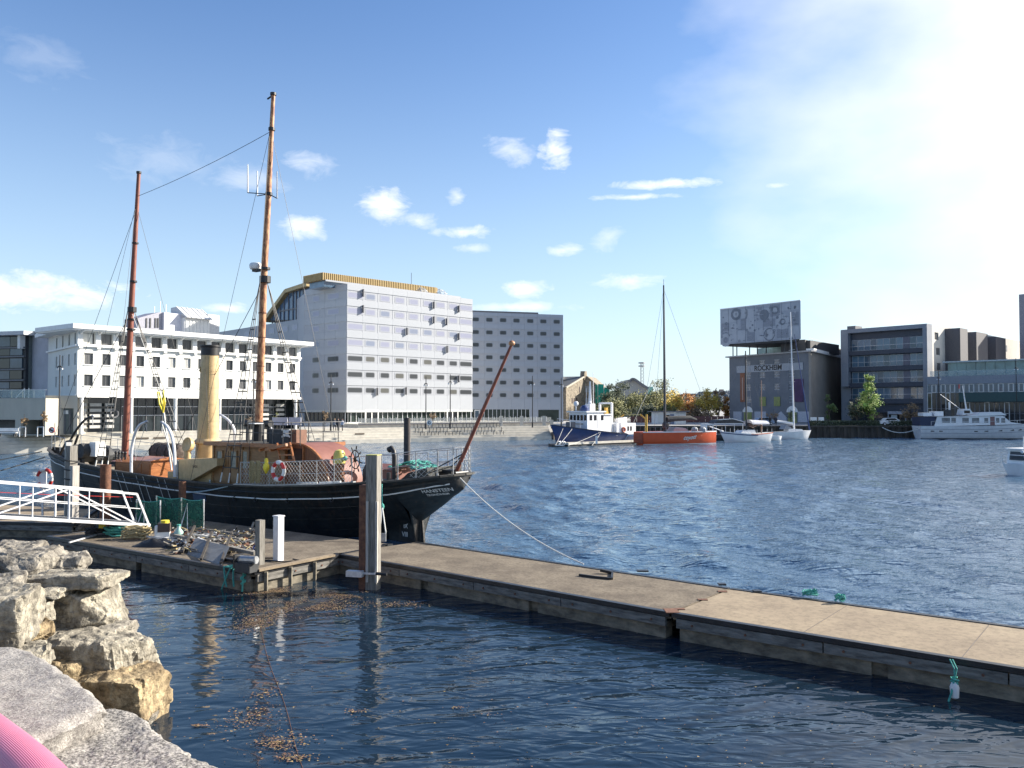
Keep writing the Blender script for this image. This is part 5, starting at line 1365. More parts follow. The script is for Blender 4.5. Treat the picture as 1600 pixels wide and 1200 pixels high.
for i in range(0, n, 1):
    x = wf.L * (i + 1.12) / (n + .24)
    wf.part('wall_joint', MB().box(x - .015, x + .015, -.006, 0, 5.1, 10.9), mat('joint_grey', (.5, .5, .47)), wt) if i < n - 1 else None
wf.part('wall_joint', MB().box(0, wf.L, -.007, 0, 8.15, 8.18), MATS['joint_grey'], wt)
for px in (127, 205, 274, 343, 462):
    x = wf.u(px); wf.part('column', MB().lathe((x, .05, 0), [(.26, -.0), (.26, 4.5), (.36, 4.72)], 14), M_trim, wt, smooth=True)
mb = MB().box(0, wf.L, 2.6, 2.7, 0, 4.75).box(0, .1, 0, 2.6, 0, 4.75).box(wf.L - .1, wf.L, 0, 2.6, 0, 4.75); wf.part('shopfront_wall', mb, glass('shop_glass', (.035, .045, .05)), wt)
u0, u1 = wf.u(205), wf.u(462)
for i in range(24):
    x = u0 + (u1 - u0) * i / 23; wf.part('mullion', MB().box(x - .04, x + .04, 2.5, 2.6, 0, 4.7), M_frame, wt)
for z in (2.3, 3.5): wf.part('transom', MB().box(u0, u1, 2.52, 2.6, z, z + .08), M_alu, wt)
for (a, b_) in ((130, 147), (152, 170), (176, 190), (410, 432), (444, 456)):
    for k in range(5):
        z = .7 + k * .72; wf.part('slat', MB().box(wf.u(a), wf.u(b_), 1.9, 2.1, z, z + .4), mat('grey_slats', (.5, .49, .46), (.4, .39, .37)), wt)
for px in (137, 190): x = wf.u(px); wf.part('round_grille', MB().torus((x, 1.86, 2.6), .5, .12, (0, 1, 0), n=16, m=6), M_frame, wt)
# building depth and roof plant
bA, bB = wf.A, wf.B; nrm = V((-wf.d.y, wf.d.x, 0))
wsn = V((-ws.d.y, ws.d.x, 0))
back = MB().prism([V((*(ws.A + wsn * .45 + ws.d * .2)[:2], 0)), V((*(bA + nrm * .4 + wsn * .45)[:2], 0)), V((*(bB + nrm * .4 - wf.d * .3)[:2], 0)), V((*(bB + nrm * 12 - wf.d * .3)[:2], 0)), V((*(ws.A + nrm * 10 + wsn * 6)[:2], 0))], (0, 0, LAND + 5.0), (0, 0, LAND + 13.3))
part('core', back, M_wall, wt)
wf.part('end_wall', MB().box(wf.L - .01, wf.L + .0, .0, 9, 4.95, 13.3), M_wall, wt)
rp = Fac(gp(212, 139), gp(336, 152)); 
t = thing('roof_plant', 'grey plant rooms with a pale ribbed hood on the roof behind the white office building', 'roof plant', rp.A, 0)
def rpz(px, py): return rp.z(px, py)
rp.part('low_shed', MB().prism([(rp.u(214), 0, 8), (rp.u(252), 0, 8), (rp.u(252), 0, rpz(252, 488)), (rp.u(246), 0, rpz(246, 488)), (rp.u(214), 0, rpz(214, 497))], (0, 0, 0), (0, 4, 0)), mat('plant_grey', (.34, .34, .40), (.26, .26, .30)), t)
for px in (226, 232, 240, 244): rp.part('duct', MB().box(rp.u(px), rp.u(px + 2), -.1, 0, rpz(px, 512), rpz(px, 497)), M_dark, t)
rp.part('plant_room', MB().box(rp.u(252), rp.u(282), -.5, 4, 8, rpz(260, 489)), mat('plant_pale', (.62, .62, .68), (.52, .52, .58)), t)
x0, x1 = rp.u(279), rp.u(318)
rp.part('hood_base', MB().box(x0, x1, -1.5, 3, 8, rpz(300, 497)), M_trim, t)
rp.part('hood', MB().prism([(x0, -2.2, rpz(300, 499)), (x0, 1.0, rpz(300, 481)), (x0, 2.6, rpz(300, 482)), (x0, 2.6, rpz(300, 499))], (0, 0, 0), (x1 - x0, 0, 0)), mat('plant_pale2', (.6, .6, .6), (.5, .5, .5)), t)
for i in range(6): x = x0 + (x1 - x0) * i / 5; rp.part('rib', MB().beam((x, -2.25, rpz(300, 499)), (x, .98, rpz(300, 480.5)), .12, .12), M_trim, t)
for i in range(7): x = x0 + (x1 - x0) * (i + .3) / 7; rp.part('rib', MB().box(x, x + .12, -1.62, -1.5, 8, rpz(300, 500)), M_trim, t)
rp.part('side_room', MB().box(x1, rp.u(336), -1, 4, 8, rpz(325, 492)), mat('plant_white', (.66, .66, .66)), t)
for px, py in ((245, 478), (263, 475), (254, 470), (340, 500)): rp.part('aerial', MB().tube([(rp.u(px), 1, 10), (rp.u(px), 1, rpz(px, py))], .05, 4), M_alu, t)

# ---- buildings at the far left
lf = Fac(gp(-160, 128), gp(36, 121))
t = thing('glass_office', 'dark glazed office block with floor bands at the far left', 'building', lf.A, 0)
zt_ = lf.z(30, 521); lf.part('body', MB().box(0, lf.L, .3, 12, 0, zt_ - .3), M_dark, t)
lf.part('roof_slab', MB().box(-.5, lf.u(46), -1.2, 12, zt_ - .3, zt_ + .25), mat('roof_grey', (.6, .6, .6)), t)
for (a, b_) in ((525, 541), (545, 555), (560, 575), (579, 592), (597, 607)):
    for i in range(9):
        x0 = lf.L - .4 - 2.3 * (i + 1); lf.part('pane', MB().box(x0, x0 + 2.2, .12, .3, lf.z(20, b_), lf.z(20, a)), M_gblue if (i + a) % 3 else M_g1, t)
for b_ in (542, 556, 576, 593): lf.part('floor_band', MB().box(0, lf.L, -.05, .3, lf.z(20, b_ + 2.4), lf.z(20, b_)), M_frame, t)
lf.part('white_corner', MB().box(lf.u(31), lf.u(35), -.6, .3, lf.z(33, 545), lf.z(33, 524)), M_trim, t)
cf = Fac(gp(34, 124), gp(80, 118.5))
t = thing('concrete_building', 'plain grey concrete block between the dark glazed office and the white office', 'building', cf.A, 0)
zc = cf.z(52, 517)
cf.part('wall', MB().box(0, cf.L + 1, 0, 12, 0, cf.z(75, 518)), mat('grey_render', (.46, .46, .50), (.38, .38, .41), rough=.9, scale=.4), t)
cf.part('dark_stair', MB().box(0, cf.u(49), -.5, 0, 0, cf.z(42, 522)), mat('grey_dark_render', (.16, .18, .17)), t)
cf.part('coping', MB().box(-.2, cf.L + 1, -.2, 12, cf.z(75, 518), cf.z(75, 518) + .3), M_conc, t)
tf = Fac(gp(-160, 106), gp(71, 101.5)); tw = tf.z(60, 622)
t = thing('terrace_building', 'low beige concrete building with a glass balustrade on its roof terrace at the far left', 'building', tf.A, 0)
M_beige = mat('beige_concrete', (.50, .46, .38), (.40, .37, .31), rough=.9, scale=.5, detail=8, stretch=(1, 1, .4))
zl = tf.z(60, 656)
holed_ = MB(); holed(holed_, tf.L, tw, [(tf.u(-60), .1, tf.u(24), zl), (tf.u(33), .1, tf.u(69), zl)], 3.0); holed_.poly([(0, 0, tw), (tf.L, 0, tw), (tf.L, 14, tw), (0, 14, tw)])
holed_.box(tf.L - .05, tf.L, 0.02, 14, 0, tw - .02)
tf.part('wall', holed_, M_beige, t); tf.part('recess_wall', MB().box(0, tf.L - .1, 3.02, 3.2, 0, tw - .3), mat('recess_grey', (.2, .2, .2)), t)
gm_ = mat('balustrade_glass', (.45, .58, .60), rough=.1, alpha=.35)
for i in range(12): x = tf.L - .1 - 1.6 * (i + 1); tf.part('balustrade_pane', MB().box(x + .03, x + 1.55, .05, .08, tw + .05, tw + 1.0), gm_, t)
tf.part('balustrade_rail', MB().box(0, tf.L, .03, .1, tw + 1.0, tw + 1.05), M_alu, t)
tf.part('stair_rail', MB().beam((tf.u(4), 2, tw), (tf.u(18), 2, tw + 1.2), .08).beam((tf.u(18), 2, 0), (tf.u(18), 2, tw + 1.3), .08).beam((tf.u(25), 2, 0), (tf.u(25), 2, tw + 1.3), .08), M_alu, t)
df = Fac(gp(71, 103.5), gp(121, 104.4)); zd = df.z(100, 618)
t = thing('entrance_block', 'beige concrete entrance block with tall glazed doors left of the white building', 'building', df.A, 0)
mb = MB(); holed(mb, df.L, zd, [(df.u(83), .05, df.u(115), df.z(100, 638))], .8); mb.box(0, .1, .02, 6, 0, zd - .02); mb.poly([(0, 0, zd), (df.L, 0, zd), (df.L, 6, zd), (0, 6, zd)])
df.part('wall', mb, M_beige, t); df.part('glazed_door', MB().box(df.u(83), df.u(115), .6, .7, 0, df.z(100, 638)), glass('door_glass', (.16, .2, .2)), t)
for px in (84, 93, 99, 107): df.part('door_frame', MB().box(df.u(px), df.u(px) + .12, .5, .6, 0, df.z(100, 638)), M_frame, t)
df.part('white_blind', MB().box(df.u(84), df.u(105), .52, .58, df.z(100, 647), df.z(100, 641)), M_trim, t)

# ---- the hotel
M_clad = mat('hotel_cladding', (.40, .42, .45), (.36, .38, .41), rough=.45, metal=.0, scale=.25, detail=6, lo=.3, hi=.7)
M_cladb = mat('hotel_backing', (.385, .40, .43), (.345, .36, .39), rough=.5)
def fritmat(name, col, w, h, wall):
    m = bpy.data.materials.new(name); m.use_nodes = True; n, l = m.node_tree.nodes, m.node_tree.links; b = n['Principled BSDF']
    tc = n.new('ShaderNodeTexCoord'); sp_ = n.new('ShaderNodeSeparateXYZ'); l.new(tc.outputs['Object'], sp_.inputs[0])
    def ma(op, a, c=None, cl=False):
        q = n.new('ShaderNodeMath'); q.operation = op; q.use_clamp = cl
        for i, s in enumerate((a, c)):
            if s is None: continue
            if isinstance(s, (int, float)): q.inputs[i].default_value = s
            else: l.new(s, q.inputs[i])
        return q.outputs[0]
    ex = ma('SUBTRACT', w / 2, ma('ABSOLUTE', sp_.outputs[0])); ez = ma('SUBTRACT', h / 2, ma('ABSOLUTE', ma('SUBTRACT', sp_.outputs[2], h / 2)))
    fx = ma('MULTIPLY', ex, 1 / .42, True); fz = ma('MULTIPLY', ez, 1 / .34, True)
    k = ma('MULTIPLY', fx, fz); k = ma('MULTIPLY', ma('SUBTRACT', k, .12), 1.6, True)
    mx = n.new('ShaderNodeMix'); mx.data_type = 'RGBA'; l.new(k, mx.inputs[0]); mx.inputs[6].default_value = (*wall, 1); mx.inputs[7].default_value = (*col, 1)
    l.new(mx.outputs[2], b.inputs['Base Color']); b.inputs['Roughness'].default_value = .25
    return m
WW, WH = 2.35, 1.2
F_dark = fritmat('dotted_glass_dark', (.05, .055, .06), WW, WH, (.385, .40, .43)); F_pale = fritmat('dotted_glass_sky_tint', (.30, .31, .40), WW, WH, (.385, .40, .43))  # pale glass of the upper rows: sky reflection put into the colour
F_darks = fritmat('dotted_glass_dark_narrow', (.045, .05, .055), 1.9, WH, (.37, .40, .45)); F_darkw = fritmat('dotted_glass_wide', (.05, .055, .06), 3.6, WH, (.385, .40, .43)); F_palew = fritmat('dotted_glass_sky_tint_wide', (.30, .31, .40), 3.6, WH, (.385, .40, .43))
hotel = thing('hotel_building', 'big pale grey eight storey hotel with rows of small windows and a gold roof', 'building', gp(541, 150))
hf = Fac(gp(541, 150), gp(738, 172)); hl = Fac(gp(474, 158.5), gp(541, 150)); hr = Fac(gp(736, 188), gp(880, 194))
_pc = {}
def clad_face(F, t, xs_, zrows, floor, top, ww, rowmat, wide=None, clad=M_clad, z_first=0.):
    """backing wall, cladding panels between the window strips, framed window strips"""
    F.part('wall', MB().box(0, F.L, .0, .4, 2.9, top), M_cladb, t)
    nb_ = max(1, round(F.L / 3.4)); pw_ = F.L / nb_
    edges = [3.0] + [z for r_ in zrows for z in (r_ - .25, r_ + WH + .25)] + [top]
    for k in range(0, len(edges), 2):
        z0, z1 = edges[k], edges[k + 1]
        for i in range(nb_):
            key = (round(pw_, 3), round(z1 - z0, 2), clad.name)
            if key not in _pc: _pc[key] = MB().box(.012, pw_ - .012, -.09, -.001, .012, z1 - z0 - .012).mesh('cladding_panel'); _pc[key].materials.append(clad)
            inst('cladding_panel', _pc[key], None, t, F.M @ Matrix.Translation((pw_ * i, 0, z0)))
    for r_i, z in enumerate(zrows):
        for (x, w) in xs_:
            m = rowmat(r_i, w)
            key = ('hw', w, m.name)
            if key not in _pc:
                _pc[key] = MB().poly([(-w / 2, -.03, 0), (w / 2, -.03, 0), (w / 2, -.03, WH), (-w / 2, -.03, WH)]).poly([(-w / 2, -.03, 0), (-w / 2, -.0, 0), (-w / 2, 0, WH), (-w / 2, -.03, WH)]).mesh('window'); _pc[key].materials.append(m)
            inst('window', _pc[key], None, t, F.M @ Matrix.Translation((x, 0, z)))
        for i in range(nb_):
            x = pw_ * i
            key = ('jamb', clad.name)
            if key not in _pc: _pc[key] = MB().box(-.02, .02, -.03, 0, 0, WH + .5).mesh('strip_joint'); _pc[key].materials.append(M_cladb)
            inst('strip_joint', _pc[key], None, t, F.M @ Matrix.Translation((max(.06, x), 0, z - .25)))
ztop = hf.z(541, 443)
rowz = [hf.z(550, y) - WH / 2 for y in (609.5, 585, 560, 535, 510, 485.5, 461)]
fx_s = [(hf.u(550), 3.6)] + [(hf.u(px), WW) for px in (578, 601, 624, 646, 668, 688, 708)] + [(hf.L - 1.8, 3.55)]
fx_s[0] = (1.85, 3.6)
F_dark2 = fritmat('dotted_glass_dark_grey', (.11, .11, .10), WW, WH, (.385, .40, .43)); F_pale2 = fritmat('dotted_glass_sky_tint_blue', (.22, .25, .33), WW, WH, (.385, .40, .43))  # a greyer dark pane and a bluer painted sky tint, for variety
rq = random.Random(9)
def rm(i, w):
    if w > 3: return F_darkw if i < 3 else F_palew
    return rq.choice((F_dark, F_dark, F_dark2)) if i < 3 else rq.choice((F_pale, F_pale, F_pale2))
fx_s[-1] = (hf.L - 1.85, 3.6)
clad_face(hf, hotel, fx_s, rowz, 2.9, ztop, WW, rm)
lx = [(hl.u(493), WW), (hl.u(520), 3.6)]
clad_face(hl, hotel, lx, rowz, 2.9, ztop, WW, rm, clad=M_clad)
for px, py in ((565, 458), (565, 483), (676, 477), (676, 500), (696, 503), (715, 483), (715, 526), (634, 518), (588, 612), (633, 611), (697, 546), (715, 592)):
    x = hf.u(px); z = hf.z(px, py); hf.part('vent_flap', MB().box(x - .08, x + .08, -.55, -.09, z - .7, z + .7), M_frame, hotel)
# ground floor glazing
gg = glass('hotel_ground_glass', (.035, .05, .045), .05)
for F, n_ in ((hf, 26), (hl, 10)):
    F.part('ground_glazing', MB().box(.05, F.L - .05, .5, .6, 0, 3.0), gg, hotel)
    for i in range(n_ + 1): x = .1 + (F.L - .2) * i / n_; F.part('mullion', MB().box(x - .05, x + .05, .38, .5, 0, 3.0), M_alu if F is hf else M_frame, hotel)
    F.part('soffit', MB().box(0, F.L, 0.0, .6, 2.86, 2.98), M_clad, hotel)
    F.part('lintel_band', MB().box(0, F.L, -.12, .1, 2.55, 3.0), mat('lintel_pale', (.5, .52, .52), (.44, .46, .46), rough=.4), hotel)
    F.part('plinth', MB().box(0, F.L, .2, .45, 0, .75), M_trim, hotel)
for px in (581, 707):
    x = hf.u(px); d = hf.part('door', MB().box(x - 1.5, x - 1.3, -.1, .3, .6, 2.95).box(x + 1.3, x + 1.5, -.1, .3, .6, 2.95).box(x - 1.5, x + 1.5, -.1, .3, 2.85, 3.05).box(x - .1, x + .1, -.05, .3, .6, 2.85), M_trim, hotel)
    part('door_pane', MB().box(x - 1.3, x + 1.3, .05, .1, .6, 2.85), M_gdark, d, M=hf.M)
# roof body, gold penthouse
def ground_poly(pts, z0, z1): return MB().prism([V((p.x, p.y, 0)) for p in pts], (0, 0, z0), (0, 0, z1))
hn = V((-hf.d.y, hf.d.x, 0)); ln_ = V((-hl.d.y, hl.d.x, 0))
A_, B_, D_ = hf.A, hf.B, hl.A
part('roof', ground_poly([D_ + ln_ * .45 + hl.d * .3, A_ + (hn + ln_) * .35, B_ + hn * .45 - hf.d * .3, B_ + hn * 16 - hf.d * .3, D_ + hn * 18 + ln_ * 8], LAND + 3.1, LAND + ztop - .3), M_cladb, hotel)
M_gold = mat('gold_cladding', (.42, .31, .14), (.34, .245, .11), rough=.45, metal=.25, scale=.8)
inner = 1.6
gA = A_ + hn * 2.6 - hf.d * 3.4; gB = B_ + hn * 2.6 - hf.d * 7.2; 
gf = Fac(gA, gB, LAND); 
gz1 = gf.z(505, 425.5) ; gz0 = gz1 - 1.35
gf.part('penthouse_glazing', MB().box(.6, gf.L - .5, .7, 5.5, ztop - .5, gz0), glass('penthouse_glass', (.14, .22, .32)), hotel)
k = int(gf.L / .42)
gk = MB().box(.0, .21, -.0, .12, 0, gz1 - gz0).mesh('gold_rib'); gk.materials.append(M_gold)
gf.part('gold_fascia', MB().box(0, gf.L, .12, 6.5, gz0, gz1 - .02), mat('gold_deep', (.30, .20, .07), rough=.5, metal=.2), hotel)
for i in range(k): inst('gold_rib', gk, None, hotel, gf.M @ Matrix.Translation((.42 * i, 0, gz0)))
glf = Fac(gA + V((-.0, 0, 0)) + V((-gf.d.y, gf.d.x, 0)) * 6.5, gA, LAND)
for i in range(int(glf.L / .42)): inst('gold_rib', gk, None, hotel, glf.M @ Matrix.Translation((.42 * i, -.12, gz0)))
gf.part('parapet', MB().box(-1, gf.L + 4, -2.5, -2.3, ztop - .02, ztop + .28), M_cladb, hotel)
for px in (672, 703):
    p = A_ + hf.d * hf.u(px) + hn * 3.5; c = V((p.x, p.y, LAND + ztop)); r_ = 1.9
    t = thing('roof_dome', 'clear geodesic dome on the hotel roof, %s of the pair' % ('left' if px == 672 else 'right'), 'dome', c, 0, 'geodesic domes on the hotel roof')
    import bmesh
    bm = bmesh.new(); bmesh.ops.create_icosphere(bm, subdivisions=2, radius=r_); mb = MB()
    for e in bm.edges:
        a, b_ = e.verts[0].co, e.verts[1].co
        if a.z > -.2 and b_.z > -.2: mb.tube([a, b_], .045, 4)
    gm2 = MB(); gm2.v = [v.co * .98 for v in bm.verts]; gm2.f = [tuple(v.index for v in f.verts) for f in bm.faces if all(v.co.z > -.2 for v in f.verts)]
    bm.free()
    lpart('frame', mb, M_whitemetal, t); lpart('skin', gm2, mat('dome_film', (.7, .8, .85), rough=.2, alpha=.22), t)
p = A_ + hf.d * hf.u(657) + hn * 3; part('roof_aerial', MB().tube([V((p.x, p.y, LAND + ztop)), V((p.x, p.y, LAND + ztop + 4.3))], .05, 5), M_frame, hotel)
# lower rear wing and its slanted glazed roof part
wg = Fac(gp(330, 200), gp(476, 166)); wz = wg.z(470, 498)
hw_ = thing('hotel_rear_wing', 'lower hotel wing with a slanted glazed gable edged in gold behind the white office', 'building', wg.A)
wg.part('wall', MB().box(0, wg.L, 0, 14, 0, wz), mat('wing_cladding', (.31, .33, .37), (.27, .29, .33), rough=.4), hw_)
for r_ in range(6):
    for px in (345, 365, 385, 405, 424, 445, 460):
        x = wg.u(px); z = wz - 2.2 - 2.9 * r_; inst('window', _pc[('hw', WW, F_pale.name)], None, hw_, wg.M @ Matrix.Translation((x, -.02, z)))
pts = [(415, 500), (446, 457.5), (478, 449), (478, 499)]
wg.part('glazed_gable', MB().prism([(wg.u(px), 0, wg.z(px, py)) for px, py in pts], (0, .6, 0), (0, .8, 0)), glass('gable_glass', (.12, .20, .32)), hw_)
wg.part('gable_core', MB().prism([(wg.u(px) + .5, 0, wg.z(px, py) - .3) for px, py in pts], (0, .9, 0), (0, 9, 0)), M_frame, hw_)
o1 = [(wg.u(px), 0, wg.z(px, py)) for px, py in ((413, 501), (446, 455), (480, 444))]
mb = MB()
for a, b_ in zip(o1, o1[1:]): mb.beam(V(a) + V((0, 4, 0)), V(b_) + V((0, 4, 0)), 8.8, .8, up=(0, 0, 1))
wg.part('gold_edge', mb, M_gold, hw_)
for px in (421, 427, 433, 439, 446, 453, 458, 463, 469):
    top = 498 - (px - 415) * 1.37 if px < 446 else 457.5 - (px - 446) * .27
    wg.part('mullion', MB().box(wg.u(px) - .08, wg.u(px) + .08, .4, .6, wz, wg.z(px, top)), M_frame, hw_)
wg.part('transom', MB().box(wg.u(432), wg.u(475), .42, .58, wg.z(460, 482), wg.z(460, 480)), M_frame, hw_)
# right wing
hrw = thing('hotel_right_wing', 'flat grey hotel wing with seven rows of dark windows right of the gold roofed block', 'building', hr.A)
zt2 = hr.z(740, 487.5); M_clad2 = mat('hotel_cladding_grey', (.38, .41, .46), (.33, .36, .41), rough=.4, metal=.05, scale=.3, detail=6, lo=.3, hi=.7)
rz2 = [hr.z(810, y) - WH / 2 for y in (617.5, 598, 578.5, 559, 540, 520.5, 501)]
xr = [(hr.u(px), 1.9) for px in (743, 764.5, 786, 807, 828.5, 849, 870)]
clad_face(hr, hrw, xr, rz2, 2.9, zt2, 1.9, lambda i, w: F_darks, clad=M_clad2)
hr.part('roof_body', MB().box(.1, hr.L - .1, .4, 14, 0, zt2 - .1), M_cladb, hrw); hr.part('dark_parapet', MB().box(0, hr.u(841), -.1, 3, zt2, zt2 + .35), M_frame, hrw)
hr.part('end_wall', MB().box(hr.L - .02, hr.L, .0, 14, 2.9, zt2 - .05), M_clad2, hrw)
hr.part('ground_glazing', MB().box(.05, hr.u(828), -.02, .1, .2, 3.0), gg, hrw); hr.part('ground_wall', MB().box(hr.u(828), hr.L, -.05, .1, 0, 3.0), M_clad2, hrw)
for i in range(15): x = .1 + (hr.u(828) - .2) * i / 14; hr.part('mullion', MB().box(x - .05, x + .05, -.12, -.02, 0, 3.0), M_alu, hrw)
hr.part('door', MB().box(hr.u(741), hr.u(749), -.2, -.1, 0, 2.9), M_trim, hrw); hr.part('door_pane', MB().box(hr.u(742), hr.u(748), -.22, -.2, .2, 2.7), M_gblue, hrw)
hr.part('shop_window', MB().box(hr.u(841), hr.u(873), -.1, -.05, .2, 2.9), gg, hrw)
# terrace and low bright wall in front of the hotel
tr = Fac(gp(560, 139), gp(862, 157)); 
mb = MB().box(0, tr.L, 0, 30, -.5, .62); mb.M = None
o_ = tr.part('hotel_terrace', mb, M_conc, None, kind='structure')
t = thing('terrace_railing', 'pale glass and post railing along the terrace in front of the hotel', 'railing', tr.A)
for i in range(34):
    x = tr.L * (i + .1) / 34; inst_m = tr.part('rail_post', MB().box(x, x + .07, .3, .37, .62, 1.75), M_alu, t)
    tr.part('rail_pane', MB().box(x + .1, x + tr.L / 34 - .03, .32, .34, .75, 1.6), mat('rail_glass', (.5, .52, .5), rough=.15, alpha=.4), t)
tr.part('terrace_edge', MB().box(0, tr.L, -.25, .0, .5, .75), M_frame, t)

# ---- stone gabled building, netted scaffold, dark hall, mast
M_stone = mat('rubble_stone', (.34, .29, .22), (.17, .145, .11), rough=.95, scale=1.6, detail=9, lo=.4, hi=.6, bump=.05, bscale=2)
M_slate = mat('slate_roof', (.10, .11, .12), (.07, .075, .08), rough=.7, scale=2)
g1 = Fac(gp(884.5, 216), gp(914, 226)); g2 = Fac(gp(914, 226), gp(934, 225))
t = thing('stone_building', 'old rubble stone building with a stepped gable and narrow windows beside the hotel', 'building', g1.A)
e0, ap = g1.z(885, 606), g1.z(914, 588)
g1.part('gable_wall', MB().prism([(0, 0, 0), (g1.L, 0, 0), (g1.L, 0, ap), (0, 0, e0)], (0, 0, 0), (0, .5, 0)), M_stone, t)
g2.part('gable_wall', MB().prism([(0, 0, 0), (g2.L, 0, 0), (g2.L, 0, g2.z(933, 602)), (g2.L * .2, 0, g2.z(914, 588)), (0, 0, g2.z(914, 588))], (0, 0, 0), (0, 12, 0)), M_stone, t)
g1.part('body', MB().box(.3, g1.L - .2, .5, 12, 0, e0 - .2), M_stone, t)
g1.part('roof', MB().prism([(-.8, .3, e0 - .3), (g1.L, .3, ap - .4), (g1.L, 12, ap - .4), (-.8, 12, e0 - .3)], (0, 0, 0), (0, 0, .4)).prism([(-1.0, .6, e0 + .2), (g1.L * .75, .6, g1.z(905, 589)), (g1.L * .75, 14, g1.z(905, 589)), (-5, 14, g1.z(880, 589)), (-5, .6, g1.z(880, 589))], (0, 3, 0), (0, 3.5, 0)), M_slate, t)
g1.part('ridge_house', MB().box(-3, g1.u(893), 6, 10, e0, g1.z(885, 583)), M_slate, t)
g1.part('coping', MB().beam((-.2, -.1, e0 + .1), (g1.L, -.1, ap + .1), .4, .35), mat('coping_stone', (.5, .45, .36)), t)
ch = MB(); q = g1.L; ch.box(q - .9, q + .8, -.3, 1, ap - 1, ap + .8).box(q - .7, q + .6, -.3, 1, ap + .8, ap + 1.4); g1.part('gable_cap', ch, M_stone, t)
M_wstone = mat('window_dark_red', (.05, .03, .03))
for px, y0, y1 in ((894, 622, 630), (897.5, 622, 630), (901, 622, 630), (905.5, 604, 613)): x = g1.u(px); g1.part('window', MB().box(x - .30, x + .30, -.08, .02, g1.z(px, y1), g1.z(px, y0)), M_wstone, t)
for px in (916, 919.5, 923, 930):
    for y0, y1 in ((603, 613), (622, 632)): x = g2.u(px); g2.part('window', MB().box(x - .28, x + .28, -.06, -.01, g2.z(px, y1), g2.z(px, y0)), mat('window_pale', (.4, .42, .42), (.2, .22, .23)), t)
sf = Fac(gp(934, 223), gp(962, 224)); t = thing('scaffold', 'scaffold wrapped in bright green netting next to the stone building', 'scaffold', sf.A)
M_snet = mat('scaffold_net', (.03, .42, .30), (.02, .26, .19), rough=.8, scale=.7, detail=6)
for k, (za, zb_) in enumerate(((650, 632), (632, 616), (616, 600))):
    for i in range(3): x0 = sf.L * i / 3; top = sf.z(948, zb_) - (.9 * i if k == 2 else 0); sf.part('net_sheet', MB().prism([(x0 + .05, 0, sf.z(948, za)), (x0 + sf.L / 3 - .05, .1, sf.z(948, za)), (x0 + sf.L / 3 - .05, -.1, top - .1), (x0 + .05, .05, top)], (0, 0, 0), (0, .08, 0)), M_snet, t)
sf.part('net_side', MB().box(0, .08, 0, 5, 0, sf.z(948, 601)), M_snet, t)
sf.part('back_wall', MB().box(.1, sf.L - 2, 1.2, 5, 0, sf.z(948, 606)), M_slate, t)
for i in range(4): x = sf.L * i / 3; sf.part('standard', MB().tube([(x, -.12, 0), (x, -.12, sf.z(948, 599))], .06, 5), M_alu, t)
kf = Fac(gp(968, 300), gp(1014, 300)); t = thing('curved_hall', 'pale hall with a dark curved roof edge rising above the trees', 'building', kf.A)
pr = [(968, 598), (978, 594), (988, 592.5), (996, 595), (1012, 607)]
kf.part('wall', MB().prism([(0, 0, 0), (kf.L, 0, 0)] + [(kf.u(px), 0, kf.z(px, py)) for px, py in pr[::-1]], (0, 0, 0), (0, 12, 0)), mat('hall_grey', (.36, .36, .34)), t)
mb = MB(); e = [(984, 597), (985.5, 593.5), (989, 592), (993, 594), (1001, 600), (1012, 607)]
for a, b_ in zip(e, e[1:]): mb.beam((kf.u(a[0]), -.5, kf.z(*a)), (kf.u(b_[0]), -.5, kf.z(*b_)), 1.2, .9)
kf.part('roof_edge', mb, M_frame, t)
kf.part('green_roof', MB().box(kf.u(1006), kf.u(1022), 2, 8, 0, kf.z(1012, 604)), mat('verdigris', (.25, .5, .44)), t)
p = gp(1003, 330); t = thing('lattice_mast', 'thin lattice mast with round platforms far behind the trees', 'mast', p)
zz = lambda py: CAM_H + ray(1003, py)[1] * 330 - LAND
lm = MB()
for a in (0, 2.1, 4.2):
    lm.tube([(.9 * math.cos(a), .9 * math.sin(a), 0), (.7 * math.cos(a), .7 * math.sin(a), zz(566))], .09, 4)
for i in range(16): z = zz(566) * i / 16; dz = zz(566) / 16; lm.tube([(.85, 0, z), (-.42, .75, z + dz)], .06, 3).tube([(-.42, -.75, z), (.85, 0, z + dz)], .06, 3)
lpart('lattice', lm, M_steel, t)
for py in (568, 573): lpart('platform', MB().cyl((0, 0, zz(py)), 1.3, .5, 12), M_steel, t)
# kiosk, fence and parked things behind the boats
kf = Fac(gp(1018, 176), gp(1056, 172)); t = thing('quay_kiosk', 'small white flat roofed hut on the quay behind the orange yacht', 'hut', kf.A)
kf.part('wall', MB().box(0, kf.L, 0, 4, 0, 2.5), M_trim, t); kf.part('roof', MB().box(-.7, kf.L + .6, -.6, 4.5, 2.5, 2.68), M_frame, t)
kf.part('shutter', MB().box(1.6, 3.1, -.05, 0, .2, 2.1), M_wall, t); kf.part('blue_door', MB().box(kf.L - 1.4, kf.L - .4, -.05, 0, 0, 2.1), mat('blue_grey', (.2, .24, .34)), t); kf.part('window', MB().box(kf.L - 2.4, kf.L - 1.5, -.05, 0, .9, 1.9), M_gdark, t)
ff = Fac(gp(985, 182), gp(1140, 188)); t = thing('quay_fence', 'long low red brown fence on the quay below the autumn trees', 'fence', ff.A)
for i in range(16): x = ff.L * i / 16; ff.part('fence_panel', MB().box(x + .05, x + ff.L / 16 - .05, 0, .08, .1, 1.5), mat('fence_red', (.22, .09, .07), (.15, .06, .05)), t)

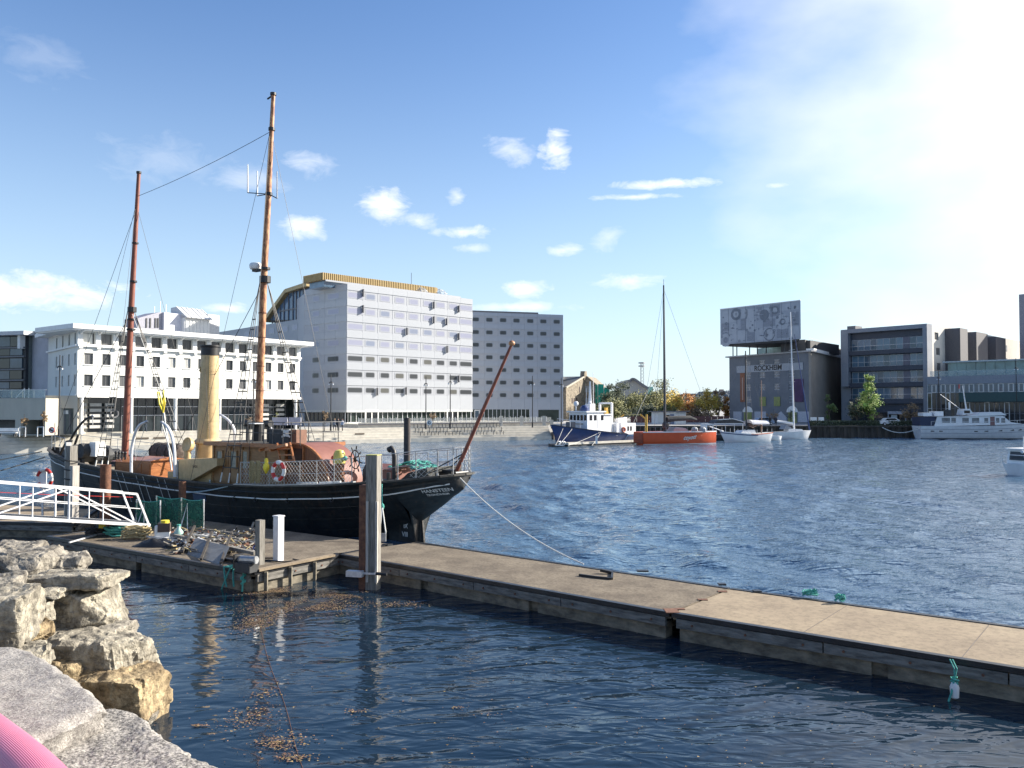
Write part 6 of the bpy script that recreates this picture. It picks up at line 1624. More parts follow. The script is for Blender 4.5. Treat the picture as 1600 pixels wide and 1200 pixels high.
# ---- museum with the projecting printed box
rk = Fac(gp(1140, 196), gp(1268, 175)); rs = Fac(gp(1268, 175), gp(1335, 212))
t = thing('museum_building', 'old dark grey warehouse museum with a sign band and a patterned box on its roof', 'museum', rk.A)
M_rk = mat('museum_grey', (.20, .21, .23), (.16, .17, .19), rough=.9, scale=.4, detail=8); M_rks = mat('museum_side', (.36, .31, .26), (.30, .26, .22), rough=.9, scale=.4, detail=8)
zr = rk.z(1268, 549.5)
rects = []
for px in (1169, 1191, 1214, 1237):
    for y0, y1 in ((561, 569), (580, 589), (599, 608), (620, 629)):
        if y0 == 620 and px in (1191, 1214): continue
        x = rk.u(px); rects.append((x - .55, rk.z(px, y1), x + .55, rk.z(px, y0)))
# even out the rows so that the grid of holes stays regular
rows_ = [rk.z(1200, y) for y in (569, 589, 608, 629)]; rows_ = [rk.z(1268, 569) - 3.1 * 0, 0, 0, 0]
rowsb = [zr - 2.5, zr - 5.15, zr - 7.9, zr - 10.7]; rects = []
for px in (1169, 1191, 1214, 1237):
    for i, z in enumerate(rowsb):
        if i == 3 and px in (1191, 1214): continue
        x = rk.u(px); rects.append((x - .85, z, x + .85, z + 1.35))
mb = MB(); holed(mb, rk.L, zr, rects, .3); rk.part('wall', mb, M_rk, t)
for (a, b_, c, d) in rects: window(t, rk.M, (a + c) / 2, b_, c - a, d - b_, .15, mat('frame_pale', (.5, .52, .54)), glass('museum_glass', (.2, .22, .25)), 3, 2, .09)
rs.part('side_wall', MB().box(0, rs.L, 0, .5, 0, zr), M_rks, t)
part('core', ground_poly([rk.A + V((.5, .6, 0)), rk.B + V((-.2, .6, 0)), rs.B + V((-.8, 0, 0)), rk.A + V((18, 28, 0))], LAND, LAND + zr - .1), M_rk, t)
rk.part('cornice', MB().box(-.7, rk.L + .6, -.6, 1, zr, zr + .3), mat('cornice_grey', (.45, .45, .46)), t); rs.part('cornice', MB().box(-.0, rs.L, -.6, 1, zr + .0, zr + .7), M_trim, t)
zs0, zs1 = zr - 3.35, zr - 2.55
rk.part('sign_band', MB().box(rk.u(1152), rk.u(1256), -.14, -.06, zr - 3.75, zr - 2.15), mat('sign_grey', (.40, .42, .46)), t)
tb = text_mb('ROCKHEIM', 1.62, .05); mb = MB(); mb.f = tb.f; xc, zc = rk.u(1201), zr - 2.95
mb.v = [V((xc + v.x * 1.0, -.16, zc + v.y)) for v in tb.v]; rk.part('sign_lettering', mb, M_black, t)
for (a, b_, y0, y1, m, nm) in ((1188, 1197, 620, 634.5, mat('lime_panel', (.30, .33, .11)), 'lime_shutter'), (1210, 1219.5, 620, 634.5, MATS['lime_panel'], 'lime_shutter'), (1157.5, 1164.5, 583, 628, mat('orange_banner', (.30, .11, .05), (.22, .08, .04)), 'banner'), (1241, 1256, 592, 628, mat('purple_banner', (.085, .03, .11), (.05, .02, .07), scale=.7), 'banner')):
    rk.part(nm, MB().box(rk.u(a), rk.u(b_), -.16, -.03, rk.z((a + b_) / 2, y1), rk.z((a + b_) / 2, y0)), m, t)
tb = text_mb('ROCK', 1.1, .02); mb = MB(); mb.f = tb.f; xc, zc = rk.u(1250), rk.z(1250, 608)
for (px, w) in ((1161, .12),): rk.part('banner_stripe', MB().box(rk.u(1160.5), rk.u(1162), -.18, -.165, rk.z(1161, 625), rk.z(1161, 590)), mat('banner_pale', (.5, .35, .3)), t)
for px in (1168.5, 1238):
    x = rk.u(px); z = rk.z(px, 644); mb = MB(); mb.v = [V((x + 1.6 * math.cos(a), -.05, z + 1.35 * math.sin(a))) for a in [math.pi * i / 14 for i in range(15)]]; mb.f.append(tuple(range(14, -1, -1))); rk.part('white_arch', mb, M_trim, t)
    rk.part('lime_door', MB().box(x - 1.2, x + 1.2, -.05, 0, .1, z), MATS['lime_panel'], t)
for a, b_ in ((1179, 1197), (1247, 1267), (1146, 1159)): rk.part('white_panel', MB().box(rk.u(a), rk.u(b_), -.06, 0, .3, rk.z(a, 643)), mat('panel_bluewhite', (.5, .52, .58)), t)
x0, x1 = rk.u(1212), rk.u(1229); rk.part('white_panel', MB().prism([(x0, 0, .3), (x1, 0, .3), (x1, 0, 1.3), ((x0 + x1) / 2, 0, 2.6), (x0, 0, 1.6)], (0, -.08, 0), (0, 0, 0)), MATS['panel_bluewhite'], t)
# roof storeys
bxf = Fac(gp(1126, 188), gp(1252, 172)); bz1 = bxf.z(1252, 469.5); bz0 = bxf.z(1252, 529.5)
M_box = mat('print_grey', (.34, .365, .41), (.29, .31, .36), rough=.45, scale=.3, detail=6); M_bl = mat('print_light', (.40, .42, .46), (.34, .36, .40), rough=.45, scale=.5); M_bd = mat('print_dark', (.16, .18, .22), (.12, .14, .17), rough=.45, scale=.5)
bx = bxf.part('rooftop_box', MB().prism([(0, .1, 0), (bxf.L, .1, 0), (bxf.L - 11.5, 13, 0), (2, 13, 0)], (0, 0, bz0), (0, 0, bz1)), M_box, t)
def bpart(n, mb, m): return part(n, mb, m, bx, M=bxf.M)
bpart('top_rim', MB().box(0, bxf.L, 0, .3, bz1, bz1 + .15), M_trim)
rr = random.Random(12); bh = bz1 - bz0; tl = 1.9; nx, nz_ = int(bxf.L / tl), 4; tz = bh / nz_
lt, dk_, md = MB(), MB(), MB()
def rect(mb, x0, x1, z0, z1, y=.085): mb.poly([(x0, y, z0), (x1, y, z0), (x1, y, z1), (x0, y, z1)])
def ringf(mb, x, z, ro, ri, y):
    k = len(mb.v); n = 28
    for i in range(n): a = 2 * math.pi * i / n; mb.v += [V((x + ro * math.cos(a), y, z + ro * math.sin(a))), V((x + ri * math.cos(a), y, z + ri * math.sin(a)))]
    for i in range(n): j = (i + 1) % n; mb.f.append((k + 2 * i, k + 2 * j, k + 2 * j + 1, k + 2 * i + 1))
W_b = bxf.L
for (fx0, fz0, fx1, fz1, c) in ((.03, .62, .20, .93, 0), (.20, .66, .27, .96, 1), (.28, .70, .36, .95, 0), (.02, .38, .12, .60, 1), (.27, .36, .33, .68, 1), (.34, .30, .46, .93, 0), (.02, .04, .10, .34, 1), (.12, .04, .33, .34, 0), (.35, .04, .44, .28, 1),
        (.47, .72, .54, .95, 1), (.54, .60, .63, .90, 0), (.64, .66, .76, .97, 1), (.77, .78, .98, .96, 0), (.56, .40, .70, .60, 1), (.48, .05, .70, .34, 0), (.71, .34, .86, .64, 1), (.87, .36, .98, .72, 1), (.72, .06, .86, .30, 1), (.88, .06, .98, .33, 0)):
    rect(lt if c == 0 else md, fx0 * W_b, fx1 * W_b, bz0 + fz0 * bh, bz0 + fz1 * bh, .09 - .002 * c)
for (cx_, cz_, ro, ri, m_) in ((.21, .82, 1.35, .75, dk_), (.21, .82, .7, .3, lt), (.79, .49, 1.65, .75, lt), (.79, .49, .65, .35, dk_), (.79, .49, .3, .12, lt), (.54, .2, 1.35, .0, lt), (.63, .18, 1.05, .0, lt), (.63, .18, 1.4, 1.15, dk_), (.0, .12, 1.5, .7, lt), (.32, .80, .6, .0, lt), (.57, .72, 1.2, .0, dk_), (.19, .45, 1.0, .0, lt), (.70, .82, .95, .55, dk_), (.70, .84, .5, .0, lt)):
    x = cx_ * W_b
    ringf(m_, max(x, ro), bz0 + cz_ * bh, ro, ri, .07 - .001 * ri)
for i in range(90):
    x, z = rr.uniform(.3, W_b - .9), bz0 + rr.uniform(.2, bh - .6); s = rr.uniform(.06, .35); ringf(rr.choice([lt, dk_, dk_]), x, z, s, s * rr.choice([0, .5]), .062)
for i in range(60): x, z = rr.uniform(.1, W_b - 1.3), bz0 + rr.uniform(.1, bh - .5); rect(rr.choice([lt, dk_]), x, x + rr.uniform(.1, 1.1), z, z + rr.uniform(.05, .18), .06)
for nm_, mb_, mm_ in (('pale_print', lt, M_bl), ('dark_print', dk_, M_bd), ('tonal_print', md, mat('print_mid', (.26, .28, .325)))): bpart(nm_, mb_, mm_)['kind'] = 'stuff'
for i in range(1, 9): bpart('panel_joint', MB().box(W_b * i / 9 - .015, W_b * i / 9 + .015, .055, .1, bz0, bz1), M_bd)
bxf.part('soffit', MB().prism([(.3, .5, 0), (W_b - .6, .5, 0), (W_b - 11, 12.6, 0), (2.3, 12.6, 0)], (0, 0, bz0 - .35), (0, 0, bz0 - .003)), M_dark, t)
gl = Fac(gp(1163, 196), gp(1252, 180)); 
for i in range(9): x = gl.L * i / 9; gl.part('glass_bay', MB().box(x + .05, x + gl.L / 9 - .05, 4, 4.2, zr + .2, bz0 - .2), glass('pale_bay_glass', (.25, .38, .38)) if i < 6 else M_gdark, t)
for px in (1146, 1152, 1172, 1184, 1198): p = gp(px, 190); part('prop', MB().tube([V((p.x, p.y, LAND + zr)), V((p.x, p.y, LAND + bz0 + (1.0 if px < 1160 else .3)))], .12, 6), M_dark, t)
pf = Fac(gp(1222, 181.5), gp(1265, 177.5)); pf.part('dark_storey', MB().box(0, pf.L, .8, 18, zr + .3, bz0 + .2), mat('dark_storey', (.06, .06, .065)), t)
pf2 = Fac(gp(1265, 177.5), gp(1330, 212)); z2 = pf2.z(1268, 531)
pf2.part('dark_storey', MB().box(0, pf2.L, .8, 6, zr + .3, z2), MATS['dark_storey'], t)
for i in range(16): x = 6 + i * 1.5; pf2.part('louvre', MB().box(x, x + .25, .5, .8, zr + .7, z2 + .2), M_trim if i % 3 == 0 else M_frame, t)
pf2.part('rail', MB().box(2, pf2.L, .55, .6, z2 + .5, z2 + .56), M_alu, t)

# ---- grey office with framed glass front
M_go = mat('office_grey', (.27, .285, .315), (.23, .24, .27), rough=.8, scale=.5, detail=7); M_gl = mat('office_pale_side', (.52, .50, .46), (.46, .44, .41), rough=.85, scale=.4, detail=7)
of = Fac(gp(1315, 182), gp(1450, 168)); os_ = Fac(gp(1450, 168), gp(1640, 231))
t = thing('glass_front_office', 'grey office block with a big square frame round four bands of blue glass', 'building', of.A)
zo = of.z(1450, 505.5); fl_ = 3.55
x0, x1 = of.u(1326), of.u(1443); zt3 = zo - 1.55; zb3 = 0
mb = MB(); mb.box(0, x0, 0, 2.4, of.z(1320, 604), zo).box(x1, of.L, 0, 2.4, 0, zo).box(x0, x1, 0, 2.4, zo - .85, zo); of.part('frame', mb, M_go, t)
tops = [zo - 2.35 - fl_ * k * .985 for k in range(5)]
M_bf = mat('office_blue_frame', (.05, .06, .085)); M_bg = glass('office_blue_glass', (.13, .22, .31)); M_bg2 = glass('office_blue_glass_dark', (.07, .13, .19))
of.part('recess', MB().box(x0, x1, 1.2, 1.4, 0, zo - .85), M_bf, t)
for k, z in enumerate(tops[:4]):
    xx = x0 + .35; n_ = 11; w = (x1 - x0 - .6) / n_
    for i in range(n_):
        if i == 8: of.part('grey_infill', MB().box(xx + w * i, xx + w * (i + 1), 1.0, 1.2, z - 2.4, z), mat('infill', (.14, .14, .18)), t); continue
        window(t, of.M, xx + w * (i + .5), z - 2.4, w * .97, 2.35, 1.08, mat('alu_frame', (.45, .48, .5)), M_bg if (i * 7 + k) % 3 else M_bg2, 1, 1, .06)
    of.part('glass_rail', MB().box(x0, x1, .55, .6, z - 1.5, z - 1.45), M_alu, t)
    of.part('floor_band', MB().box(x0, x1, .3, 1.2, z - 3.4, z - 2.45), M_bf, t)
for i in range(11): x = x0 + (x1 - x0) * (i + .5) / 11; of.part('ground_glass', MB().box(x - .62, x + .62, 1.0, 1.1, .1, 2.4), M_gdark, t)
x = of.u(1402); of.part('entrance_canopy', MB().box(x - 1.9, x + 1.9, -.3, 1.2, 2.05, 2.65).box(x - 1.9, x - 1.75, -.3, -.1, 0, 2.1).box(x + 1.75, x + 1.9, -.3, -.1, 0, 2.1), mat('canopy_pale', (.36, .38, .43)), t); of.part('entrance_door', MB().box(x - 1.5, x - .3, .4, .6, 0, 1.9), mat('door_pale', (.55, .62, .66)), t)
part('core', ground_poly([of.A + V((.6, 1.6, 0)), of.B + V((-.2, 2.5, 0)), os_.B + V((-.6, .3, 0)), of.A + V((32, 56, 0))], LAND, LAND + zo - .05), M_go, t)
zs = zo
srec = []
for px, y0, y1 in ((1465, 521, 534), (1467, 549, 562), (1468, 577, 588)): srec.append((os_.u(px) - 1.1, zo - (2.9 + 3.15 * len(srec)) - .1, os_.u(px) + 1.1, zo - 1.5 - 3.15 * len(srec)))
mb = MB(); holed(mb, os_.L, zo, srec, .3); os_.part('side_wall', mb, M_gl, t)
for (a, b_, c, d) in srec: window(t, os_.M, (a + c) / 2, b_, c - a, d - b_, .2, M_frame, M_g3, 2, 1, .07)
for px0, px1, yt in ((1478, 1490, 516), (1504, 1522, 523), (1535, 1551, 530)):
    os_.part('stair_fin', MB().box(os_.u(px0), os_.u(px1), -3.0, 0, 8, os_.z(px1, yt)), mat('fin_dark', (.10, .095, .105)), t)
for px, n_ in ((1497, 1), (1530, 1), (1563, 4)):
    for k in range(2): os_.part('side_window', MB().box(os_.u(px), os_.u(px + 3 * n_), -.05, 0, zo - 3.2 - 3.2 * k, zo - 1.7 - 3.2 * k), M_gdark if n_ == 1 else M_g3, t)
of.part('roof_vent', MB().box(of.u(1318), of.u(1331), 2, 5, zo, zo + .9), M_frame, t); os_.part('roof_vent', MB().box(os_.u(1486), os_.u(1494), 4, 6, zo, zo + .9), M_frame, t)
# pavilion
vf = Fac(gp(1449, 166.3), gp(1720, 147)); t = thing('glass_pavilion', 'low long pavilion with a turquoise glass upper floor and white framed windows', 'building', vf.A)
z_a, z_b, z_c, z_d, z_e = [vf.z(1460, y) for y in (628, 614, 600.5, 588.5, 566)]
vf.part('band', MB().box(0, vf.L, -.1, 12, z_c, z_d), mat('pavilion_grey', (.24, .26, .30)), t)
vf.part('green_band', MB().box(vf.u(1499), vf.L, -.35, 0, z_a, z_b), mat('green_fascia', (.03, .075, .075)), t)
n_ = 34; w = vf.L / n_
for i in range(n_):
    window(t, vf.M, w * (i + .5), z_b + .05, w * .96, z_c - z_b - .1, .1, M_trim if i % 2 else mat('alu_frame', (.45, .48, .5)), M_gblue if i % 3 else M_bg2, 1, 1, .09)
    window(t, vf.M, w * (i + .5), .1, w * .98, z_a - .2 if w * i > vf.u(1497) else z_b - .1, .6 if w * i > vf.u(1497) else .1, M_trim if i % 4 == 0 else M_frame, M_gdark, 1, 2, .08)
vf.part('inner_wall', MB().box(0, vf.L, .9, 11, 0, z_c), M_frame, t)
M_turq = glass('turquoise_glass', (.20, .33, .33), .12)
u0 = vf.u(1479); n_ = 15; w = (vf.L - u0) / n_
for i in range(n_):
    vf.part('upper_pane', MB().box(u0 + w * i + .03, u0 + w * (i + 1) - .03, 1.2, 1.3, z_d - .0, z_e - .15), M_turq, t); vf.part('balcony_pane', MB().box(u0 - 3 + w * i + .03, u0 - 3 + w * (i + 1) - .03, .1, .14, z_d, z_d + 1.1), gm_, t)
vf.part('upper_body', MB().box(u0, vf.L, 1.35, 11, z_d, z_e - .2), M_go, t); vf.part('upper_roof', MB().box(u0 - .8, vf.L, .6, 11.5, z_e - .15, z_e + .12), mat('pale_roof_edge', (.5, .55, .55)), t)
tf_ = Fac(gp(1595, 200), gp(1680, 190)); t = thing('tower_block', 'tall narrow brown grey tower cut by the right edge of the view', 'building', tf_.A)
tf_.part('wall', MB().box(0, tf_.L, 0, 12, 0, tf_.z(1597, 460)), mat('tower_wall', (.28, .27, .30)), t)
for k in range(6): tf_.part('window', MB().box(1.5, 4, -.05, 0, 3 + 3.2 * k, 4.6 + 3.2 * k), M_gdark, t)
# ================================================================ BOATS ACROSS THE HARBOUR
def boat_frame(pxs, Ys, pxb, Yb):
    """ship frame: origin at the stern on the water, x towards the bow; sgn = local y side that faces the camera"""
    s, b_ = gp(pxs, Ys, 0), gp(pxb, Yb, 0); d = b_ - s; L = d.length; rot = math.atan2(d.y, d.x)
    M = Matrix.Translation(s) @ Matrix.Rotation(rot, 4, 'Z'); left = V((-d.y, d.x, 0)); return M, L, (1 if left.y < 0 else -1)
def hull_mb(L, B, sheer, stern=.8, bowrake=1.2, n=26, nt=8, fine=.55, z0=-.5, zmax=None, flare=.35):
    """sheer(t) height of the deck edge, t 0 stern..1 bow"""
    mb = MB(); m = nt + 1
    def half(t): return B / 2 * (stern + (1 - stern) * min(1, t / .4) ** .8) * (1 - max(0, (t - fine) / (1 - fine)) ** 2.1)
    for s in (1, -1):
        for i in range(n + 1):
            t = i / n; h = sheer(t)
            for j in range(m):
                f = j / nt; z = z0 + (h - z0) * f; y = half(t) * (f ** (flare + .5 * t ** 3)) if f > 0 else 0
                x = L * t - bowrake * (1 - f) * max(0, (t - .7) / .3) ** 1.5 + (.35 * (1 - f)) * max(0, (.1 - t) / .1)
                mb.v.append(V((x, s * max(.02, y), z)))
    for s in range(2):
        o_ = s * (n + 1) * m
        for i in range(n):
            for j in range(nt): a = o_ + i * m + j; q = (a, a + m, a + m + 1, a + 1); mb.f.append(q if not s else q[::-1])
    o_ = (n + 1) * m
    for j in range(nt): mb.f.append((j, j + 1, o_ + j + 1, o_ + j))
    for i in range(n): a = i * m + nt; mb.f.append((a, a + m, o_ + a + m, o_ + a))
    mb.half = half
    return mb
def strip(L, B, half, za, zb_, s, off=.02, bowrake=1.2, sheer=None, n=26, z0=-.5, flare=.35, t0=0., t1=1.):
    mb = MB()
    for i in range(n + 1):
        t = t0 + (t1 - t0) * i / n; h = sheer(t)
        for z in (za(t), zb_(t)):
            f = max(0, min(1, (z - z0) / (h - z0))); y = half(t) * f ** (flare + .5 * t ** 3); x = L * t - bowrake * (1 - f) * max(0, (t - .7) / .3) ** 1.5 + (.35 * (1 - f)) * max(0, (.1 - t) / .1)
            mb.v.append(V((x, s * (max(.02, y) + off), z)))
    for i in range(n): a = 2 * i; mb.f.append((a, a + 2, a + 3, a + 1))
    return mb
M_blueh = mat('hull_blue', (.02, .05, .17), (.015, .035, .12), rough=.35, scale=1); M_lblue = mat('light_blue_paint', (.06, .20, .42), (.05, .15, .34), rough=.5)
M_bwhite = mat('boat_white', (.80, .80, .80), (.70, .70, .70), rough=.3, scale=1.5); M_bwin = glass('boat_window', (.02, .02, .025)); M_crane = mat('crane_yellow', (.62, .36, .05), (.5, .28, .04), rough=.5)
# --- blue trawler
M, L, s = boat_frame(996, 134, 860, 120)
t = thing('blue_trawler', 'dark blue hulled work boat with a white wheelhouse at the left of the moored boats', 'boat', M=M)
sh = lambda q: 1.45 + (.25 if q > .30 else 0) + 1.45 * max(0, (q - .3) / .7) ** 1.5
h = hull_mb(L, 5.4, sh, .85, 1.8, fine=.5); hl_ = lpart('hull', h, M_blueh, t, smooth=True)
lpart('light_bulwark', strip(L, 5.4, h.half, lambda q: .15, lambda q: sh(q) - .05, s, .03, 1.8, sh, t0=.0, t1=.29), M_lblue, t)
lpart('gunwale', strip(L, 5.4, h.half, lambda q: sh(q) - .1, lambda q: sh(q) + .05, s, .06, 1.8, sh, t0=.3, t1=.99), mat('gunwale_dark', (.02, .03, .06)), t)
wh = lpart('wheelhouse', MB().box(10.6, 14.3, -1.8, 1.8, 1.5, 4.9).box(8.6, 10.6, -1.6, 1.6, 1.5, 4.5), M_bwhite, t)
part('roof', MB().box(10.2, 14.7, -2.0, 2.0, 4.9, 5.1).box(8.4, 10.3, -1.8, 1.8, 4.5, 4.65), M_bwhite, wh, M=M)
for i in range(5): y = -1.4 + i * .7; part('front_window', MB().box(14.3, 14.33, y - .24, y + .24, 3.7, 4.5), M_bwin, wh, M=M)
for x in (13.5, 12.5, 10.9): part('side_window', MB().box(x - .3, x + .3, s * 1.8 - .02, s * 1.8 + .02, 3.7, 4.5), M_bwin, wh, M=M)
part('side_door', MB().box(11.4, 12.0, s * 1.8 - .03, s * 1.8 + .03, 2.6, 4.5), M_trim, wh, M=M)
part('nameplate', MB().box(14.31, 14.35, -1.0, 1.0, 3.1, 3.25), mat('plate_brown', (.4, .33, .25)), wh, M=M)
m_ = lpart('mast_housing', MB().box(11.0, 12.2, -.5, .5, 5.1, 6.2).tube([(11.6, 0, 6.1), (11.6, 0, 9.6)], [.28, .10], 8), M_bwhite, t)
part('radar_dome', MB().ball((13.9, -.8, 6.2), .4, 10).tube([(13.9, -.8, 5.1), (13.9, -.8, 6)], .1, 6).ball((12.6, .8, 6.3), .3, 8), M_bwhite, m_, M=M); part('blue_dome', MB().lathe((13.4, .4, 5.1), [(.7, 0), (.65, .5), (.4, .8), (.02, .9)], 14), M_blueh, m_, M=M)
part('aerial', MB().tube([(11.2, .3, 6), (11.2, .3, 11.0)], .04, 4).tube([(12.1, -.3, 6), (12.1, -.3, 8.6)], .04, 4), M_alu, m_, M=M)
lpart('lifting_frame', MB().beam((7.9, -1.2, 1.6), (7.9, -1.2, 6.3), .28).beam((7.9, 1.2, 1.6), (7.9, 1.2, 6.3), .28).beam((7.9, -1.2, 6.3), (7.9, 1.2, 6.3), .28), M_bwhite, t)
ah = lpart('aft_house', MB().box(2.9, 7.6, -1.9, 1.9, .6, 3.2), M_bwhite, t)
for x in (4.8, 4.1): part('house_window', MB().box(x - .2, x + .2, s * 1.9 - .02, s * 1.9 + .02, 2.0, 2.7), M_bwin, ah, M=M)
part('house_stack', MB().box(3.2, 4.0, -.4, .4, 3.2, 4.1).tube([(4.4, .9, 3.6), (6.3, .9, 3.6)], .38, 12), M_bwhite, ah, M=M)
c = M @ V((6.0, s * 2.0, 2.2)); r = thing('lifebuoy', 'orange lifebuoy on the white aft house of the blue work boat', 'lifebuoy', c); part('ring_section', MB().torus(c, .36, .1, M.to_3x3() @ V((0, 1, 0)), n=18, m=8), M_orange, r, smooth=True); part('grab_line', MB().torus(c, .47, .02, M.to_3x3() @ V((0, 1, 0)), n=18, m=4), M_rope_white, r)
lpart('crane_post', MB().box(6.8, 7.2, -.9, -.5, 3.2, 5.6).tube([(6.9, -.7, 5.5), (6.2, -.7, 4.2)], .1, 6), M_crane, t)
gy = lpart('stern_gantry', MB().beam((2.4, -1.9, 1.3), (2.4, -1.9, 3.8), .22).beam((.3, 1.9, 1.3), (.3, 1.9, 3.8), .22).beam((2.4, -1.9, 3.8), (1.9, -1.2, 4.5), .22).beam((.3, 1.9, 3.8), (.8, 1.2, 4.5), .22), M_crane, t)
part('gantry_bar', MB().beam((1.9, -1.2, 4.5), (.8, 1.2, 4.5), .2), mat('gantry_dull', (.25, .24, .12)), gy, M=M)
lpart('fore_rail', MB().tube([(16, s * 1.9, 2.6), (16, s * 1.9, 3.6), (19.2, s * .3, 4.0), (19.2, s * .3, 3.1)], .04, 5).tube([(17.5, s * 1.3, 2.8), (17.5, s * 1.3, 3.8)], .04, 5), M_alu, t)
lpart('anchor_winch', MB().box(15.6, 16.4, -.6, .6, 2.4, 3.5), M_frame, t)
# its pontoon
pA, pB = G(880, 697.5, 0), G(996, 693, 0)
t = thing('floating_pontoon', 'low pale pontoon in front of the blue work boat', 'floating dock', pA)
part('deck_slab', MB().beam(pA + V((0, 0, .42)), pB + V((0, 1.0, .42)), 2.2, .3), M_conc, t)
part('float_core', MB().beam(pA + V((0, 0, .0)), pB + V((0, 1.0, 0)), 1.9, .55), M_dark, t)
part('end_float', MB().beam(pA - V((1.9, .3, -.2)), pA + V((.0, 0, .2)), 2.6, .35), M_dark, t)
for px in (870, 872, 876, 879): q = G(px, 698, .35); part('ladder_hoop', MB().torus(q + V((0, 0, .5)), .35, .04, (0, 1, 0), 0, math.pi, 8, 5), M_alu, t)
q = G(932, 694.5, .5); t2 = thing('service_pedestal', 'white service post on the pale pontoon by the blue work boat', 'service post', q); part('post', MB().box(q.x - .15, q.x + .15, q.y - .1, q.y + .1, .57, 1.6), M_bwhite, t2); part('top_cap', MB().box(q.x - .18, q.x + .18, q.y - .13, q.y + .13, 1.6, 1.68), M_alu, t2)
for (lx, ly, lz, tx) in ((18.5, .8, 2.6, 868), (17.2, 1.4, 2.5, 872), (12.5, 2.6, 1.9, 888), (12.2, 2.6, 1.9, 925)):
    rope(M @ V((lx, s * ly, lz)), G(tx, 696, .5),   .1, .022, M_rope_white, ['bow line nearest the stem of the blue work boat', 'second bow line of the blue work boat', 'forward spring line of the blue work boat', 'aft spring line of the blue work boat'][(868, 872, 888, 925).index(tx)])
# --- orange racing yacht
M, L, s = boat_frame(997, 125, 1119, 129)
t = thing('racing_yacht', 'long orange racing yacht with a tall dark mast and white lettering on its side', 'sailing boat', M=M)
sh = lambda q: 1.95 + .05 * q; h = hull_mb(L, 3.8, sh, .85, .1, fine=.5, flare=.25)
lpart('hull', h, mat('hull_orange', (.62, .10, .03), (.55, .085, .025), rough=.3, scale=1), t, smooth=True)
lpart('waterline_stripe', strip(L, 3.8, h.half, lambda q: .02, lambda q: .16, s, .03, .1, sh, flare=.25), M_bwhite, t)
lpart('deck_edge', strip(L, 3.8, h.half, lambda q: 1.86, lambda q: 2.02, s, .04, .1, sh, flare=.25), M_bwhite, t)
lpart('transom', MB().box(-.06, .0, -1.5, 1.5, .3, 1.8), mat('transom_dark', (.30, .06, .03)), t)
tb = text_mb('coyott', 1.05, .03); mb = MB(); mb.f = tb.f
for v in tb.v:
    X = 7.9 + v.x * .8 + .25 * v.y; Z = 1.05 + v.y * .9 + .1 * max(0, v.x); q = X / L; f = (Z + .5) / (sh(q) + .5); mb.v.append(V((X, s * (h.half(q) * f ** (.25 + .5 * q ** 3) + .05), Z)))
lpart('lettering', mb, M_let, t)
mx0 = 4.5
ms = lpart('mast', MB().tube([(mx0, 0, 1.9), (mx0 - .1, 0, CAM_H + ray(1040, 446)[1] * 126.5)], [.24, .12], 8), M_dark, t)
zt_ = CAM_H + ray(1040, 446)[1] * 126.5
for (x, y, z) in ((L - .3, 0, 2), (.3, 0, 2.2), (3.6, 1.9, 2), (3.6, -1.9, 2)): part('stay', MB().tube([(mx0 - .1, 0, zt_ - .6), (x, y, z)], .018, 4), M_frame, ms, M=M)
part('masthead', MB().tube([(mx0 - .1, 0, zt_), (mx0 - .1, 0, zt_ + .9)], .03, 4), M_black, ms, M=M)
lpart('boom_sail', MB().tube([(mx0 + .3, 0, 3.8), (mx0 + 2, 0, 3.95), (mx0 + 4.3, 0, 4.0), (mx0 + 5.4, .0, 3.7)], [.45, .42, .38, .2], 8), M_canvas, t, smooth=True)
lpart('mast_boot', MB().ball((mx0 + .1, 0, 2.9), .55, 10, 1.3), M_dark, t)
cp_ = lpart('coachroof', MB().prism([(5.2, 0, 1.9), (5.7, 0, 2.7), (7.4, 0, 2.5), (8.2, 0, 1.9)], (0, -1.1, 0), (0, 1.1, 0)), mat('coach_grey', (.4, .4, .42)), t)
for x in (9.0, 10.4): lpart('steering_pod', MB().ball((x, s * 1.0, 2.2), .55, 10, .9), mat('pod_grey', (.35, .36, .38)), t)
rl = MB(); prev = None
for i in range(15):
    x = .3 + i * (L - 1) / 14; q = x / L; p = V((x, s * (h.half(q) - .15), sh(q))); rl.tube([p, p + V((0, 0, .7))], .018, 4)
    if prev: rl.tube([prev + V((0, 0, .7)), p + V((0, 0, .7))], .012, 4)
    prev = p
lpart('guard_rail', rl, M_steel, t)
lpart('yellow_post', MB().tube([(.5, s * 1.8, 2), (.5, s * 1.8, 4.6)], .16, 8), M_crane, t)
lpart('white_spar', MB().tube([M.inverted() @ P(990 + 30 * k / 8, 660 - 66 * k / 8, 124) for k in range(9)], .06, 5), mat('spar_tan', (.5, .45, .35)), t)
# --- white ketch
M, L, s = boat_frame(1202, 137.5, 1124, 133)
t = thing('white_ketch', 'white two masted sailing boat with brown furled sails and a canopy', 'sailing boat', M=M)
sh = lambda q: 1.35 + .5 * abs(q - .35) ** 1.6 * 2; h = hull_mb(L, 3.0, sh, .55, 1.4, fine=.45)
lpart('hull', h, M_bwhite, t, smooth=True); lpart('blue_stripe', strip(L, 3, h.half, lambda q: sh(q) - .32, lambda q: sh(q) - .18, s, .02, 1.4, sh, t0=.35), M_blueh, t); lpart('orange_stripe', strip(L, 3, h.half, lambda q: sh(q) - .1, lambda q: sh(q) + .02, s, .02, 1.4, sh, t1=.5), M_orange, t)
lpart('bowsprit', MB().tube([(L - .8, 0, 1.8), (L + 2.0, 0, 2.6)], .1, 6), M_bwhite, t)
z1 = CAM_H + ray(1153, 548)[1] * 135; ms = lpart('main_mast', MB().tube([(4.9, 0, 1.3), (4.95, 0, z1)], [.15, .09], 8), M_dark, t)
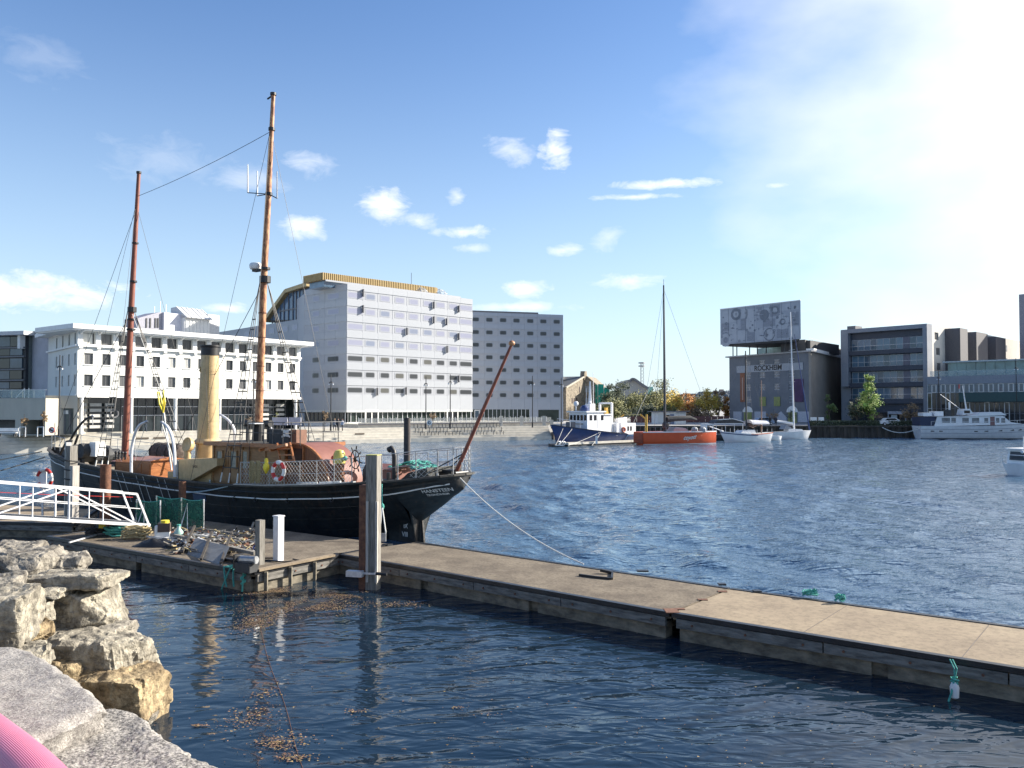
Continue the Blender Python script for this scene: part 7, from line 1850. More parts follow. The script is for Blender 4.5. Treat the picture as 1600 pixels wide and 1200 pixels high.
for x, y in ((L + 1.8, 0), (4.4, 1.3), (4.4, -1.3), (.3, 0)): part('stay', MB().tube([(4.95, 0, z1 - .3), (x, y, 1.8)], .016, 4), M_frame, ms, M=M)
z2 = CAM_H + ray(1184, 594)[1] * 136; lpart('mizzen_mast', MB().tube([(1.7, 0, 1.2), (1.7, 0, z2)], [.12, .06], 8), mat('mizzen_brown', (.25, .15, .11)), t)
lpart('furled_sail', MB().tube([(4.6, 0, 2.9), (3.6, .05, 2.6), (2.4, 0, 3.0), (1.8, 0, 2.8)], [.3, .34, .3, .2], 8), mat('furled_brown', (.16, .09, .06), (.09, .05, .04), scale=6), t, smooth=True)
cn = MB(); 
for k in range(9): a = math.pi * k / 8; cn.v += [V((1.0, 1.15 * math.cos(a), 2.9 + .55 * math.sin(a))), V((4.6, 1.15 * math.cos(a), 2.9 + .75 * math.sin(a)))]
for k in range(8): cn.f.append((2 * k, 2 * k + 1, 2 * k + 3, 2 * k + 2))
lpart('canopy', cn, mat('canopy_cloth', (.55, .56, .62), rough=.9), t)
lpart('cabin', MB().prism([(3.6, 0, 1.3), (3.8, 0, 2.0), (6.3, 0, 1.9), (6.9, 0, 1.3)], (0, -.8, 0), (0, .8, 0)), M_bwhite, t)
rl = MB()
for i in range(9): x = .2 + i * (L - .6) / 8; q = x / L; p = V((x, s * (h.half(q) - .1), sh(q))); rl.tube([p, p + V((0, 0, .65))], .025, 4)
lpart('guard_posts', rl, M_alu, t)
# --- white sloop
M, L, s = boat_frame(1203, 146, 1267, 147.5)
t = thing('white_sloop', 'white sailing boat with a tall white mast moored right of the white ketch', 'sailing boat', M=M)
sh = lambda q: 1.25 + .35 * q; h = hull_mb(L, 2.9, sh, .7, .9, fine=.45)
lpart('hull', h, M_bwhite, t, smooth=True)
z1 = CAM_H + ray(1236, 487)[1] * 146.5; ms = lpart('mast', MB().tube([(4.6, 0, 1.3), (4.1, 0, z1)], [.17, .10], 8), M_bwhite, t, smooth=True)
for x, y in ((L - .2, 0), (4.2, 1.3), (4.2, -1.3), (.2, 0)): part('stay', MB().tube([(4.1, 0, z1 - .3), (x, y, 1.5)], .016, 4), M_frame, ms, M=M)
part('furled_jib', MB().tube([(L - .3, 0, 1.6), (4.9, 0, z1 * .82)], [.12, .05], 6), M_blueh, ms, M=M)
for z in (.45, .7): part('spreader', MB().tube([(4.3, -1.0, z1 * z), (4.3, 1.0, z1 * z)], .03, 4), M_bwhite, ms, M=M)
lpart('boom', MB().tube([(4.4, 0, 2.8), (1.4, 0, 3.2)], .2, 8), M_bwhite, t)
lpart('cabin', MB().prism([(3.0, 0, 1.3), (3.1, 0, 1.95), (5.6, 0, 1.8), (6.2, 0, 1.4)], (0, -.85, 0), (0, .85, 0)), M_bwhite, t); lpart('spray_hood', MB().prism([(2.2, 0, 1.8), (2.6, 0, 2.5), (3.5, 0, 2.2), (3.7, 0, 1.9)], (0, -.9, 0), (0, .9, 0)), mat('hood_grey', (.3, .31, .34)), t)
c = M @ V((-.2, 0, 0)); r = thing('dinghy', 'small round white dinghy tied under the stern of the white sloop', 'dinghy', M=Matrix.Translation(G(1212, 688, 0)) @ Matrix.Rotation(R(20), 4, 'Z'))
hd = hull_mb(2.6, 1.5, lambda q: .75, .8, .3, n=12, fine=.4, z0=-.1); hd.v = [v - V((1.3, 0, 0)) for v in hd.v]; lpart('hull', hd, M_bwhite, r, smooth=True); lpart('gunwale', MB().torus((0, 0, .75), .62, .05, (0, 0, 1), n=16, m=5), M_alu, r)
# --- dark canopied launch behind the ketch
M, L, s = boat_frame(1112, 141.5, 1158, 143)
t = thing('canopied_launch', 'dark canopied tour launch moored behind the orange yacht bow', 'boat', M=M)
lpart('hull', hull_mb(L + 2, 2.6, lambda q: 1.0 + .3 * q, .8, .8), M_dark, t, smooth=True)
lpart('canopy', MB().prism([(0, 0, 3.0), (.6, 0, 3.5), (3.0, 0, 3.7), (5.6, 0, 3.1), (5.6, 0, 2.95), (0, 0, 2.9)], (0, -1.3, 0), (0, 1.3, 0)), M_dark, t); lpart('canopy_edge', MB().beam((.6, s * 1.32, 3.55), (3.2, s * 1.32, 3.72), .06, .1).beam((3.2, s * 1.32, 3.72), (5.8, s * 1.32, 3.1), .06, .1).beam((-.3, s * 1.32, 2.9), (5.6, s * 1.32, 2.9), .06, .1), M_bwhite, t)
for x in (.2, 1.9, 3.6, 5.2): lpart('canopy_post', MB().tube([(x, s * 1.2, 1), (x, s * 1.2, 2.95)], .05, 5), M_alu, t)
lpart('wheel_cabin', MB().box(-1.6, -.2, -1, 1, 1, 2.9), M_bwhite, t); lpart('cabin_window', MB().box(-1.4, -.5, s * 1.01 - .02, s * 1.01 + .02, 1.5, 2.6), M_bwin, t)
# --- big motor yacht
M, L, s = boat_frame(1431, 149.5, 1636, 147)
t = thing('motor_yacht', 'large white motor yacht with a long cabin at the right side of the harbour', 'motor boat', M=M)
sh = lambda q: 2.35 + .75 * max(0, q - .45) ** 1.2 * 1.4; h = hull_mb(L, 5.0, sh, .9, 2.2, fine=.5)
lpart('hull', h, M_bwhite, t, smooth=True)
for off_ in (.55, 1.25): lpart('rub_rail', strip(L, 5, h.half, lambda q: sh(q) - off_ - .06, lambda q: sh(q) - off_, s, .05, 2.2, sh), mat('rail_greyblue', (.25, .27, .36)), t)
lpart('boot_top', strip(L, 5, h.half, lambda q: -.1, lambda q: .16, s, .03, 2.2, sh), M_black, t)
for px in (1450, 1463, 1517, 1533, 1555, 1574, 1587):
    x = (px - 1431) / 205 * L; q = x / L; f = (sh(q) - .92 + .5) / (sh(q) + .5); lpart('porthole', MB().box(x - .3, x + .3, s * (h.half(q) * f ** (.35 + .5 * q ** 3)) - .03, s * (h.half(q) * f ** (.35 + .5 * q ** 3)) + .05, sh(q) - 1.0, sh(q) - .78), M_bwin, t)
sx = lambda px: (px - 1431) / 205 * L
zc0, zc1 = 2.3, 4.0
cab = lpart('cabin', MB().prism([(sx(1453), 0, zc0), (sx(1458), 0, zc1), (sx(1560), 0, zc1 + .15), (sx(1572), 0, 3.05), (sx(1592), 0, 2.7)], (0, -1.9, 0), (0, 1.9, 0)), M_bwhite, t)
part('roof', MB().prism([(sx(1440), 0, zc1 + .05), (sx(1497), 0, zc1 + .05), (sx(1520), 0, zc1 + .35), (sx(1524), 0, zc1 + .75), (sx(1556), 0, zc1 + .85), (sx(1565), 0, zc1 + .3), (sx(1497), 0, zc1 + .0)], (0, -2.1, 0), (0, 2.1, 0)), M_bwhite, cab, M=M)
for a, b_ in ((1465, 1478), (1480, 1487), (1497, 1507), (1512, 1523), (1531, 1537), (1549, 1554), (1557, 1563)): part('cabin_window', MB().box(sx(a), sx(b_), s * 1.9 - .02, s * 1.9 + .02, 2.95, 3.8), mat('curtained_window', (.22, .24, .26), (.10, .11, .12), rough=.15, scale=1), cab, M=M)
part('brown_door', MB().box(sx(1540), sx(1547), s * 1.9 - .03, s * 1.9 + .04, 2.5, 4.0), mat('door_brown', (.25, .13, .12)), cab, M=M)
lpart('aft_canopy', MB().prism([(sx(1431), 0, 2.4), (sx(1431), 0, 3.9), (sx(1456), 0, 3.95), (sx(1451), 0, 2.4)], (0, -2.0, 0), (0, 2.0, 0)), mat('canopy_navy', (.03, .04, .09), (.02, .03, .06)), t)
lpart('deck_tender', MB().box(sx(1438), sx(1452), -1.2, 1.2, 4.1, 4.7).box(sx(1456), sx(1470), -1.3, 1.3, 4.1, 4.95), M_bwhite, t); lpart('dark_locker', MB().box(sx(1474), sx(1484), -.8, .8, 4.1, 5.2), M_dark, t)
lpart('yacht_mast', MB().tube([(sx(1512), 0, 4.3), (sx(1505), 0, 9.6)], [.16, .06], 7).tube([(sx(1484), 0, 4.3), (sx(1484), 0, 6.6)], .16, 7).tube([(sx(1505), 0, 5), (sx(1470), 0, 8.0)], .05, 5), M_bwhite, t)
lpart('flag', MB().poly([(sx(1499), 0, 9.0), (sx(1501), 0, 9.0), (sx(1501), 0, 9.8), (sx(1499), 0, 9.8)]).poly([(sx(1501), .01, 9.0), (sx(1499), .01, 9.0), (sx(1499), .01, 9.8), (sx(1501), .01, 9.8)]), M_red, t)
lpart('bridge_screen', MB().prism([(sx(1500), 0, 4.3), (sx(1502), 0, 5.3), (sx(1511), 0, 5.4), (sx(1516), 0, 4.6)], (0, -1.4, 0), (0, 1.4, 0)), M_bwhite, t); lpart('bridge_window', MB().box(sx(1502), sx(1511), s * 1.4 - .02, s * 1.4 + .03, 4.6, 5.1), M_bwin, t)
rl = MB(); prev = None
for i in range(12):
    x = L * (.08 + .9 * i / 11); q = x / L; p = V((x, s * (h.half(q) - .1), sh(q))); rl.tube([p, p + V((0, 0, .8))], .035, 4)
    if prev: rl.tube([prev + V((0, 0, .8)), p + V((0, 0, .8))], .03, 4)
    prev = p
lpart('guard_rail', rl, M_alu, t)
rope(M @ V((.3, s * 1.5, 2.2)), gp(1376, 153.5, LAND - .1), 1.1, .07, M_rope_white, 'slack white stern line between the dark quay wall and the motor yacht')
# --- small cruiser cut by the right edge
M, L, s = boat_frame(1583, 68.5, 1690, 72)
t = thing('cabin_cruiser', 'small white cabin boat cut off by the right edge of the picture', 'motor boat', M=M)
sh = lambda q: .95 + .4 * q; h = hull_mb(L, 2.4, sh, .85, .9); lpart('hull', h, M_bwhite, t, smooth=True)
lpart('cabin', MB().prism([(.5, 0, .9), (.7, 0, 2.1), (3.0, 0, 2.2), (4.0, 0, 1.2)], (0, -1.0, 0), (0, 1.0, 0)), M_bwhite, t); lpart('cabin_window', MB().prism([(.75, 0, 1.35), (.85, 0, 1.95), (2.8, 0, 2.0), (3.3, 0, 1.4)], (0, s * 1.0 - .02, 0), (0, s * 1.0 + .03, 0)), M_bwin, t)
lpart('rear_window', MB().prism([(.50, -.75, 1.25), (.50, .75, 1.25), (.64, .75, 1.95), (.64, -.75, 1.95)], (-.03, 0, 0), (0, 0, 0)), M_bwin, t); lpart('hull_stripe', strip(L, 2.4, h.half, lambda q: sh(q) - .22, lambda q: sh(q) - .1, s, .02, 1.2, sh), M_blueh, t)
lpart('roof', MB().box(.4, 3.2, -1.15, 1.15, 2.12, 2.22), M_bwhite, t); lpart('stern_rail', MB().tube([(.1, s * 1.0, .9), (-.2, s * 1.0, 1.7), (-.2, -s * 1.0, 1.7), (.1, -s, .9)], .03, 5).ball((-.25, s * .9, 2.0), .14, 8), M_alu, t); lpart('roof_mast', MB().tube([(1.2, 0, 2.2), (1.2, 0, 3.2)], .04, 5), M_alu, t)
# ================================================================ TREES, LAMPS, PEOPLE, CARS, LEAVES
def leafmat(name, a, b_): 
    a = tuple(min(.8, c * 1.8) for c in a); b_ = tuple(c * 1.5 for c in b_)
    return mat(name, a, b_, rough=.75, scale=.5, detail=3, lo=.35, hi=.65, isl=.35)
L_olive = leafmat('leaves_olive', (.13, .125, .04), (.06, .07, .025)); L_green = leafmat('leaves_green', (.09, .13, .035), (.04, .065, .02)); L_dark = leafmat('leaves_dark', (.05, .065, .035), (.025, .035, .02))
L_yellow = leafmat('leaves_yellow', (.48, .33, .06), (.24, .17, .04)); L_orange = leafmat('leaves_orange', (.42, .20, .05), (.22, .11, .03)); L_brown = leafmat('leaves_brown', (.20, .13, .07), (.10, .07, .04)); L_fresh = leafmat('leaves_fresh', (.20, .27, .05), (.08, .13, .03))
M_bark = mat('bark', (.10, .08, .06), (.05, .04, .03), rough=.95, scale=4)
def tree(px, ytop, width, Y, m, label, n=2200, zbase=LAND, shape='round', name='autumn_tree', group=None, s=.28, trunk=.16, seed=0, crown=.2):
    r = random.Random(px * 7 + seed); base = gp(px, Y, zbase); H = CAM_H + ray(px, ytop)[1] * Y - zbase; W = width * Y / FPX / 2
    t = thing(name, label, 'tree', base, 0, group)
    tr_ = MB(); tr_.tube([(0, 0, -.1), (.03 * H, 0, H * .3), (0, .02 * H, H * .6), (0, 0, H * .93)], [trunk, trunk * .75, trunk * .45, .02], 7)
    cl = []
    for k in range(max(9, int(n / 90))):
        for _ in range(40):
            p = V((r.uniform(-1, 1), r.uniform(-1, 1), r.uniform(-1, 1)))
            if p.length < 1: break
        f = (p.z + 1) / 2
        if shape == 'cone': sc = .25 + .75 * (1 - f) ** .8
        else: sc = 1
        z = H * (crown + (1 - crown) * f) * .985 - .15 * H * (0 if shape == 'cone' else (p.x ** 2 + p.y ** 2) * (p.z > 0))
        cl.append((V((p.x * W * sc * .85, p.y * W * sc * .85, z)), W * r.uniform(.18, .38) * (sc * .6 + .4)))
    for c, q in cl[:14]: tr_.tube([(0, 0, min(H * .75, max(H * .2, c.z * .6))), (c.x * .5, c.y * .5, c.z * .85), c], [trunk * .35, trunk * .2, .015], 4)
    lpart('trunk', tr_, M_bark, t)
    cr = MB()
    for i in range(n):
        c, q = cl[r.randrange(len(cl))]; d = V((r.gauss(0, 1), r.gauss(0, 1), r.gauss(0, .8))); p = c + d * q * .62
        if p.z < H * crown * .6: p.z = H * crown
        u = V((r.gauss(0, 1), r.gauss(0, 1), r.gauss(0, 1))).normalized(); w = u.orthogonal().normalized(); k = s * r.uniform(.6, 1.35)
        cr.poly([p - u * k * .5, p + w * k * .34, p + u * k * .5, p - w * k * .34])
    lpart('crown', cr, m, t)
    return t
g_ = 'autumn trees beyond the moored boats'
for a in [(958, 622, 44, 190, L_olive, 'round olive green tree in front of the green scaffold', 2600), (950, 600, 34, 215, L_dark, 'dark tall tree right beside the scaffold top', 2400), (970, 594, 44, 222, L_dark, 'tallest dark tree rising above the olive tree', 3000), (992, 610, 50, 205, L_olive, 'broad olive tree left of the dark yacht mast', 3000),
          (1018, 608, 52, 208, L_olive, 'broad green brown tree behind the orange yacht mast', 3000), (1036, 592, 44, 225, L_olive, 'taller green tree behind the thin white mast', 2600), (1052, 606, 44, 200, L_yellow, 'golden yellow tree behind the white hut', 2600), (1072, 603, 36, 212, L_orange, 'orange tinged tree beside the golden tree', 2000),
          (1087, 610, 38, 215, L_dark, 'dark shaded tree between the golden trees', 1800), (1106, 607, 42, 200, L_yellow, 'second golden tree nearer the museum', 2400), (1122, 607, 30, 208, L_brown, 'sparse brown tree right against the museum wall', 1500), (1137, 618, 22, 205, L_orange, 'small orange tree at the corner of the museum', 1300), (940, 628, 26, 200, L_dark, 'low dark tree under the scaffold', 1500), (1005, 628, 40, 195, L_dark, 'low dark shrubby tree behind the work boat gantry', 1900), (1040, 630, 40, 196, L_olive, 'low olive tree directly behind the white hut', 1800), (1090, 635, 44, 196, L_brown, 'low rusty brown tree by the red fence', 1500)]:
    tree(*a, group=g_, s=.42, crown=.12)
tree(1357, 577, 40, 158.5, L_fresh, 'tall narrow green tree in front of the glass fronted office', 3600, shape='cone', name='green_tree', s=.34, crown=.1)
tree(1338, 612, 36, 160, L_dark, 'dark spreading tree left of the narrow green tree', 1800, name='green_tree', s=.32)
tree(1294, 612, 24, 165, L_green, 'small green tree before the side wall of the museum', 900, name='green_tree', s=.3)
tree(1209, 637, 26, 168, L_brown, 'nearly bare little tree in front of the museum panels', 260, name='street_tree', s=.25, trunk=.1)
tree(1235, 638, 18, 168, L_dark, 'thin bare little tree by the museum arch', 200, name='street_tree', s=.25, trunk=.1)
tree(1422, 618, 30, 159, L_brown, 'small reddish brown tree right of the glass front', 700, name='street_tree', s=.3)
for px, yt, Y, lab, m in ((38, 644, 97.5, 'tiny russet street tree in the left white guard frame', L_brown), (68, 643, 98, 'nearly leafless street tree in the right white guard frame', L_brown), (507, 637, 121, 'small tan leaved street tree by the lamp post in front of the hotel', L_brown), (388, 646, 114, 'thin street tree seen just left of the ship mast foot', L_brown), (432, 645, 116, 'thin yellowing street tree before the end of the white office', L_olive), (676, 640, 142, 'bare thin tree on the hotel terrace', L_brown)):
    tree(px, yt, 12, Y, m, lab, 230, name='street_tree', s=.2, trunk=.06, crown=.45)
# street lamps
def lamp(px, ytop, Y, label, z=LAND):
    p = gp(px, Y, z); H = CAM_H + ray(px, ytop)[1] * Y - z
    t = thing('street_lamp', label, 'street lamp', p, 0, 'black lamp posts along the waterfront')
    lpart('pole', MB().tube([(0, 0, 0), (0, 0, H)], [.09, .06], 8), M_black, t)
    lpart('base_collar', MB().cyl((0, 0, 0), .13, .9, 8), M_black, t)
    lpart('lamp_head', MB().tube([(-.28, 0, H * .86 - .25), (-.2, 0, H * .86), (0, 0, H * .86 + .08), (.2, 0, H * .86), (.28, 0, H * .86 - .25)], .07, 6), M_black, t)
    lpart('lamp_glass', MB().ball((-.28, 0, H * .86 - .3), .12, 8).ball((.28, 0, H * .86 - .3), .12, 8), M_whitemetal, t)
for a in ((92.5, 555, 99, 'black lamp post in front of the beige entrance block at the far left'), (396, 580, 113, 'black lamp post in front of the white office between funnel and main mast'), (517, 585, 122, 'black lamp post before the shaded corner of the hotel'), (665.5, 588, 131, 'left of the two black lamp posts before the hotel entrance'), (703.5, 585, 133, 'right of the two black lamp posts before the hotel entrance'), (832, 587, 142, 'black lamp post before the grey hotel wing'), (877, 590, 145, 'black lamp post at the end of the grey hotel wing above the work boat bow')): lamp(*a)
for a in ((1467, 578, 157.5, 'dark lamp post before the white framed pavilion windows'), (1588.5, 560, 152.5, 'dark lamp post near the right edge of the view')): lamp(*a)
# step railings (dark hand rail frames standing on the shaded steps)
t = thing('step_railing', 'row of dark metal rail frames on the shaded quay steps left of the work boat', 'railing', Q[3] + V((1, .8, 1)))
pm_ = MB().box(-.045, .045, -.045, .045, 0, 1.15).mesh('rail_post'); pm_.materials.append(mat('rail_blue_black', (.03, .04, .055)))
d = (Q[4] - Q[3]).normalized(); nn = V((-d.y, d.x, 0))
for i in range(26):
    for j, (o_, z) in enumerate(((.55, .7), (1.4, 1.4), (2.1, 2.0))):
        if (i * 3 + j * 5) % 7 == 0: continue
        p = Q[3] + d * (1.2 + i * .62) + nn * o_; inst('rail_post', pm_, None, t, Matrix.Translation((p.x, p.y, z - .25)))
for o_, z, a, b_ in ((.55, 1.6, 1.2, 9), (1.4, 2.3, 2, 14), (2.1, 2.9, 5, 17)): p, q = Q[3] + d * a + nn * o_, Q[3] + d * b_ + nn * o_; part('hand_rail', MB().beam(V((p.x, p.y, z)), V((q.x, q.y, z)), .07), mat('rail_blue_black', (.03, .04, .055)), t)
rb3 = MB(); 
for (px, py) in ((0, 0),): pass
for px, w in ((170 / 3.33 + 180, 7), (185 / 3.33 + 180 + 30, 7), (552, 14 / 2)):
    pass
for px, lab in ((225, 'left dark rectangular recess in the sunlit quay steps'), (252, 'middle dark rectangular recess in the sunlit quay steps'), (566, 'dark rectangular recess in the sunlit quay steps before the hotel')):
    a, b_ = Q[2], Q[3]; u = (b_ - a).normalized(); a_, _q = ray(px, 680); tt = (a_ * a.y - a.x) / (u.x - a_ * u.y); p = a + u * tt - V((-u.y, u.x, 0)) * -.90
    single('step_recess', MB().beam(V((p.x, p.y, 1.50)) - u * .8, V((p.x, p.y, 1.50)) + u * .8, .1, .22), mat('recess_brown', (.13, .10, .07)), lab, 'wall recess', 'dark recesses in the quay steps')
# white tree guards, bench, signs on the left quay
for px, lab in ((38, 'left white tree guard frame on the quay'), (66, 'right white tree guard frame on the quay')):
    p = gp(px, 97.3); t = thing('tree_guard', lab, 'tree guard', p, 0, 'white tree guards at the far left')
    lpart('frame', MB().beam((-.35, -.3, 0), (-.35, -.3, 1.15), .08).beam((.35, -.3, 0), (.35, -.3, 1.15), .08).beam((-.35, -.3, 1.15), (.35, -.3, 1.15), .08), M_alu, t)
p = gp(12, 97.5); t = thing('quay_bench', 'pale concrete bench against the low building at the far left', 'bench', p)
lpart('seat', MB().box(-1.1, 1.1, -.3, .3, .4, .52), M_trim, t); lpart('backrest', MB().box(-1.1, 1.1, .3, .36, .6, 1.0), M_trim, t); lpart('leg', MB().box(-1, -.85, -.25, .25, 0, .4), M_dark, t); lpart('leg', MB().box(.85, 1, -.25, .25, 0, .4), M_dark, t)
def roundsign(px, py, Y, z0, label, red=True, r_=.36):
    p = P(px, py, Y); t = thing('round_sign', label, 'sign', (p.x, p.y, z0)); c = p
    part('pole', MB().tube([V((p.x + .3, p.y, z0)), V((p.x + .3, p.y, p.z + .8))], .04, 5), M_steel, t)
    part('disc', MB().tube([c + V((0, -.05, 0)), c + V((0, -.08, 0))], r_, 20), M_white, t)
    if red:
        part('red_rim', MB().torus(c + V((0, -.09, 0)), r_ * .9, .05, (0, 1, 0), n=20, m=5), M_red, t); part('dark_symbol', MB().beam(c + V((-.2, -.1, .06)), c + V((.15, -.1, -.1)), .1, .16), M_dark, t); part('red_slash', MB().beam(c + V((-.22, -.11, .22)), c + V((.22, -.11, -.22)), .04, .05), M_red, t)
    else: part('dark_symbol', MB().torus(c + V((0, -.1, .0)), r_ * .45, .06, (0, 1, 0), R(30), R(330), 12, 5), M_dark, t)
roundsign(81.5, 672, 96, LAND, 'round white prohibition sign with a red rim on the left quay')
roundsign(671, 660.5, 130.5, LAND, 'round white disc sign at the foot of the lamp post before the hotel', False, .42)
for px, lab in ((1271, 'left of two small white notice boards on the dark quay wall'), (1283, 'right of two small white notice boards on the dark quay wall')):
    p = gp(px, 157); t = thing('notice_board', lab, 'sign', p, 0, 'white notice boards on the quay'); w = 1.2 / 2 if px < 1280 else .5
    lpart('board', MB().box(-w, w, -.04, .04, .9, 1.6), M_trim, t); lpart('leg', MB().beam((-w + .04, 0, 0), (-w + .04, 0, .9), .08), M_trim, t); lpart('leg', MB().beam((w - .04, 0, 0), (w - .04, 0, .9), .08), M_trim, t)
for i, px in enumerate((783, 815, 850, 862)): p = gp(px, 150, LAND); single('bollard_post', MB().box(p.x - .3, p.x + .3, p.y - .2, p.y + .2, LAND, LAND + (1.9 if i in (0, 1, 2) else 1.2)), M_conc, ['pale concrete post on the terrace left of the shop windows', 'pale concrete post in the middle of the hotel terrace', 'pale concrete post at the right end of the terrace railing', 'low pale block by the end of the hotel wing'][i], 'bollard')
# people
def person_mesh(stride=.12, lean=0):
    me = bpy.data.meshes.new('body'); vs = [(0, 0, .95), (0, .01, 1.2), (0, .02, 1.42), (0, 0, 1.52), (0, -.01, 1.66), (.1, 0, .88), (.1, -stride, .48), (.1, stride * .1 - stride, .07), (.1, -.1 - stride, .03), (-.1, 0, .88), (-.1, stride, .5), (-.1, stride * 1.6, .08), (-.1, stride * 1.6 - .1, .03), (.19, .01, 1.4), (.25, .03, 1.12), (.23, -.08, .88), (-.19, .01, 1.4), (-.25, .03, 1.12), (-.23, -.08, .88)]
    es = [(0, 1), (1, 2), (2, 3), (3, 4), (0, 5), (5, 6), (6, 7), (7, 8), (0, 9), (9, 10), (10, 11), (11, 12), (2, 13), (13, 14), (14, 15), (2, 16), (16, 17), (17, 18)]
    rs_ = [.14, .13, .14, .06, .105, .09, .065, .045, .04, .09, .065, .045, .04, .06, .045, .035, .06, .045, .035]
    me.from_pydata(vs, es, []); o = bpy.data.objects.new('tmp', me); COL.objects.link(o)
    sk = o.modifiers.new('s', 'SKIN'); 
    for i, r_ in enumerate(rs_): me.skin_vertices[0].data[i].radius = (r_ * (1.25 if i in (0, 1, 2) else 1), r_)
    me.skin_vertices[0].data[0].use_root = True
    o.modifiers.new('b', 'SUBSURF').levels = 1
    bpy.context.view_layer.update(); out = bpy.data.meshes.new_from_object(o.evaluated_get(bpy.context.evaluated_depsgraph_get())); out.name = 'body'; bpy.data.objects.remove(o)
    out.polygons.foreach_set('use_smooth', [True] * len(out.polygons)); return out
PM = [person_mesh(.02), person_mesh(.14)]
def person(px, Y, label, top, bottom, hair, rz=0, k=0, z=LAND, group=None):
    p = gp(px, Y, z); M = Matrix.Translation(p) @ Matrix.Rotation(rz, 4, 'Z'); t = thing('person', label, 'person', M=M, group=group)
    me = PM[k].copy(); me.materials.clear(); me.materials.append(bottom); inst('body', me, None, t, M)
    lpart('jacket', MB().lathe((0, .01, 0), [(.17, .84), (.235, .92), (.21, 1.15), (.25, 1.36), (.17, 1.47), (.075, 1.5)], 12).tube([(.2, .01, 1.4), (.265, .03, 1.12), (.24, -.08, .92)], [.08, .07, .06], 7).tube([(-.2, .01, 1.4), (-.265, .03, 1.12), (-.24, -.08, .92)], [.08, .07, .06], 7), top, t, smooth=True)
    lpart('face', MB().ball((0, -.02, 1.655), .10, 10, 1.2), M_skin, t, smooth=True); lpart('hair', MB().ball((0, .015, 1.70), .112, 10, 1.0), hair, t, smooth=True)
C_a = mat('cloth_navy', (.02, .025, .045)); C_b = mat('cloth_grey', (.28, .28, .30)); C_c = mat('cloth_black', (.015, .015, .015)); C_d = mat('hair_dark', (.05, .03, .02)); C_e = mat('hair_fair', (.4, .3, .16))
person(523, 121.6, 'walking person in a grey top and dark trousers, leftmost of three by the hotel corner', C_b, C_c, C_e, .6, 1); person(528.5, 121.8, 'walking person in dark clothes, middle of three by the hotel corner', C_a, C_c, C_d, .4, 1); person(535, 121.4, 'walking person in a light grey jacket, rightmost of three by the hotel corner', mat('cloth_pale', (.55, .55, .6)), C_c, C_d, -.5, 1)
person(1041, 162, 'person in black standing before the white hut, left of two', C_c, C_c, C_d, .5); person(1046.5, 162, 'person in black standing before the white hut, right of two', C_c, C_a, C_d, -.4)
person(1203, 160, 'person in dark clothes in front of the museum, left of two', C_c, C_c, C_d); person(1212, 160, 'person in dark clothes in front of the museum, right of two', C_a, C_c, C_d)
person(1426, 157, 'person in a pale top on the quay left of the motor yacht', C_b, C_c, C_d)
# cars
def car(px, Y, rz, paint, label):
    p = gp(px, Y, LAND); M = Matrix.Translation(p) @ Matrix.Rotation(rz, 4, 'Z'); t = thing('parked_car', label, 'car', M=M)
    prof = [(-2.1, .35), (-2.15, .75), (-1.9, .95), (-1.45, 1.0), (-.9, 1.42), (.9, 1.48), (1.7, 1.1), (2.1, .9), (2.15, .35)]
    b_ = lpart('body', MB().prism([(x, 0, z) for x, z in prof], (0, -.85, 0), (0, .85, 0)), paint, t)
    lpart('side_window', MB().prism([(-1.2, 0, 1.02), (-.8, 0, 1.36), (.8, 0, 1.4), (1.35, 0, 1.06)], (0, -.87, 0), (0, .87, 0)), M_bwin, t)
    for x in (-1.35, 1.35):
        for y in (-.85, .85): w = lpart('wheel', MB().tube([(x, y - .09, .32), (x, y + .09, .32)], .32, 16), M_black, t); part('rim', MB().tube([(x, y - .11, .32), (x, y + .11, .32)], .18, 12), M_alu, w, M=M)
    for y in (-.6, .6): lpart('headlight', MB().box(-2.18, -2.1, y - .16, y + .16, .62, .78), M_whitemetal, t)
car(1388, 157.5, R(8), M_bwhite, 'white parked car on the quay in front of the glass front office'); car(1191, 163, R(5), mat('van_blue', (.3, .38, .5)), 'pale blue parked car in front of the museum')
car(1373, 158.5, R(12), mat('car_dark', (.03, .03, .03)), 'dark parked car behind the white car by the narrow green tree')
# low dark hedge / railing on the right quay
hb = MB(); rr = random.Random(4)
for i in range(5000):
    px = rr.uniform(1262, 1434); q = gp(px, 156.5 + rr.uniform(0, .8)); z = LAND + rr.uniform(0, .95); u = V((rr.gauss(0, 1), rr.gauss(0, 1), rr.gauss(0, 1))).normalized(); w = u.orthogonal(); c = V((q.x, q.y, z)); hb.poly([c - u * .12, c + w * .09, c + u * .12, c - w * .09])
single('low_hedge', hb, L_dark, 'low dark hedge along the top of the dark quay wall on the right', 'hedge')
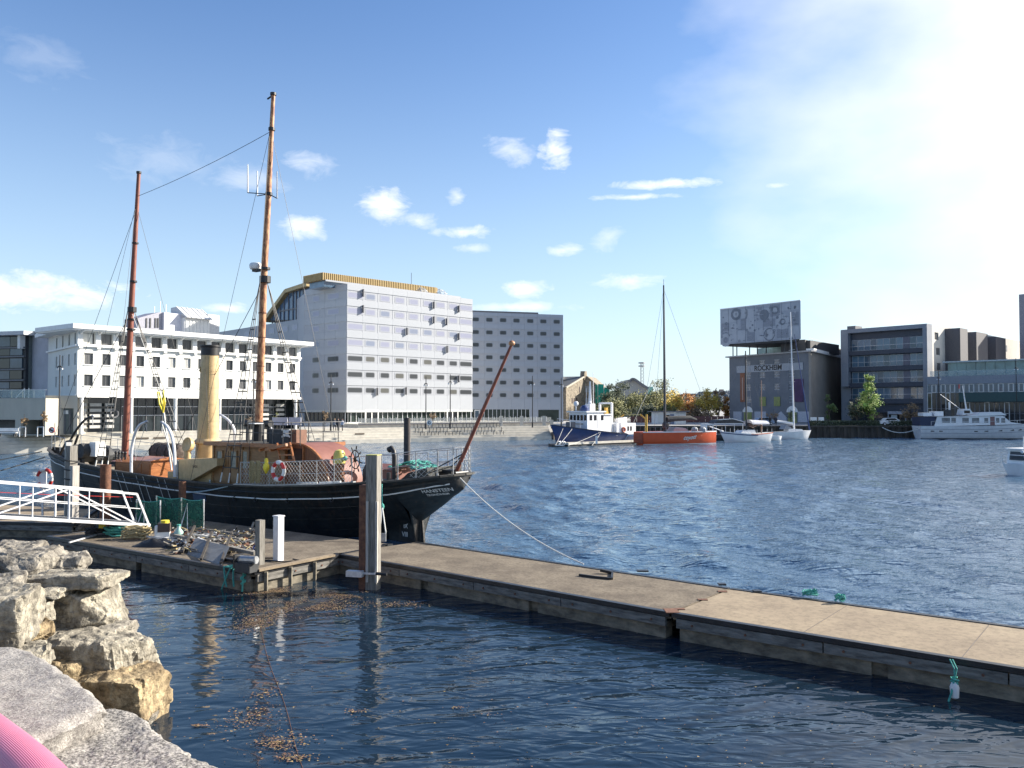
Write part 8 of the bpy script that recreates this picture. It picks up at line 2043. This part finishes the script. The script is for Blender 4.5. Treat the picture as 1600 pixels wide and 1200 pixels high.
# floating leaves
def leaves():
    r = random.Random(33); mbs = [MB(), MB(), MB()]
    shore = [(-.9, 4.6), (-3.6, 7.6), (-5.6, 10.5), (-5.9, 12.5), (-6.2, 14.5), (-7.0, 17.0), (-9.0, 20.5), (-10.5, 24)]
    def leaf(x, y, s):
        d = .62 * x + .785 * y
        k = r.randrange(3); a = r.uniform(0, 6.28); n = 6; c = V((x, y, .016))
        ps = []
        for i in range(n): b_ = a + 2 * math.pi * i / n; q = s * (1 if i % 2 else .5) * r.uniform(.7, 1.1); ps.append(c + V((q * math.cos(b_), q * math.sin(b_) * .8, r.uniform(0, .012))))
        mbs[k].poly(ps)
    # (photo x, y, spread x m, spread y m, count, size)
    cl = [(470, 950, 1.5, 1.0, 6500, .020), (430, 925, 1.0, .6, 3400, .020), (540, 930, .9, .5, 2200, .020), (400, 975, .5, .9, 1500, .022), (390, 1120, .45, .6, 330, .026), (440, 1160, .4, .4, 330, .028), (415, 1085, .3, .3, 110, .026), (555, 1113, .2, .12, 75, .022), (716, 1107, .16, .07, 50, .022), (770, 1118, .2, .05, 16, .024), (460, 1185, .35, .15, 150, .028), (310, 1135, .15, .05, 35, .035), (620, 945, .9, .35, 350, .028), (380, 905, .9, .25, 500, .028)]
    for px, py, sx, sy, n, s in cl:
        c = G(px, py, 0)
        for i in range(int(n * .62)):
            x, y = c.x + r.gauss(0, sx * .55), c.y + r.gauss(0, sy * .55)
            if n > 1000 and noise.noise(V((x * 1.3, y * 1.3, 2))) < -.05 - .3 * r.random(): continue
            leaf(x, y, s * r.uniform(.6, 1.5))
    for i in range(420):
        p = G(r.uniform(230, 1500), 905 + 295 * r.random() ** .8, 0)
        if .62 * p.x + .785 * p.y > 18.2: continue
        leaf(p.x, p.y, r.uniform(.014, .034))
    ms = [mat('leaf_tan', (.27, .165, .095), (.17, .10, .06), rough=.7, isl=.35), mat('leaf_yellow', (.34, .25, .11), (.2, .14, .06), rough=.7, isl=.35), mat('leaf_brown', (.20, .11, .07), (.12, .07, .045), rough=.7, isl=.35)]
    for mb, m, lab in zip(mbs, ms, ('tan fallen leaves floating on the basin', 'yellow fallen leaves floating on the basin', 'brown fallen leaves floating on the basin')):
        single('floating_leaves', mb, m, lab, 'leaves', kind='stuff', loc=(-4, 20, 0))
leaves()
